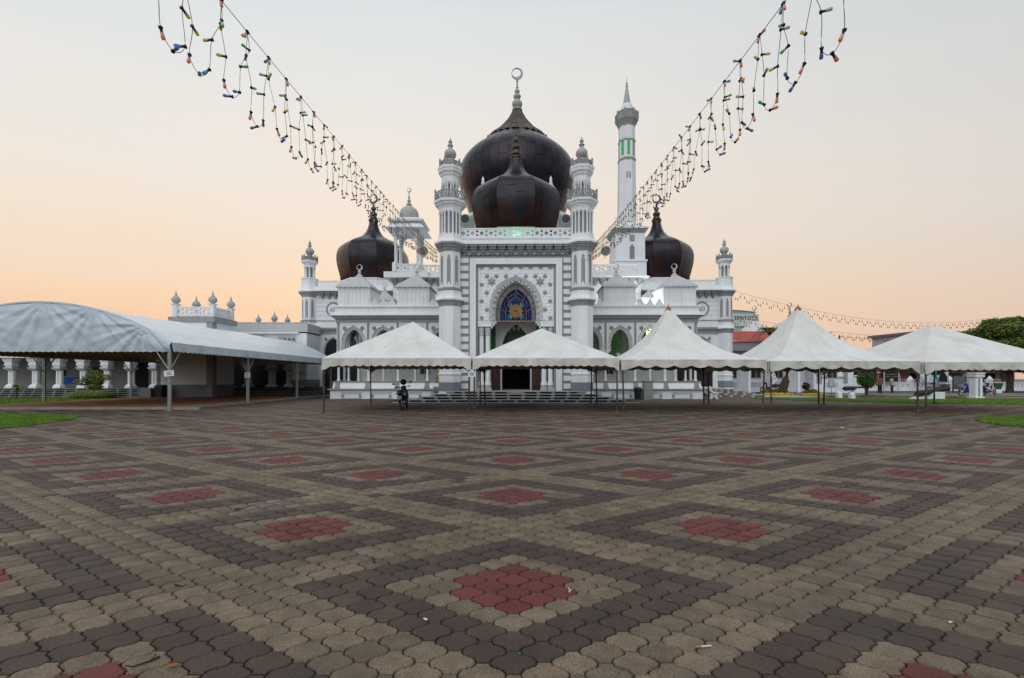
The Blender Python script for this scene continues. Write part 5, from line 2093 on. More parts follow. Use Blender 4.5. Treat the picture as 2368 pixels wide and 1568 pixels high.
def leaf_cloud(blobs, n, size, seed, mis=(0, 1, 2), wts=(5, 4, 1), shell=.55):
    rr = random.Random(seed)
    b = MB()
    vol = [bl[3] * bl[4] * bl[5] for bl in blobs]
    for _ in range(n):
        x, y, z, rx, ry, rz = rr.choices(blobs, vol)[0]
        while True:
            d = Vector((rr.gauss(0, 1), rr.gauss(0, 1), rr.gauss(0, 1)))
            if d.length > 1e-3:
                break
        d.normalize()
        k = shell + (1 - shell) * rr.random() ** .6
        k *= 1 + .10 * math.sin(d.x * 7 + x) * math.sin(d.y * 6 + d.z * 8)
        p = Vector((x + d.x * rx * k, y + d.y * ry * k, z + d.z * rz * k))
        nrm = (d * .6 + Vector((rr.gauss(0, .8), rr.gauss(0, .8), rr.gauss(0, .8) + .35))).normalized()
        u = nrm.orthogonal().normalized()
        u.rotate(Matrix.Rotation(rr.uniform(0, 2 * PI), 3, nrm))
        w = nrm.cross(u)
        s = size * rr.uniform(.6, 1.35)
        q = [p - u * s, p + w * s * .45, p + u * s, p - w * s * .45]
        b.add([tuple(v) for v in q], [(0, 1, 2, 3)], rr.choices(mis, wts)[0])
    return b


def tree(name, label, cat, loc, blobs, n, size, trunk, seed, wts=(5, 4, 1), group=None, crown="crown"):
    t = empty(name, label, cat, loc, 0, group)
    leaf_cloud(blobs, n, size, seed, wts=wts).build(crown, [LEAF_D, LEAF_M, LEAF_Y], t)
    for path, r in trunk:
        MB().tube(path, r, 8).build("trunk" if path is trunk[0][0] else "limb", [BARK], t)
    return t


tree("topiary_shrub", "yellow green clipped topiary shrub on the lawn by the annex steps", "shrub", (-28.5, 30.9, 0.02),
     [(-.75, 0, 1.12, .55, .4, .24), (.1, 0, 1.65, .42, .35, .28), (.72, 0, 1.45, .5, .38, .22), (.1, 0, .8, .5, .38, .24), (-.35, 0, 1.4, .4, .3, .24), (.3, 0, 1.2, .4, .3, .2)], 2600, .055,
     [([(0, 0, 0), (.02, 0, .6), (.1, 0, 1.4)], [.06, .05, .03]), ([(.02, 0, .6), (-.5, 0, 1.0)], [.04, .02]), ([(.05, 0, .8), (.6, 0, 1.25)], [.035, .02])], 21, (1, 3, 7))
sk = empty("grass_tuft", "round clump of long yellow green leaves under the topiary shrub", "plant", (-28.5, 30.7, 0.0))
sk.scale = (1.15, 1.1, 1.25)
rr_ = random.Random(5)
gt = MB()
for _ in range(1500):
    a = rr_.uniform(0, 2 * PI)
    r0 = rr_.uniform(.1, 1.0)
    h = rr_.uniform(.28, .52) * (1 - .25 * r0)
    x, y = r0 * 1.05 * math.cos(a), r0 * .6 * math.sin(a)
    ex, ey = x + .35 * math.cos(a + rr_.gauss(0, .5)), y + .3 * math.sin(a + rr_.gauss(0, .5))
    w = .012
    gt.add([(x - w, y, 0), (x + w, y, 0), ((x + ex) / 2 + w, (y + ey) / 2, h), (ex, ey, h * .55), ((x + ex) / 2 - w, (y + ey) / 2, h)], [(0, 1, 2, 4), (2, 3, 4)], rr_.random() < .55)
gt.build("leaves", [LEAF_M, LEAF_Y], sk)


def blade_plant(name, label, cat, loc, stem_h, n, L, droop, seed, mats, wd=.03, crown_name="fronds", stem_r=.04, lean=(0, 0), group=None):
    t = empty(name, label, cat, loc, 0, group)
    rr = random.Random(seed)
    top = Vector((lean[0], lean[1], stem_h))
    b = MB()
    for _ in range(n):
        a = rr.uniform(0, 2 * PI)
        el = rr.uniform(-.1, 1.25)
        l = L * rr.uniform(.75, 1.1)
        pts = []
        for k in range(6):
            f = k / 5
            pts.append(top + Vector((math.cos(a) * math.cos(el) * l * f, math.sin(a) * math.cos(el) * l * f, math.sin(el) * l * f - droop * l * f * f)) + Vector((0, 0, rr.uniform(-.02, .02))))
        side = Vector((-math.sin(a), math.cos(a), 0)) * wd
        V = []
        for k, p in enumerate(pts):
            ww = (0.5, 1, 1.1, .95, .6, .05)[k]
            V += [tuple(p - side * ww), tuple(p + side * ww)]
        b.add(V, [(2 * k, 2 * k + 1, 2 * k + 3, 2 * k + 2) for k in range(5)], rr.randrange(len(mats)))
    b.build(crown_name, mats, t)
    MB().tube([(0, 0, 0), (lean[0] * .35, lean[1] * .35, stem_h * .5), tuple(top)], [stem_r * 1.3, stem_r, stem_r * .8], 8).build("stem", [BARK], t)
    return t


blade_plant("dracaena_plant", "small spiky green plant on the lawn strip at the far left", "plant", (-33.4, 30.6, 0.02), .75, 46, .62, .55, 3, [LEAF_M, LEAF_Y], .035)

# palm behind the peaked tent: pinnate fronds on a leaning trunk
palm = empty("palm_tree", "leaning palm tree behind the peaked tent before the red tiled roof", "tree", (25.9, 43.9, 0))
MB().tube([(0, 0, 0), (.35, 0, 1.2), (.6, 0, 2.4), (-.1, 0, 4.4), (-1.3, 0, 5.9)], [.40, .34, .32, .24, .18], 10).build("trunk", [BARK], palm)
pb_ = MB()
rr_ = random.Random(9)
for k in range(22):
    a = rr_.uniform(0, 2 * PI)
    el = rr_.uniform(.1, 1.1)
    L = rr_.uniform(1.6, 2.2)
    top = Vector((-1.3, 0, 5.9))
    prev = None
    for q in range(13):
        f = q / 12
        p = top + Vector((math.cos(a) * math.cos(el) * L * f, math.sin(a) * math.cos(el) * L * f, math.sin(el) * L * f - 1.0 * L * f * f * .8))
        if prev is not None:
            dirv = (p - prev).normalized()
            sd = dirv.cross(Vector((0, 0, 1))).normalized()
            for sg in (-1, 1):
                tip = p + sd * sg * .42 * math.sin(PI * min(1, f + .12)) + dirv * .22 - Vector((0, 0, .12))
                pb_.add([tuple(p - dirv * .05), tuple(p + dirv * .06), tuple(tip)], [(0, 1, 2)], rr_.random() < .5)
        prev = p
pb_.build("crown", [LEAF_M, LEAF_Y], palm)

tree("ball_shrub", "dark green clipped ball shrub on a short trunk by the three men", "shrub", (27.1, 34.9, 0),
     [(0, 0, 1.28, .58, .55, .5), (-.3, 0, 1.55, .4, .4, .32), (.3, 0, 1.5, .42, .4, .34), (.1, 0, .95, .42, .4, .3), (-.35, 0, 1.15, .35, .35, .3), (.4, .1, 1.1, .3, .3, .28)], 3200, .065,
     [([(0, 0, 0), (-.05, 0, .4), (-.15, 0, .9)], [.11, .09, .07]), ([(0, 0, .3), (.12, 0, .9)], [.08, .05])], 31, (6, 4, .6))
MB_ = MB().lathe([(1.0, 0), (.9, .10), (.5, .16), (0, .18)], 16)
so = MB_.build("soil_mound", [mat("dry_soil", (.11, .065, .04), .95, .3, 4, .5, 20)], None, (27.6, 34.8, 0.0))
tag(so, "low mound of dry brown soil round the ball shrub", "soil")
BIG = []
rr_ = random.Random(77)
for _ in range(46):
    a_, e_ = rr_.uniform(0, 2 * PI), rr_.uniform(-.25, 1.4)
    k_ = rr_.uniform(.72, 1.0)
    s_ = rr_.uniform(.75, 1.35)
    BIG.append((5.0 * k_ * math.cos(a_) * math.cos(e_), 3.6 * k_ * math.sin(a_) * math.cos(e_), 4.6 + 3.6 * k_ * math.sin(e_), s_, s_, s_ * .72))
tree("shade_tree", "large yellowish green shade tree behind the marquee at the right edge", "tree", (59.5, 55.0, 0), BIG, 24000, .17,
     [([(0, 0, 0), (.1, 0, 2.0), (0, 0, 4.5)], [.55, .45, .3]), ([(0, 0, 2.2), (-2.2, 0, 4.6)], [.3, .12]), ([(0, 0, 2.2), (2.4, 0, 5)], [.3, .12])], 41, (3, 4, 4), "trees at the right")
tree("shade_tree", "dark low crowned tree over the motorcycles at the right edge", "tree", (49.6, 45.5, 0),
     [(0, 0, 2.75, 2.6, 2.2, .75), (2.2, 0, 2.6, 2.0, 2, .6), (4.5, .5, 2.4, 2.4, 2, .75), (-1.5, 0, 2.9, 1.4, 1.4, .5)], 7000, .14,
     [([(0, 0, 0), (.05, 0, 1.2), (0, 0, 2.8)], [.32, .28, .2]), ([(4.4, .5, 0), (4.3, .5, 2.4)], [.2, .12])], 42, (8, 2, .3), "trees at the right")

# flower beds
YEL = mat("yellow_petals", (.62, .38, .01), .7, .2, 8)
REDF = mat("red_petals", (.28, .03, .02), .7, .3, 8)
MAR = mat("maroon_leaf", (.05, .012, .015), .7, .3, 8)


def flower_bed(loc, w, label, seed, maroon=False):
    t = empty("flower_bed", label, "flower bed", loc, 0, "flower beds with yellow edging")
    leaf_cloud([(0, 0, .25, w * .8, .4, .25)], 500, .07, seed, wts=(3, 5, 0)).build("foliage", [LEAF_D, LEAF_M, LEAF_Y], t)
    leaf_cloud([(0, 0, .42, w * .6, .35, .14)], 110, .06, seed + 1, (0,), (1,), .3).build("red_flowers", [REDF], t)["kind"] = "stuff"
    rr = random.Random(seed)
    f = MB()
    for k in range(150):
        x = rr.uniform(-w, w)
        y = -.35 + rr.uniform(-.12, .12)
        z = rr.uniform(.02, .17)
        s = rr.uniform(.05, .10)
        f.ball((x, y, z), (s, s * .7, s * .7), 5, 3)
    f.build("yellow_edging", [YEL], t)
    if maroon:
        leaf_cloud([(-.35, .1, .75, .3, .3, .3)], 160, .10, seed + 2, (0,), (1,), .2).build("maroon_plant", [MAR], t)
    return t


flower_bed((21.6, 38.6, 0), .75, "flower bed with yellow edging beside the white side steps", 51)
flower_bed((22.6, 38.4, 0), .75, "flower bed with yellow edging between the porch columns", 52)
flower_bed((24.2, 37.0, 0), .85, "flower bed with yellow edging and a maroon plant", 53, True)

# ------------------------------------------------------------------ right hand side: paths, road, buildings
APRON = mat("pale_tiles", (.36, .35, .32), .5, .12, 2.0)
ASPH = mat("asphalt", (.055, .055, .057), .9, .2, 2.0, .3, 60)
PATHM = mat("pink_pavers", (.19, .15, .135), .9, .15, 3.0, .2, 40)
ap_ = MB().prism_xy([(13.0, 33.6), (21.5, 33.6), (23.6, 34.4), (22.0, 40.2), (13.0, 40.2)], -.03, .012)
struct(ap_.build("apron", [APRON]), "pale tiled apron beside the side steps")
struct(MB().box(16, 90, 36.2, 40.5, -.04, .006).build("footpath", [PATHM]), "pink paved footpath behind the cannons")
struct(MB().box(24, 110, 40.5, 50.8, -.05, .004).build("road", [ASPH]), "grey asphalt drive before the balustrade wall")
struct(MB().box(24, 110, 40.4, 40.6, -.05, .10).build("kerb", [KERB]), "low kerb between footpath and drive")

ss = empty("side_steps", "white steps with dark open risers beside the mosque's right wing", "steps", (16.4, 33.6, 0))
for k, (z, y, x0) in enumerate(((.03, 0, -1.9), (.17, .38, -1.9), (.31, .76, -1.9), (.45, 1.14, -1.9), (.59, 1.52, -1.9))):
    x1 = 3.0 - k * .55
    MB().box(x0, x1, y, y + .5, -.045, 0).build("tread", [MARBLE], ss, (0, 0, z))
    if k:
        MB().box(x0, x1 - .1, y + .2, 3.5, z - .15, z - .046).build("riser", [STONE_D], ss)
        for q in range(6):
            put("riser_block", MB().box(-.06, .06, .03, .2, -.105, -.046).mesh("riser_block", [MARBLE]) if (k == 1 and q == 0) else bpy.data.meshes["riser_block"], ss, (x0 + .2 + q * (x1 - x0 - .35) / 5, y + .02, z))
MB().box(-1.9, .8, 1.9, 5.5, 0, .59).build("landing", [MARBLE], ss)

# red roofed porch building
rb_ = empty("red_roofed_building", "white building with red tiled roof, grey fascia and porch columns", "building", (27, 46, 0))
rbw = MB()
rbw.box(-6, 7.2, 1.2, 9, 0, 4.2, 0)
rbw.box(-6.3, 3.6, -1.0, 1.4, 4.15, 5.0, 1)
rbw.box(3.2, 7.2, -.2, 1.3, 0, 4.2, 0)
rbw.box(3.5, 4.0, -.24, -.2, .9, 3.4, 1)
rbw.box(6.2, 6.6, -.24, -.2, .9, 3.4, 1)
rbw.box(3.6, 6.5, -.28, -.2, 1.45, 1.6, 1)
rbw.box(-6.3, 7.4, 1.3, 9.2, 4.2, 5.0, 1)
rbw.build("wall", [WHITE, GREY], rb_)
cren = MB().box(-.13, .13, -1.03, -.9, 5.0, 5.09).mesh("fascia_tooth", [GREY])
for k in range(30):
    put("fascia_tooth", cren, rb_, (-6.1 + k * .33, 0, 0))
for x in (-3.6, -1.2, 1.3):
    MB().lathe([(.17, 0), (.17, .3), (.14, .34), (.13, 4.1), (.16, 4.2)], 12).build("porch_column", [WHITE], rb_, (x, -.8, 0), smooth=True, angle=40)
for x in (-4.4, -1.9, .4, 5.0):
    w_ = MB().box(-.55, .55, -.08, 0, 1.7, 3.5, 0)
    w_.box(-.47, .47, -.09, -.05, 1.78, 3.42, 1)
    w_.box(-.02, .02, -.10, -.08, 1.78, 3.42, 0)
    w_.build("window", [LGREY, MATS["dark_glass"]], rb_, (x, 1.2 if x < 3 else -.2, -.3))
    lt = MB()
    for q in range(6):
        lt.tube([(-.6 + q * .2, -.05, .55), (-.4 + q * .2, -.05, 1.05)], .02, 4)
        lt.tube([(-.4 + q * .2, -.05, .55), (-.6 + q * .2, -.05, 1.05)], .02, 4)
    lt.build("lattice", [LGREY], rb_, (x, 1.15 if x < 3 else -.25, 0))
TILE = mat("red_roof_tile", (.52, .11, .09), .6, .15, 3.0, attr=0.15)
tile = MB()
n = 5
V = [(-.13 + .26 * i / n, y, .035 * abs(math.sin(PI * (i / n))) + dz) for y, dz in ((0, .02), (.36, 0)) for i in range(n + 1)]
tile.add(V, [(i, i + 1, n + 2 + i, n + 1 + i) for i in range(n)])
tile.add([(-.13, 0, .02), (.13, 0, .02), (.13, 0, -.01), (-.13, 0, -.01)], [(3, 2, 1, 0)])
tile_me = tile.mesh("roof_tile", [TILE])
rs = MB()
rs.add([(-6.5, -1.15, 5.0), (5.0, -1.15, 5.0), (5.0, 1.9, 6.25), (-6.5, 1.9, 6.25)], [(0, 1, 2, 3)])
rs.add([(-6.5, 1.9, 6.25), (5.0, 1.9, 6.25), (5.0, 5.0, 5.0), (-6.5, 5.0, 5.0)], [(0, 1, 2, 3)])
roof = rs.build("roof", [TILE], rb_)
sl = math.atan2(1.25, 3.05)
for r in range(9):
    for c in range(33):
        put("roof_tile", tile_me, roof, (-4.6 + c * .268, -1.15 + r * .335 * math.cos(sl) * 1.02, 5.015 + r * .335 * math.sin(sl) * 1.02), rot=(sl, 0, 0))
rdg = MB().tube([(-6.5, 1.9, 6.28), (5.0, 1.9, 6.28)], .10, 8)
rdg.build("ridge", [TILE], roof)

# domed building with crescents behind
db = empty("domed_building", "white building with two pale domes and crescents behind the palm", "building", (40, 70, 0))
MB().box(-6, 9, 0, 12, 0, 8.6).build("wall", [WHITE], db)
for x, y, r, z in ((-1.35, 3, 2.0, 8.6), (3.1, 1, 2.6, 8.8)):
    b = MB().lathe([(r, z), (r * .98, z + .4), (r * .85, z + .9), (r * .6, z + 1.35), (r * .3, z + 1.75), (r * .12, z + 2.1)], 12)
    d_ = b.build("dome", [mat("pale_dome", (.62, .60, .60), .6, .05)], db, (x, y, 0), smooth=True, angle=30)
    f, top = finial_profile(z + 2.0, [("cyl", .3, .1), ("ball", .36, .45), ("cyl", .16, .35), ("ball", .22, .2), ("cyl", .10, .7)])
    MB().lathe(f, 10).build("finial", [mat("rose_finial", (.42, .36, .36), .6, .1)], d_, smooth=True)
    crescent_mesh(.36, .12).build("crescent", [MATS["rose_finial"]], d_, (0, 0, top + .3))

# hotel block with lettering
ht = empty("hotel_block", "distant pale green block with a curved roof and large lettering", "building", (70, 150, 0))
hw_ = MB()
hw_.box(-8, 10.9, 0, 10, 18.7, 22.7, 0)
hw_.box(-8, 9.2, .8, 10, 0, 18.7, 1)
hw_.box(9.2, 10.2, 3, 9, 0, 18.7, 2)
hw_.build("wall", [mat("pale_green_wall", (.55, .61, .56), .8, .04, .3), mat("mint_wall", (.40, .54, .48), .8, .06, .3), DADO], ht)
hr = MB()
pts = [(-8 + 17.9 * i / 14, 22.7 + .35 + 1.0 * math.sin(PI * (.10 + .80 * i / 14))) for i in range(15)]
hr.prism_xz([(-8, 22.7)] + [(9.9, 22.7)] + pts[::-1], .6, 9, 0)
hr.build("roof_screen", [mat("blue_grey_roof", (.30, .37, .40), .7, .1)], ht)
MB().tube([(x, .4, z + .05) for x, z in pts] + [(10.5, .4, 23.35)], .12, 5).build("roof_edge", [DADO], ht)
for (x, z0, z1, w) in ((4.4, 18.0, 18.72, .7), (6.0, 17.0, 18.1, .55), (7.2, 18.3, 18.72, .6)):
    MB().box(x - w, x + w, .72, .8, z0, z1).build("window", [MATS["pale_green_wall"]], ht)
tcv = bpy.data.curves.new("lettering", "FONT")
tcv.body = "SENTOSA"
tcv.size = 1.62
tcv.space_character = 1.22
tcv.extrude = .06
to = bpy.data.objects.new("lettering", tcv)
COL.objects.link(to)
bpy.context.view_layer.update()
tme = bpy.data.meshes.new_from_object(to)
bpy.data.objects.remove(to)
lw = max(v.co.x for v in tme.vertices)
tme.materials.clear()
tme.materials.append(mat("maroon_letters", (.10, .02, .025), .6, .1))
put("lettering", tme, ht, (2.75, -.1, 20.85), rot=(PI / 2, 0, 0), scale=(7.7 / lw, 1.12, 1))

# balustrade wall with pillars
bw = empty("balustrade_wall", "white balustrade wall with lattice panels and domed pillars", "wall", (45, 51.5, 0))
bb = MB()
bb.box(-14, 30, 0, .25, 0, .28)
bb.box(-14, 30, .02, .23, .78, .94)
bb.box(-14, 30, -.04, .29, .94, 1.02)
bb.build("rail", [WHITE], bw)
pl_ = MB()
hole_panel(pl_, (-.42, .42, .28, .78), ngon_pts(0, .53, .20, 8), .05, .2, True)
for k in range(3):
    pl_.tube([(-.2 + k * .13, .1, .35), (-.05 + k * .13, .1, .71)], .025, 4)
    pl_.tube([(-.05 + k * .13, .1, .35), (-.2 + k * .13, .1, .71)], .025, 4)
pl_me = pl_.mesh("lattice_panel", [WHITE])
pil = MB().box(-.22, .22, -.1, .35, 0, 1.15)
pil.box(-.28, .28, -.16, .41, 1.15, 1.25)
pil.lathe([(.25, 1.25), (.26, 1.36), (.2, 1.5), (.1, 1.58), (.03, 1.7), (0, 1.72)], 12, 0, .125)
pil_me = pil.mesh("pillar", [WHITE])
for k in range(48):
    x = -13.5 + k * .9
    if k % 5 == 0:
        put("pillar", pil_me, bw, (x, 0, 0))
    else:
        put("lattice_panel", pl_me, bw, (x, 0, 0))
gp = MB().box(-.55, .55, -.3, .8, 0, 1.65)
gp.box(-.68, .68, -.43, .93, 1.65, 1.78)
gp.lathe([(.5, 1.78), (.53, 2.0), (.42, 2.2), (.2, 2.33), (.05, 2.45), (0, 2.5)], 14, 0, .25)
gpo = gp.build("gate_pillar", [WHITE], None, (37.8, 51.2, 0))
tag(gpo, "stout white gate pillar with a round dome cap behind the bollards", "pillar")

# terraced houses beyond the wall
PINK = mat("pink_render", (.52, .33, .30), .85, .08, .6)
ROOFM = mat("maroon_roof_sheet", (.13, .055, .055), .8, .15, 1.0)
for k, (x, lab) in enumerate(((44, "pink terraced house with maroon awning behind the banner"), (56, "pink terraced house with barred porch behind the men"), (68, "pink terraced house with open dark porch near the noticeboard"), (80, "pink terraced house with cream gate by the white pillar"))):
    h = empty("terraced_house", lab, "house", (x, 76, 0), 0, "terraced houses across the road")
    w_ = MB()
    w_.box(-5.9, 5.9, 2, 9, 0, 3.4, 0)
    w_.box(-5.9, -4.2, -1, 2, 0, 3.2, 0)
    w_.build("wall", [PINK], h)
    w_ = MB()
    w_.add([(-6, -1.6, 2.55), (6, -1.6, 2.55), (6, 2.4, 3.5), (-6, 2.4, 3.5), (-6, -1.6, 2.4), (6, -1.6, 2.4), (6, 2.4, 3.35), (-6, 2.4, 3.35)],
           [(0, 1, 2, 3), (4, 5, 1, 0), (7, 6, 5, 4), (5, 6, 2, 1), (4, 0, 3, 7)])
    w_.build("porch_roof", [ROOFM], h)
    w_ = MB()
    w_.add([(-6, 1.8, 3.4), (6, 1.8, 3.4), (6, 5.5, 4.3), (-6, 5.5, 4.3), (6, 9.2, 3.4), (-6, 9.2, 3.4)], [(0, 1, 2, 3), (3, 2, 4, 5)])
    w_.build("roof", [ROOFM], h)
    for xx, ww in ((-2.6, 1.0), (1.2, 1.3), (4.3, .9)):
        d = MB().box(-ww, ww, -.06, 0, .1 if ww > 1.2 else .9, 2.3, 0)
        d.box(-ww - .06, ww + .06, -.03, 0, .04 if ww > 1.2 else .84, 2.36, 1)
        d.build("window", [DARK, LGREY], h, (xx, 1.99, 0))
    gt_ = MB()
    gt_.box(-5.8, 5.8, -2.5, -2.45, 1.25, 1.32)
    gt_.box(-5.8, 5.8, -2.5, -2.45, .15, .22)
    for q in range(40):
        gt_.box(-5.75 + q * .294, -5.71 + q * .294, -2.49, -2.46, .2, 1.3)
    gt_.build("gate", [mat("cream_gate", (.45, .36, .28), .7, .1)], h)
for lab, x, y, w, h0, h1, col in (("far grey flat roofed block above the marquee at the right", 88, 90, 9, 0, 10.2, (.42, .42, .42)), ("far dark roofed house between the two right tents", 46, 80, 3.2, 0, 7.0, (.5, .48, .46))):
    o = empty("far_building", lab, "building", (x, y, 0), .1)
    MB().box(-w, w, 0, 10, h0, h1).build("wall", [mat("far_wall_%d" % x, col, .8, .06, .3)], o)
    MB().box(-w - .5, w + .5, -.6, 10.6, h1, h1 + .5).build("roof", [mat("far_roof_%d" % x, (.16, .15, .15), .8, .1)], o)
    for q in range(4):
        MB().box(-w + 1 + q * w * .5, -w + 2.4 + q * w * .5, -.05, 0, h1 - 1.6, h1 - .5).build("window", [mat("maroon_shutter", (.16, .03, .03), .7, .1)], o)
up = MB().tube([(0, 0, 0), (0, 0, 8.4)], .12, 8)
upo = up.build("utility_pole", [BARK], None, (53.0, 74, 0))
tag(upo, "thin dark utility pole between the right hand tents", "pole")
MB().tube([(0, 0, 8.2), (6, 0, 7.7), (12, 0, 7.5)], .03, 4).build("cable", [WIRE], upo)

# white gate post near the lawn
wp = MB()
wp.box(-.52, .52, -.5, .5, 0, .12, 0)
wp.box(-.40, .40, -.38, .38, .12, 1.42, 0)
wp.box(-.10, .10, -.392, -.38, .14, 1.38, 1)
wp.frustum(0, 0, 1.42, 1.52, .42, .40, .54, .52, 0)
wp.box(-.54, .54, -.52, .52, 1.52, 1.62, 0)
wp.frustum(0, 0, 1.62, 1.70, .44, .42, .57, .55, 0)
wp.box(-.57, .57, -.55, .55, 1.70, 1.80, 0)
wpo = wp.build("white_post", [WHITE, GREY], None, (32.3, 31.8, 0))
wpo.scale = (.60, .60, 1)
tag(wpo, "thick white square post with stepped capital and grey groove on the lawn edge", "post")

# bollards
bo_me = MB().frustum(0, 0, 0, .36, .155, .155, .12, .12).frustum(0, 0, .36, .46, .12, .12, .03, .03).mesh("bollard", [WHITE])
for loc, lab in (((23.6, 33.0, 0), "small white concrete bollard farther from the lawn"), ((22.75, 30.6, 0), "small white concrete bollard at the lawn's near corner")):
    tag(put("bollard", bo_me, None, loc), lab, "bollard", "white bollards")

# cannons
IRON = mat("black_iron", (.016, .019, .021), .5, .2, 4)


def cannon(loc, rz, s, label, el):
    c = empty("cannon", label, "cannon", loc, rz, "old cannons on white cradles")
    b = MB().lathe([(0, -1.15), (.05, -1.12), (.06, -1.04), (.05, -.98), (.15, -.94), (.20, -.86), (.20, -.6), (.185, -.5), (.17, 0), (.15, .1), (.125, .95), (.15, 1.02), (.15, 1.1), (.08, 1.1), (.07, .6)], 16)
    b.xform(Matrix.Translation((0, 0, .50)) @ Matrix.Rotation(PI / 2 - el, 4, "Y"))
    b.build("barrel", [IRON], c, smooth=True, angle=40)
    cr_ = MB().prism_xz([(-.62, 0), (.62, 0), (.62, .48), (.10, .48), (-.05, .40), (-.2, .2), (-.4, .06)], -.28, .28)
    cr_.build("cradle", [WHITE], c)
    MB().prism_xz([(-1.25, 0), (-.6, 0), (-.6, .04), (-.85, .14), (-1.3, .02)], -.28, .28).build("trail", [WHITE], c)
    c.scale = (s,) * 3
    return c


cannon((30.9, 41.2, 0), 0, 1.05, "black cannon on white cradle partly behind the ball shrub", .04)
cannon((27.8, 30.3, 0), 0, 1.05, "black cannon on white cradle with raised muzzle by the marquee leg", .17)
for x, y, lab in ((33.6, 33.2, "small dark stump on a pale slab left of the white post"), (30.4, 33.6, "small dark stump on a pale slab behind the cannon")):
    o = MB().box(-.9, .9, -.35, .35, 0, .07, 1)
    o.box(-.17, .17, -.14, .14, .07, .32, 0)
    tag(o.build("lamp_plinth", [DADO, mat("sandstone_slab", (.36, .29, .22), .9, .15)], None, (x, y, .0)), lab, "plinth", "lamp plinths on the lawn edge")

# signs and boards
sg = MB().box(-.75, .75, -.03, .03, 1.05, 2.15, 0)
sg.box(-.83, -.75, -.04, .04, 0, 2.25, 1)
sg.box(.75, .83, -.04, .04, 0, 2.25, 1)
sgo = sg.build("direction_sign", [mat("black_sign", (.012, .014, .018), .5, .1), LGREY], None, (42.0, 50.6, 0))
tag(sgo, "black signboard with white writing and arrow beside the gate pillar", "sign")
wr = MB()
rr_ = random.Random(4)
for row in range(2):
    x = -.62
    while x < .6:
        w = rr_.uniform(.05, .13)
        z = 1.86 - row * .26
        wr.tube([(x, -.035, z + rr_.uniform(-.03, .03)), (x + w * .5, -.035, z + rr_.uniform(-.07, .07)), (x + w, -.035, z + rr_.uniform(-.03, .03))], .016, 4)
        x += w + .03
wr.build("writing", [LGREY], sgo)
MB().prism_xz([(-.25, 1.24), (-.13, 1.18), (-.13, 1.21), (.25, 1.21), (.25, 1.29), (-.13, 1.29), (-.13, 1.32)], -.036, -.031).build("arrow", [WHITE], sgo)
ns = MB().tube([(0, 0, 0), (0, 0, 2.3)], .03, 6, 1)
ns.lathe([(.28, -.012), (.28, .012)], 20, mi=0)
ns2 = MB().lathe([(.30, -.015), (.30, .015)], 24)
ns2.xform(Matrix.Translation((0, -.05, 2.1)) @ Matrix.Rotation(PI / 2, 4, "X"))
npole = MB().tube([(0, 0, 0), (0, 0, 2.3)], .035, 6)
nso = npole.build("traffic_sign", [LGREY], None, (40.4, 50.4, 0))
tag(nso, "round red no entry sign on a pole left of the black signboard", "sign")
ns2.build("disc", [mat("sign_red", (.45, .02, .02), .5, .05)], nso)
MB().box(-.2, .2, -.075, -.066, 2.06, 2.14).build("bar", [WHITE], nso)
# banner: plain blotches of white, teal and black
bnr = MB().box(-1.5, 1.5, -.02, .02, 1.0, 2.5, 0)
bno = bnr.build("banner", [mat("banner_white", (.62, .68, .70), .6, .25, 2.0, stain=(.05, .30, .34), stain_amt=.9, stain_scale=2.2)], None, (46.6, 50.4, 0))
tag(bno, "white, teal and black printed banner on posts behind the men", "banner")
MB().prism_xz([(.3, 1.02), (1.42, 1.02), (1.42, 1.6), (1.15, 2.0), (.75, 2.44), (.55, 1.7)], -.026, -.021).build("print_shape", [DARK], bno)
MB().prism_xz([(-.4, 2.46), (-.1, 2.46), (.6, 1.04), (.3, 1.04)], -.027, -.022).build("print_stripe", [mat("teal_print", (.03, .30, .34), .6, .1)], bno)
for sx in (-1, 1):
    MB().tube([(sx * 1.55, 0, 0), (sx * 1.55, 0, 2.6)], .04, 6).build("post", [LGREY], bno)
nb = MB().box(-.62, .62, -.03, .03, .35, 1.62, 0)
nbo = nb.build("notice_board", [mat("slate_board", (.11, .12, .12), .5, .15)], None, (43.4, 44.3, 0))
tag(nbo, "grey noticeboard on two dark legs beside a parked bicycle", "board")
for sx in (-1, 1):
    MB().box(sx * .62 - .04, sx * .62 + .04, -.04, .04, 0, 1.68).build("leg", [mat("navy_post", (.02, .025, .06), .5, .1)], nbo)
ls = MB().tube([(0, 0, 0), (0, 0, 1.1)], .022, 6)
ls.box(-.25, .25, -.15, .15, 0, .02)
lso = ls.build("lectern_sign", [IRON], None, (24.85, 35.6, 0))
tag(lso, "small framed notice on a black stand by the flower bed", "sign")
MB().box(-.22, .22, -.03, .0, .72, 1.25).build("frame", [IRON], lso)
MB().box(-.18, .18, -.036, -.03, .76, 1.21).build("sheet", [LGREY], lso)

# green planter tub and stone bench
pt = MB().frustum(0, 0, .35, .95, .3, .3, .42, .42, 0)
pt.frustum(0, 0, 0, .35, .36, .36, .36, .36, 1)
tag(pt.build("planter_tub", [mat("green_tub", (.03, .09, .05), .5, .1), WHITE], None, (46.5, 44.0, 0)), "green tub on a white block beside the noticeboard", "planter")
sb_ = MB().box(-1.2, 1.2, -.3, .3, .38, .46)
sb_.box(-1.1, -.85, -.25, .25, 0, .38)
sb_.box(.85, 1.1, -.25, .25, 0, .38)
sb_.box(-1.2, 1.2, .22, .32, .46, .85)
tag(sb_.build("stone_bench", [mat("mossy_stone", (.10, .09, .07), .9, .3, 3)], None, (46.0, 39.0, 0)), "dark stone bench at the right edge by the motorcycles", "bench")


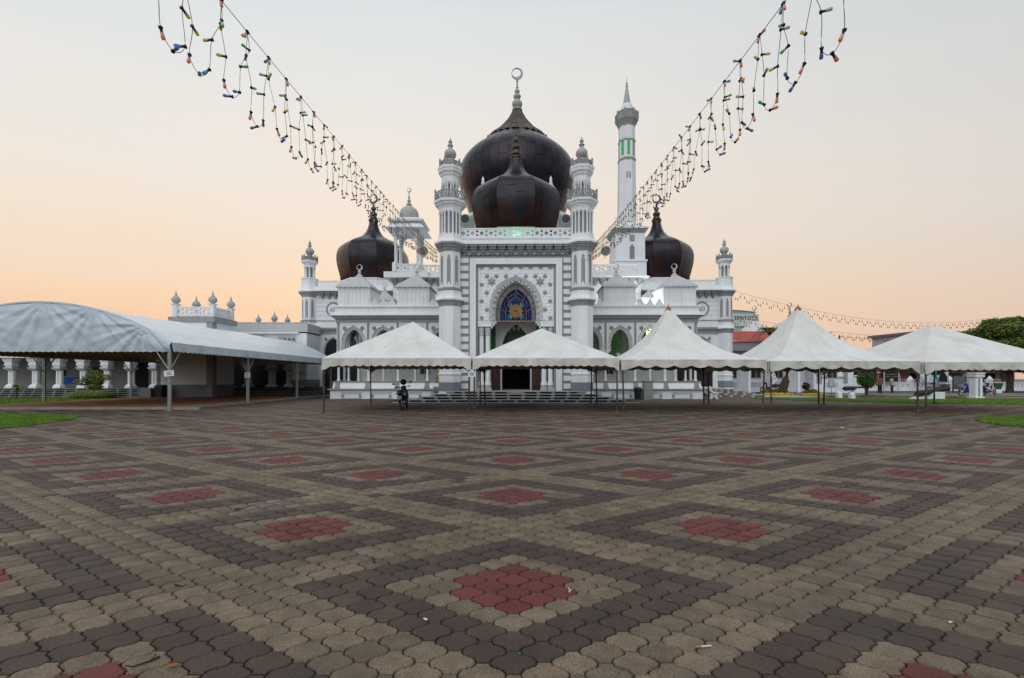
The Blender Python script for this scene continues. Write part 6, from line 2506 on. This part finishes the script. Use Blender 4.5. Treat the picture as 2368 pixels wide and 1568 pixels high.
# benches by the mosque
def sbench(loc, rz, m, label, w=.75):
    o = empty("bench", label, "bench", loc, rz, "precast benches by the mosque")
    prof = [(-.30, .86), (-.24, .86), (-.16, .62), (-.06, .46), (.10, .43), (.24, .46), (.32, .40), (.30, .34), (.22, .40), (.08, .37), (-.10, .40), (-.22, .58)]
    s_ = MB()
    n = len(prof)
    s_.add([(-w, y, z) for y, z in prof] + [(w, y, z) for y, z in prof], [tuple(range(n)), tuple(range(2 * n - 1, n - 1, -1))] + [(i, n + i, n + (i + 1) % n, (i + 1) % n) for i in range(n)])
    s_.build("seat", [m], o)
    for sx in (-1, 1):
        MB().prism_xz([(-.30, .0), (-.1, .0), (-.05, .12), (.05, .12), (.1, 0), (.30, 0), (.22, .14), (.26, .40), (-.22, .40), (-.24, .14)], -.05, .05).build("support", [m], o, (sx * (w - .12), 0, 0), PI / 2)
    return o


sbench((13.75, 31.2, 0), -2.0, WHITE_D, "pale precast bench seen side on beside the white side steps", .62)
sbench((-4.55, 29.6, 0), 0, mat("granite_speckle", (.38, .36, .34), .6, .3, 14), "speckled stone bench against the plinth behind the motorcycle", .62)
cbx = MB()
cbx.box(-.32, .32, -.22, .22, 0, .12, 0)
cbx.box(-.29, .29, -.20, .20, .12, .62, 0)
cbx.box(-.29, .29, -.20, .20, .635, 1.18, 0)
cbx.frustum(0, 0, 1.18, 1.24, .34, .25, .40, .29, 1)
cbx.box(-.24, .24, -.206, -.2, .15, .175, 2)
tag(cbx.build("utility_cabinet", [GREY, LGREY, DARK], None, (8.95, 30.35, 0)), "grey painted metal cabinet against the right wing plinth", "cabinet")
bn = MB().lathe([(.20, 0), (.25, .62), (.27, .64), (.27, .72), (.2, .80), (0, .82)], 18)
tag(bn.build("wheelie_bin", [PLAST], None, (8.25, 30.2, 0), smooth=True, angle=40), "round black bin beside the grey metal cabinet", "bin", "black bins")
yb = MB().box(-.18, .18, -.12, .12, 0, .28)
yb.frustum(0, 0, .28, .34, .2, .14, .16, .1)
tag(yb.build("yellow_box", [mat("dull_yellow", (.36, .22, .015), .6, .1)], None, (-5.15, 31.25, 1.21)), "dull yellow box on the parapet left of the portal tower", "box")

# far light strings at the right
for k, (A, B, sag, lab) in enumerate((((18.9, 39.6, 9.1), (64, 60, 9.6), 1.7, "upper string of small bulbs sagging across the sky at the right"),
                                      ((18.9, 39.6, 6.9), (64, 61, 8.2), 1.4, "lower string of small bulbs sagging across the sky at the right"))):
    root = empty("festoon_string", lab, "string lights", A, 0, "festoon strings at the right")
    A, B = Vector(A), Vector(B)
    f = lambda t: (B - A) * t - Vector((0, 0, sag * 4 * t * (1 - t)))
    wv = MB().tube([tuple(f(t)) for t in np.linspace(0, 1, 50)], .010, 4)
    nsp = 34
    bm = MB().lathe([(.028, .03), (.028, -.06), (.034, -.10), (.026, -.18), (0, -.2)], 6).mesh("bulb", [mat("dull_festoon_bulb", (.20, .11, .07), .5, .2)])
    for s in range(nsp):
        p, q = f((s + .06) / nsp), f((s + .94) / nsp)
        P_ = [p + (q - p) * u - Vector((0, 0, .62 * 4 * u * (1 - u))) for u in np.linspace(0, 1, 9)]
        wv.tube([tuple(x) for x in P_], .008, 4)
        for u in (1, 3, 5, 7):
            put("bulb", bm, root, tuple(P_[u]))
    wv.build("wire", [mat("faded_wire", (.14, .09, .07), .7, .1)], root)

# ------------------------------------------------------------------ motorcycles
TYRE = mat("tyre_rubber", (.012, .012, .012), .8, .1)
CHROME = mat("dull_chrome", (.45, .45, .45), .25, .1, metal=.9)
SEATM = mat("seat_vinyl", (.012, .012, .013), .5, .1)
REDL = mat("tail_light_red", (.14, .006, .006), .25, .1)
AMBER = mat("indicator_amber", (.16, .06, .008), .3, .1)
tyre_me = MB()
n, m_ = 24, 8
V = []
for i in range(n):
    a = 2 * PI * i / n
    for k in range(m_):
        b_ = 2 * PI * k / m_
        r = .245 + .042 * math.cos(b_)
        V.append((.040 * math.sin(b_), r * math.cos(a), r * math.sin(a)))
tyre_me.add(V, [(i * m_ + k, ((i + 1) % n) * m_ + k, ((i + 1) % n) * m_ + (k + 1) % m_, i * m_ + (k + 1) % m_) for i in range(n) for k in range(m_)])
tyre_m = tyre_me.mesh("tyre", [TYRE], True)
rim = MB()
rim.tube([(0, .212 * math.cos(2 * PI * i / 24), .212 * math.sin(2 * PI * i / 24)) for i in range(24)], .014, 6, closed=True)
for i in range(10):
    a = 2 * PI * i / 10
    rim.tube([(.02 * (-1) ** i, .03 * math.cos(a), .03 * math.sin(a)), (0, .205 * math.cos(a + .15), .205 * math.sin(a + .15))], .006, 4)
rim.tube([(-.06, 0, 0), (.06, 0, 0)], .04, 10)
rim_m = rim.mesh("rim", [CHROME], True, 40)


def tapered(sections, mi=0, b=None, nseg=12):
    """loft of ellipses along y: (y, z, half width, half height)."""
    b = b or MB()
    o = len(b.v)
    for y, z, w, h in sections:
        for k in range(nseg):
            a = 2 * PI * k / nseg
            c, s = math.cos(a), math.sin(a)
            b.v.append((w * math.copysign(abs(c) ** .8, c), y, z + h * math.copysign(abs(s) ** .8, s)))
    L = len(sections)
    for i in range(L - 1):
        for k in range(nseg):
            k2 = (k + 1) % nseg
            b.f.append((o + i * nseg + k2, o + i * nseg + k, o + (i + 1) * nseg + k, o + (i + 1) * nseg + k2))
            b.m.append(mi)
    b.f.append(tuple(o + k for k in range(nseg)))
    b.m.append(mi)
    b.f.append(tuple(o + (L - 1) * nseg + k for k in range(nseg - 1, -1, -1)))
    b.m.append(mi)
    return b


def motorcycle(loc, rz, lean, paint, label, shield=None, steer=.25):
    o = empty("motorcycle", label, "motorcycle", loc, rz, "parked motorcycles")
    o.rotation_euler = (0, lean, rz)
    for nm, y, st in (("wheel", -.62, 0), ("wheel", .62, steer)):
        w = bpy.data.objects.new(nm, None)
        COL.objects.link(w)
        w.parent = o
        w.location = (0, y, .287)
        w.rotation_euler = (0, 0, st)
        put("tyre", tyre_m, w)
        put("rim", rim_m, w)
    tapered([(-.92, .80, .05, .05), (-.80, .76, .10, .09), (-.55, .70, .125, .11), (-.25, .62, .12, .12), (.0, .52, .10, .12), (.15, .50, .07, .12)]).build("tail_body", [paint], o, smooth=True, angle=50)
    tapered([(-.74, .84, .10, .035), (-.5, .845, .13, .045), (-.15, .79, .125, .05), (.08, .76, .09, .04)]).build("seat", [SEATM], o, smooth=True, angle=50)
    sh = MB()
    for sx in (-1, 1):
        sh.add([(sx * .06, .34, .95), (sx * .19, .30, .82), (sx * .20, .26, .50), (sx * .11, .20, .34), (sx * .04, .30, .36), (sx * .04, .40, .9)], [(0, 1, 2, 3, 4, 5) if sx > 0 else (5, 4, 3, 2, 1, 0)])
    sh.build("leg_shield", [shield or paint], o)
    tapered([(.30, .92, .05, .09), (.38, .96, .12, .11), (.46, .94, .11, .10), (.52, .90, .05, .05)]).build("headlamp_cowl", [paint], o, smooth=True, angle=50)
    fk = MB()
    for sx in (-1, 1):
        fk.tube([(sx * .07, .36, .90), (sx * .075, .60, .29)], .022, 6)
    fk.build("fork", [CHROME], o)
    tapered([(.36, .50, .05, .03), (.50, .60, .055, .03), (.68, .60, .055, .03), (.84, .50, .05, .03)]).build("front_mudguard", [paint], o, smooth=True)
    tapered([(-.90, .40, .06, .08), (-.86, .60, .075, .06), (-.74, .68, .07, .05)]).build("rear_mudguard", [SEATM], o, smooth=True)
    eng = MB()
    eng.ball((0, .08, .36), (.13, .2, .12), 12, 8)
    eng.tube([(-.08, .18, .30), (-.13, -.1, .22), (-.14, -.3, .24)], .025, 6)
    eng.tube([(0, .3, .7), (0, .1, .4)], .035, 6)
    eng.build("engine", [mat("engine_grey", (.10, .10, .10), .4, .2, metal=.6)], o, smooth=True)
    MB().tube([(.13, -.15, .25), (.15, -.45, .30), (.155, -.85, .36)], [.035, .05, .05], 10).build("exhaust", [mat("exhaust_steel", (.06, .06, .06), .35, .2, metal=.8)], o, smooth=True, angle=40)
    hb_ = MB().tube([(-.34, .20, 1.0), (-.2, .28, 1.02), (0, .36, .98), (.2, .28, 1.02), (.34, .20, 1.0)], .016, 6)
    for sx in (-1, 1):
        hb_.tube([(sx * .34, .20, 1.0), (sx * .23, .265, 1.015)], .024, 8)
    hb_.build("handlebar", [SEATM], o)
    for sx in (-1, 1):
        mr = MB().tube([(sx * .22, .26, 1.02), (sx * .28, .22, 1.14), (sx * .36, .20, 1.18)], .007, 5)
        mr.ball((sx * .38, .19, 1.19), (.065, .02, .045), 10, 6)
        mr.build("mirror", [SEATM], o)
    tl = MB()
    tapered([(-.955, .77, .06, .03), (-.93, .77, .075, .05), (-.86, .78, .07, .05)], 0, tl)
    tl.build("tail_light", [REDL], o, smooth=True)
    for sx in (-1, 1):
        MB().ball((sx * .12, -.86, .74), (.035, .03, .03), 8, 6).build("indicator", [AMBER], o)
    MB().box(-.10, .10, -.95, -.94, .50, .64).build("number_plate", [mat("plate_white", (.22, .22, .23), .5, .2, 9)], o)
    st_ = MB().tube([(-.10, -.02, .26), (-.24, .02, .02)], .014, 5)
    st_.build("side_stand", [CHROME], o)
    gr_ = MB().tube([(-.10, -.62, .86), (-.10, -.86, .90), (.10, -.86, .90), (.10, -.62, .86)], .014, 6)
    gr_.build("grab_rail", [CHROME], o)
    return o


P_GREEN = mat("dark_green_enamel", (.008, .026, .008), .3, .1)
P_BLUE = mat("blue_enamel", (.01, .05, .30), .3, .1)
P_RED = mat("red_enamel", (.11, .010, .012), .3, .1)
P_BLK = mat("black_enamel", (.012, .012, .014), .3, .1)
motorcycle((-4.86, 20.35, 0), .06, -.13, P_GREEN, "dark green motorcycle seen from behind under the marquee, helmet above it", P_BLK)
hm = MB().ball((0, 0, .0), (.135, .155, .135), 18, 12)
hm_o = hm.build("helmet", [mat("navy_helmet", (.008, .012, .045), .2, .1)], None, (-4.98, 20.58, 1.225), smooth=True)
tag(hm_o, "dark blue crash helmet hung on the green motorcycle's handlebar", "helmet")
vz = MB()
V = []
for i in range(9):
    a = -1.2 + 2.4 * i / 8
    for z in (-.07, .05):
        V.append((.142 * math.sin(a), .162 * math.cos(a), z))
vz.add(V, [(2 * i, 2 * i + 2, 2 * i + 3, 2 * i + 1) for i in range(8)])
vz.build("visor", [mat("clear_visor", (.35, .36, .38), .15, .05)], hm_o, smooth=True)
MB().tube([(.06, -.02, -.12), (.10, .0, -.24), (.02, .0, -.30)], .009, 5).build("strap", [SEATM], hm_o)
motorcycle((24.2, 43.0, 0), 1.45, -.1, P_BLK, "black motorcycle parked on the porch between white columns")
motorcycle((40.6, 43.6, 0), 1.2, -.1, P_RED, "dark red motorcycle parked behind the raised cannon")
motorcycle((36.8, 36.6, 0), 1.25, -.12, P_BLUE, "blue motorcycle with a pink cloth right of the thick white post")
motorcycle((38.9, 37.2, 0), -1.35, -.12, mat("white_enamel", (.6, .6, .6), .3, .1), "black and white motorcycle at the right edge by the stone bench", None)
pk = MB().ball((0, 0, 0), (.16, .12, .07), 10, 6)
tag(pk.build("pink_cloth", [mat("pink_fabric", (.55, .03, .14), .8, .1)], None, (36.9, 36.62, .93), smooth=True), "pink cloth lying on the blue motorcycle's seat", "cloth")
# bicycle by the noticeboard
bc = empty("bicycle", "old bicycle leaning before the grey noticeboard", "bicycle", (43.6, 43.7, 0), PI / 2)
for y in (-.5, .5):
    w_ = MB().tube([(0, y + .33 * math.cos(2 * PI * i / 24), .34 + .33 * math.sin(2 * PI * i / 24)) for i in range(24)], .02, 6, closed=True)
    for i in range(8):
        a = PI * i / 8
        w_.tube([(0, y - .32 * math.cos(a), .34 - .32 * math.sin(a)), (0, y + .32 * math.cos(a), .34 + .32 * math.sin(a))], .004, 3)
    w_.build("wheel", [TYRE], bc)
MB().tube([(0, -.5, .34), (0, -.12, .80), (0, .38, .82), (0, .5, .34)], .018, 6).tube([(0, -.05, .34), (0, .36, .74)], .018, 6).tube([(0, -.5, .34), (0, -.05, .34), (0, -.15, .88)], .016, 6).build("frame", [P_BLK], bc)
tapered([(-.30, .92, .08, .03), (-.15, .93, .07, .03), (-.02, .92, .02, .02)]).build("saddle", [SEATM], bc)
MB().tube([(-.26, .30, .98), (0, .40, .95), (.26, .30, .98)], .015, 6).tube([(0, .40, .95), (0, .39, .80)], .015, 6).build("handlebar", [CHROME], bc)
MB().box(-.15, .15, .5, .8, .6, .85).build("basket", [STEEL], bc)

# ------------------------------------------------------------------ people
SKIN = mat("skin_brown", (.17, .085, .05), .6, .1)
HAIR = mat("black_hair", (.010, .009, .009), .6, .1)


def person(loc, rz, label, shirt, trousers, pose, h=1.62):
    k = h / 1.70
    J = dict(pel=(0, 0, .92), spine=(0, .01, 1.15), chest=(0, .01, 1.36), neck=(0, 0, 1.47), head=(0, .015, 1.57), crown=(0, .01, 1.66),
             shl=(-.18, 0, 1.40), shr=(.18, 0, 1.40), ell=(-.25, -.02, 1.14), elr=(.25, -.02, 1.14), wrl=(-.24, .08, .92), wrr=(.24, .08, .92), hal=(-.23, .12, .83), har=(.23, .12, .83),
             hil=(-.09, 0, .88), hir=(.09, 0, .88), knl=(-.11, .02, .48), knr=(.11, .02, .48), anl=(-.12, -.02, .09), anr=(.12, -.02, .09), tol=(-.13, .15, .03), tor=(.13, .15, .03))
    J.update(pose)
    rad = dict(pel=.155, spine=.15, chest=.155, neck=.055, head=.088, crown=.07, shl=.07, shr=.07, ell=.046, elr=.046, wrl=.032, wrr=.032, hal=.036, har=.036,
               hil=.09, hir=.09, knl=.065, knr=.065, anl=.05, anr=.05, tol=.04, tor=.04)
    E = [("pel", "spine"), ("spine", "chest"), ("chest", "neck"), ("neck", "head"), ("head", "crown"), ("chest", "shl"), ("shl", "ell"), ("ell", "wrl"), ("wrl", "hal"), ("chest", "shr"), ("shr", "elr"), ("elr", "wrr"), ("wrr", "har"),
         ("pel", "hil"), ("hil", "knl"), ("knl", "anl"), ("anl", "tol"), ("pel", "hir"), ("hir", "knr"), ("knr", "anr"), ("anr", "tor")]
    names = list(J)
    me = bpy.data.meshes.new("body")
    me.from_pydata([tuple(c * k for c in J[q]) for q in names], [(names.index(a), names.index(b)) for a, b in E], [])
    ob = bpy.data.objects.new("body", me)
    COL.objects.link(ob)
    md_ = ob.modifiers.new("skin", "SKIN")
    for q, sv in zip(names, me.skin_vertices[0].data):
        r = rad[q] * k
        sv.radius = (r, r * (.68 if q in ("pel", "spine", "chest") else 1))
        sv.use_root = q == "pel"
    sb = ob.modifiers.new("sub", "SUBSURF")
    sb.levels = sb.render_levels = 2
    bpy.context.view_layer.update()
    em = bpy.data.meshes.new_from_object(ob.evaluated_get(bpy.context.evaluated_depsgraph_get()))
    bpy.data.objects.remove(ob)
    em.materials.clear()
    for mm in (SKIN, shirt, trousers, SEATM):
        em.materials.append(mm)
    for p in em.polygons:
        c = p.center / k
        arm = abs(c.x) > .20 and c.z < 1.30
        hand = (abs(c.x) > .17 and c.z < 1.12 and c.z > .70)
        if c.z > 1.455:
            p.material_index = 0
        elif hand or (arm and c.z < 1.2 and abs(c.x) > .215):
            p.material_index = 0
        elif c.z > .86:
            p.material_index = 1
        elif c.z > .09:
            p.material_index = 2
        else:
            p.material_index = 3
        p.use_smooth = True
    t = put("person", em, None, loc, rz)
    tag(t, label, "person", "men standing by the ball shrub")
    hx, hy, hz = (J["head"][0] * k, J["head"][1] * k, J["head"][2] * k)
    hr_ = MB().ball((hx, hy - .018 * k, hz + .045 * k), (.098 * k, .108 * k, .085 * k), 14, 8)
    hr_.build("hair", [HAIR], t, smooth=True)
    fc = MB()
    fc.lathe([(.012, 0), (.016, .03), (.004, .05)], 6, hx, hy + .092 * k)
    fc.xform(Matrix.Translation((0, 0, hz - .02 * k)))
    fc.build("nose", [SKIN], t)
    for sx in (-1, 1):
        MB().ball((hx + sx * .093 * k, hy, hz), (.012, .022, .03), 6, 5).build("ear", [SKIN], t)
        MB().ball((hx + sx * .034 * k, hy + .082 * k, hz + .015 * k), .011, 6, 4).build("eye", [HAIR], t)
    MB().box(hx - .025, hx + .025, hy + .082 * k, hy + .09 * k, hz - .05 * k, hz - .042 * k).build("mouth", [REDL], t)
    fg = MB()
    for s in ("l", "r"):
        w_, a_ = Vector(J["wr" + s]), Vector(J["ha" + s])
        d = (a_ - w_).normalized()
        sd = d.cross(Vector((0, 1, .3))).normalized()
        for q in range(4):
            p0 = a_ + sd * (-.024 + .016 * q)
            L = (.05, .058, .055, .045)[q]
            fg.tube([tuple(p0 * k), tuple((p0 + d * L) * k), tuple((p0 + d * (L + .02) + Vector((0, .02, 0))) * k)], [.009, .008, .006], 5)
        th = w_ * .4 + a_ * .6
        inward = -1 if s == "r" else 1
        fg.tube([tuple(th * k), tuple((th + Vector((inward * .035, .02, -.02))) * k), tuple((th + Vector((inward * .04, .03, -.05))) * k)], [.011, .009, .007], 5)
    fg.build("fingers", [SKIN], t)
    return t


ORANGE = mat("orange_brown_shirt", (.20, .065, .05), .85, .15, 5)
BEIGE = mat("beige_shirt", (.46, .36, .22), .85, .1, 4)
NAVY = mat("navy_shirt", (.015, .03, .10), .85, .1, 4)
JEAN = mat("dark_trousers", (.012, .014, .022), .85, .1, 4)
JEAN2 = mat("navy_jeans", (.018, .028, .055), .85, .1, 4)
person((33.0, 41.0, 0), -.5, "man in an orange brown shirt and black trousers beside the shrub, seen from behind", ORANGE, JEAN,
       dict(elr=(.26, .06, 1.16), wrr=(.17, .24, 1.10), har=(.12, .31, 1.12)), 1.60)
person((33.65, 41.8, 0), .35, "man in a navy top half hidden behind the orange shirted man", NAVY, JEAN, dict(), 1.58)
person((34.1, 41.0, 0), .45, "man in a beige shirt and dark jeans standing right of the other men", BEIGE, JEAN2,
       dict(elr=(.30, .06, 1.18), wrr=(.34, .22, .98), har=(.36, .28, .91), spine=(0, .03, 1.15), chest=(0, .06, 1.35), neck=(0, .09, 1.46), head=(0, .13, 1.55), crown=(0, .13, 1.63)), 1.60)

# ------------------------------------------------------------------ paper signs on the tent legs
PAPER = mat("paper", (.82, .82, .88), .8, .03)
INK = mat("ink", (.03, .03, .06), .8, .05)


def text_mesh(body, w, h, name="printed_text"):
    c = bpy.data.curves.new(name, "FONT")
    c.body = body
    c.align_x = "CENTER"
    c.size = 1
    c.space_line = .85
    c.offset = .012
    o = bpy.data.objects.new(name, c)
    COL.objects.link(o)
    bpy.context.view_layer.update()
    me = bpy.data.meshes.new_from_object(o)
    bpy.data.objects.remove(o)
    xs = [v.co.x for v in me.vertices]
    ys = [v.co.y for v in me.vertices]
    sx, sy = w / (max(xs) - min(xs)), h / (max(ys) - min(ys))
    mx, my = (max(xs) + min(xs)) / 2, (max(ys) + min(ys)) / 2
    for v in me.vertices:
        x, y = (v.co.x - mx) * sx, (v.co.y - my) * sy
        v.co = (x, -.006, y)
    me.materials.clear()
    me.materials.append(INK)
    return me


def paper_sign(loc, w, h, roll, label, body=None, lines=3, seed=1):
    pg = MB().box(-w / 2, w / 2, -.002, .002, -h / 2, h / 2)
    o = pg.build("paper_sign", [PAPER], None, loc)
    o.rotation_euler = (0, roll, 0)
    tag(o, label, "sign", "paper signs taped to tent legs")
    if body:
        put("printed_text", text_mesh(body, w * .68, h * .58), o)
    else:
        rr = random.Random(seed)
        b = MB()
        for k in range(lines):
            z = h * (.26 - .24 * k)
            ww = w * (.62, .42, .58)[k % 3]
            x = -ww / 2
            while x < ww / 2:
                q = rr.uniform(.012, .024)
                b.box(x, x + q * .75, -.006, -.003, z - h * .055, z + h * .055)
                x += q
        b.build("printed_text", [INK], o)
    return o


paper_sign((-1.70, 18.58, 1.56), .30, .225, .0, "white paper sign lettered in black on the leg between the first two tents", "KHEMAH\nLELAKI")
paper_sign((-14.66, 19.36, 1.60), .42, .24, -.10, "tilted paper sign on the front post of the arched marquee", None, 3, 2)
paper_sign((-14.66, 25.06, 1.58), .30, .30, .03, "square paper sign on the second post of the arched marquee", None, 3, 3)
paper_sign((10.60, 18.5, 1.42), .16, .30, -.35, "crumpled bluish paper on the leg between the two peaked tents", None, 3, 4)

# ------------------------------------------------------------------ lit lamps
LAMP = mat("lit_floodlight", (.9, .95, .5), .4, 0, emit=(.85, 1.0, .35), estr=5.0)


def lamp(loc, size, label, color, power, m):
    b = MB().box(-size, size, -.05, .12, -size * .8, size * .8)
    b.box(-size * 1.15, size * 1.15, .08, .2, -size, size)
    o = b.build("floodlight", [DADO], None, loc)
    tag(o, label, "lamp", "lit lamps on the mosque")
    MB().box(-size * .9, size * .9, -.07, -.055, -size * .7, size * .7).build("lens", [m], o)
    l = bpy.data.lights.new("lamp_glow", "POINT")
    l.energy = power
    l.color = color
    l.shadow_soft_size = .1
    lo = bpy.data.objects.new("lamp_glow", l)
    COL.objects.link(lo)
    lo.parent = o
    lo.location = (0, -.25, 0)
    return o


lamp((9.36, 31.62, 4.55), .14, "lit yellow green floodlight in the arch left of the peaked tent's cap", (.75, 1.0, .3), 25, LAMP)
lamp((7.25, 31.62, 4.88), .08, "small lit green lamp at the top of the arch right of the portal tower", (.5, 1.0, .35), 22, mat("lit_green_lamp", (.5, .9, .4), .4, 0, emit=(.45, 1.0, .3), estr=3.0))
gl = lamp((.15, 28.35, 10.12), .10, "small green floodlight on the portal roof below the dome", (.15, 1.0, .35), 14, mat("lit_green_flood", (.3, .9, .4), .4, 0, emit=(.3, 1.0, .45), estr=.3))
gl.rotation_euler = (-PI / 2 - .3, 0, 0)
wl = lamp((9.6, 34.2, 6.75), .12, "white floodlight between the roof boxes of the right wing", (.92, .98, 1.0), 260, mat("lit_white_flood", (.9, .9, .9), .4, 0, emit=(.9, .97, 1.0), estr=4.0))
gr_niche = MB()
gr_niche.box(-.62, .62, 0, .08, 2.9, 4.7)
no = gr_niche.build("green_niche", [mat("niche_green", (.10, .20, .09), .7, .15)], mosque, (7.14, 5.6, 0))
lt = MB()
for ring, (r, n_) in enumerate(((.0, 1), (.18, 8), (.34, 12))):
    for i in range(n_):
        a = 2 * PI * i / max(n_, 1) + ring
        lt.add([(x, -.012, z) for x, z in ngon_pts(r * math.cos(a), 3.75 + r * math.sin(a), .045, 8)], [tuple(range(8))])
lt.build("niche_hole", [DARK], no)

# ------------------------------------------------------------------ litter on the paving
LIT = [mat("paper_scrap", (.6, .58, .56), .8, .1), mat("pink_scrap", (.5, .16, .18), .8, .1), mat("orange_leaf", (.30, .10, .015), .8, .2), mat("dry_twig", (.025, .02, .017), .9, .2), mat("blue_scrap", (.01, .16, .30), .6, .1)]
cg = MB()
cg.tube([(-.042, 0, 0), (-.012, 0, 0)], .0045, 8, 0)
cg.tube([(-.012, 0, 0), (.042, 0, 0)], .0045, 8, 1)
cgo = cg.build("cigarette_butt", [mat("filter_orange", (.50, .20, .03), .8, .1), LIT[0]], None, (.967, 2.318, .008), .12)
tag(cgo, "white cigarette butt with orange filter near the bottom right", "cigarette")


def scrap(loc, size, m, label, cat, kind, seed):
    rr = random.Random(seed)
    b = MB()
    if kind == "flake":
        n_ = 7
        P_ = [(size * rr.uniform(.5, 1) * math.cos(2 * PI * i / n_), size * .7 * rr.uniform(.5, 1) * math.sin(2 * PI * i / n_), .004 + rr.uniform(0, .3) * size) for i in range(n_)]
        b.add(P_ + [(0, 0, .004 + .35 * size)], [(i, (i + 1) % n_, n_) for i in range(n_)])
    else:
        a = rr.uniform(0, PI)
        p = [Vector((size * (q - 1.5) * .7 * math.cos(a) + rr.uniform(-.2, .2) * size, size * (q - 1.5) * .5 * math.sin(a) + rr.uniform(-.2, .2) * size, .007 + (.2 * size if q == 3 else 0))) for q in range(4)]
        b.tube([tuple(x) for x in p], [.006, .005, .004, .002], 5)
        b.tube([tuple(p[1]), tuple(p[1] + Vector((.35 * size, -.3 * size, .01)))], .003, 4)
    return tag(b.build("litter_scrap" if kind == "flake" else "fallen_twig", [m], None, loc, rr.uniform(0, 6)), label, cat, "litter scattered on the paving")


for (x, y), sz, mi, lab, cat, kd in (
    ((-2.59, 4.41), .035, 1, "pink paper scrap on the buff pavers left of the centre", "litter", "flake"),
    ((.09, 4.12), .018, 2, "tiny orange scrap above the nearest brown diamond", "litter", "flake"),
    ((-.50, 2.58), .020, 0, "cream scrap on the nearest brown diamond's lower left side", "litter", "flake"),
    ((.03, 2.26), .012, 4, "tiny blue scrap below the nearest red diamond", "litter", "flake"),
    ((.96, 2.80), .016, 1, "pink crumb on the nearest brown diamond's right side", "litter", "flake"),
    ((-1.62, 2.16), .030, 2, "orange dead leaf near the bottom left corner", "leaf", "flake"),
    ((.36, 2.93), .030, 0, "thin white string on the nearest red diamond", "litter", "twig"),
    ((-2.84, 4.78), .11, 3, "dark forked twig at the left on the buff pavers", "twig", "twig"),
    ((-1.06, 3.42), .06, 3, "dark curled twig left above the nearest diamond", "twig", "twig"),
    ((-1.78, 2.18), .08, 3, "dark twig on the red diamond at the bottom left", "twig", "twig"),
    ((.42, 4.62), .05, 3, "short dark twig beyond the nearest diamond's top", "twig", "twig"),
    ((-2.2, 3.0), .05, 3, "short dark twig at the left edge pavers", "twig", "twig"),
    ((2.45, 2.55), .02, 0, "white speck of litter at the right foreground", "litter", "flake"),
    ((15.9, 13.9), .22, 0, "white crumpled paper on the right lawn corner", "litter", "flake"),
    ((15.5, 13.2), .12, 0, "small white paper at the edge of the right lawn corner", "litter", "flake"),
    ((9.1, 12.6), .10, 0, "white scrap on the paving near the right lawn corner", "litter", "flake"),
):
    scrap((x, y, .05 if x > 15 else .002), sz, LIT[mi], lab, cat, kd, int(x * 100 + y * 10))
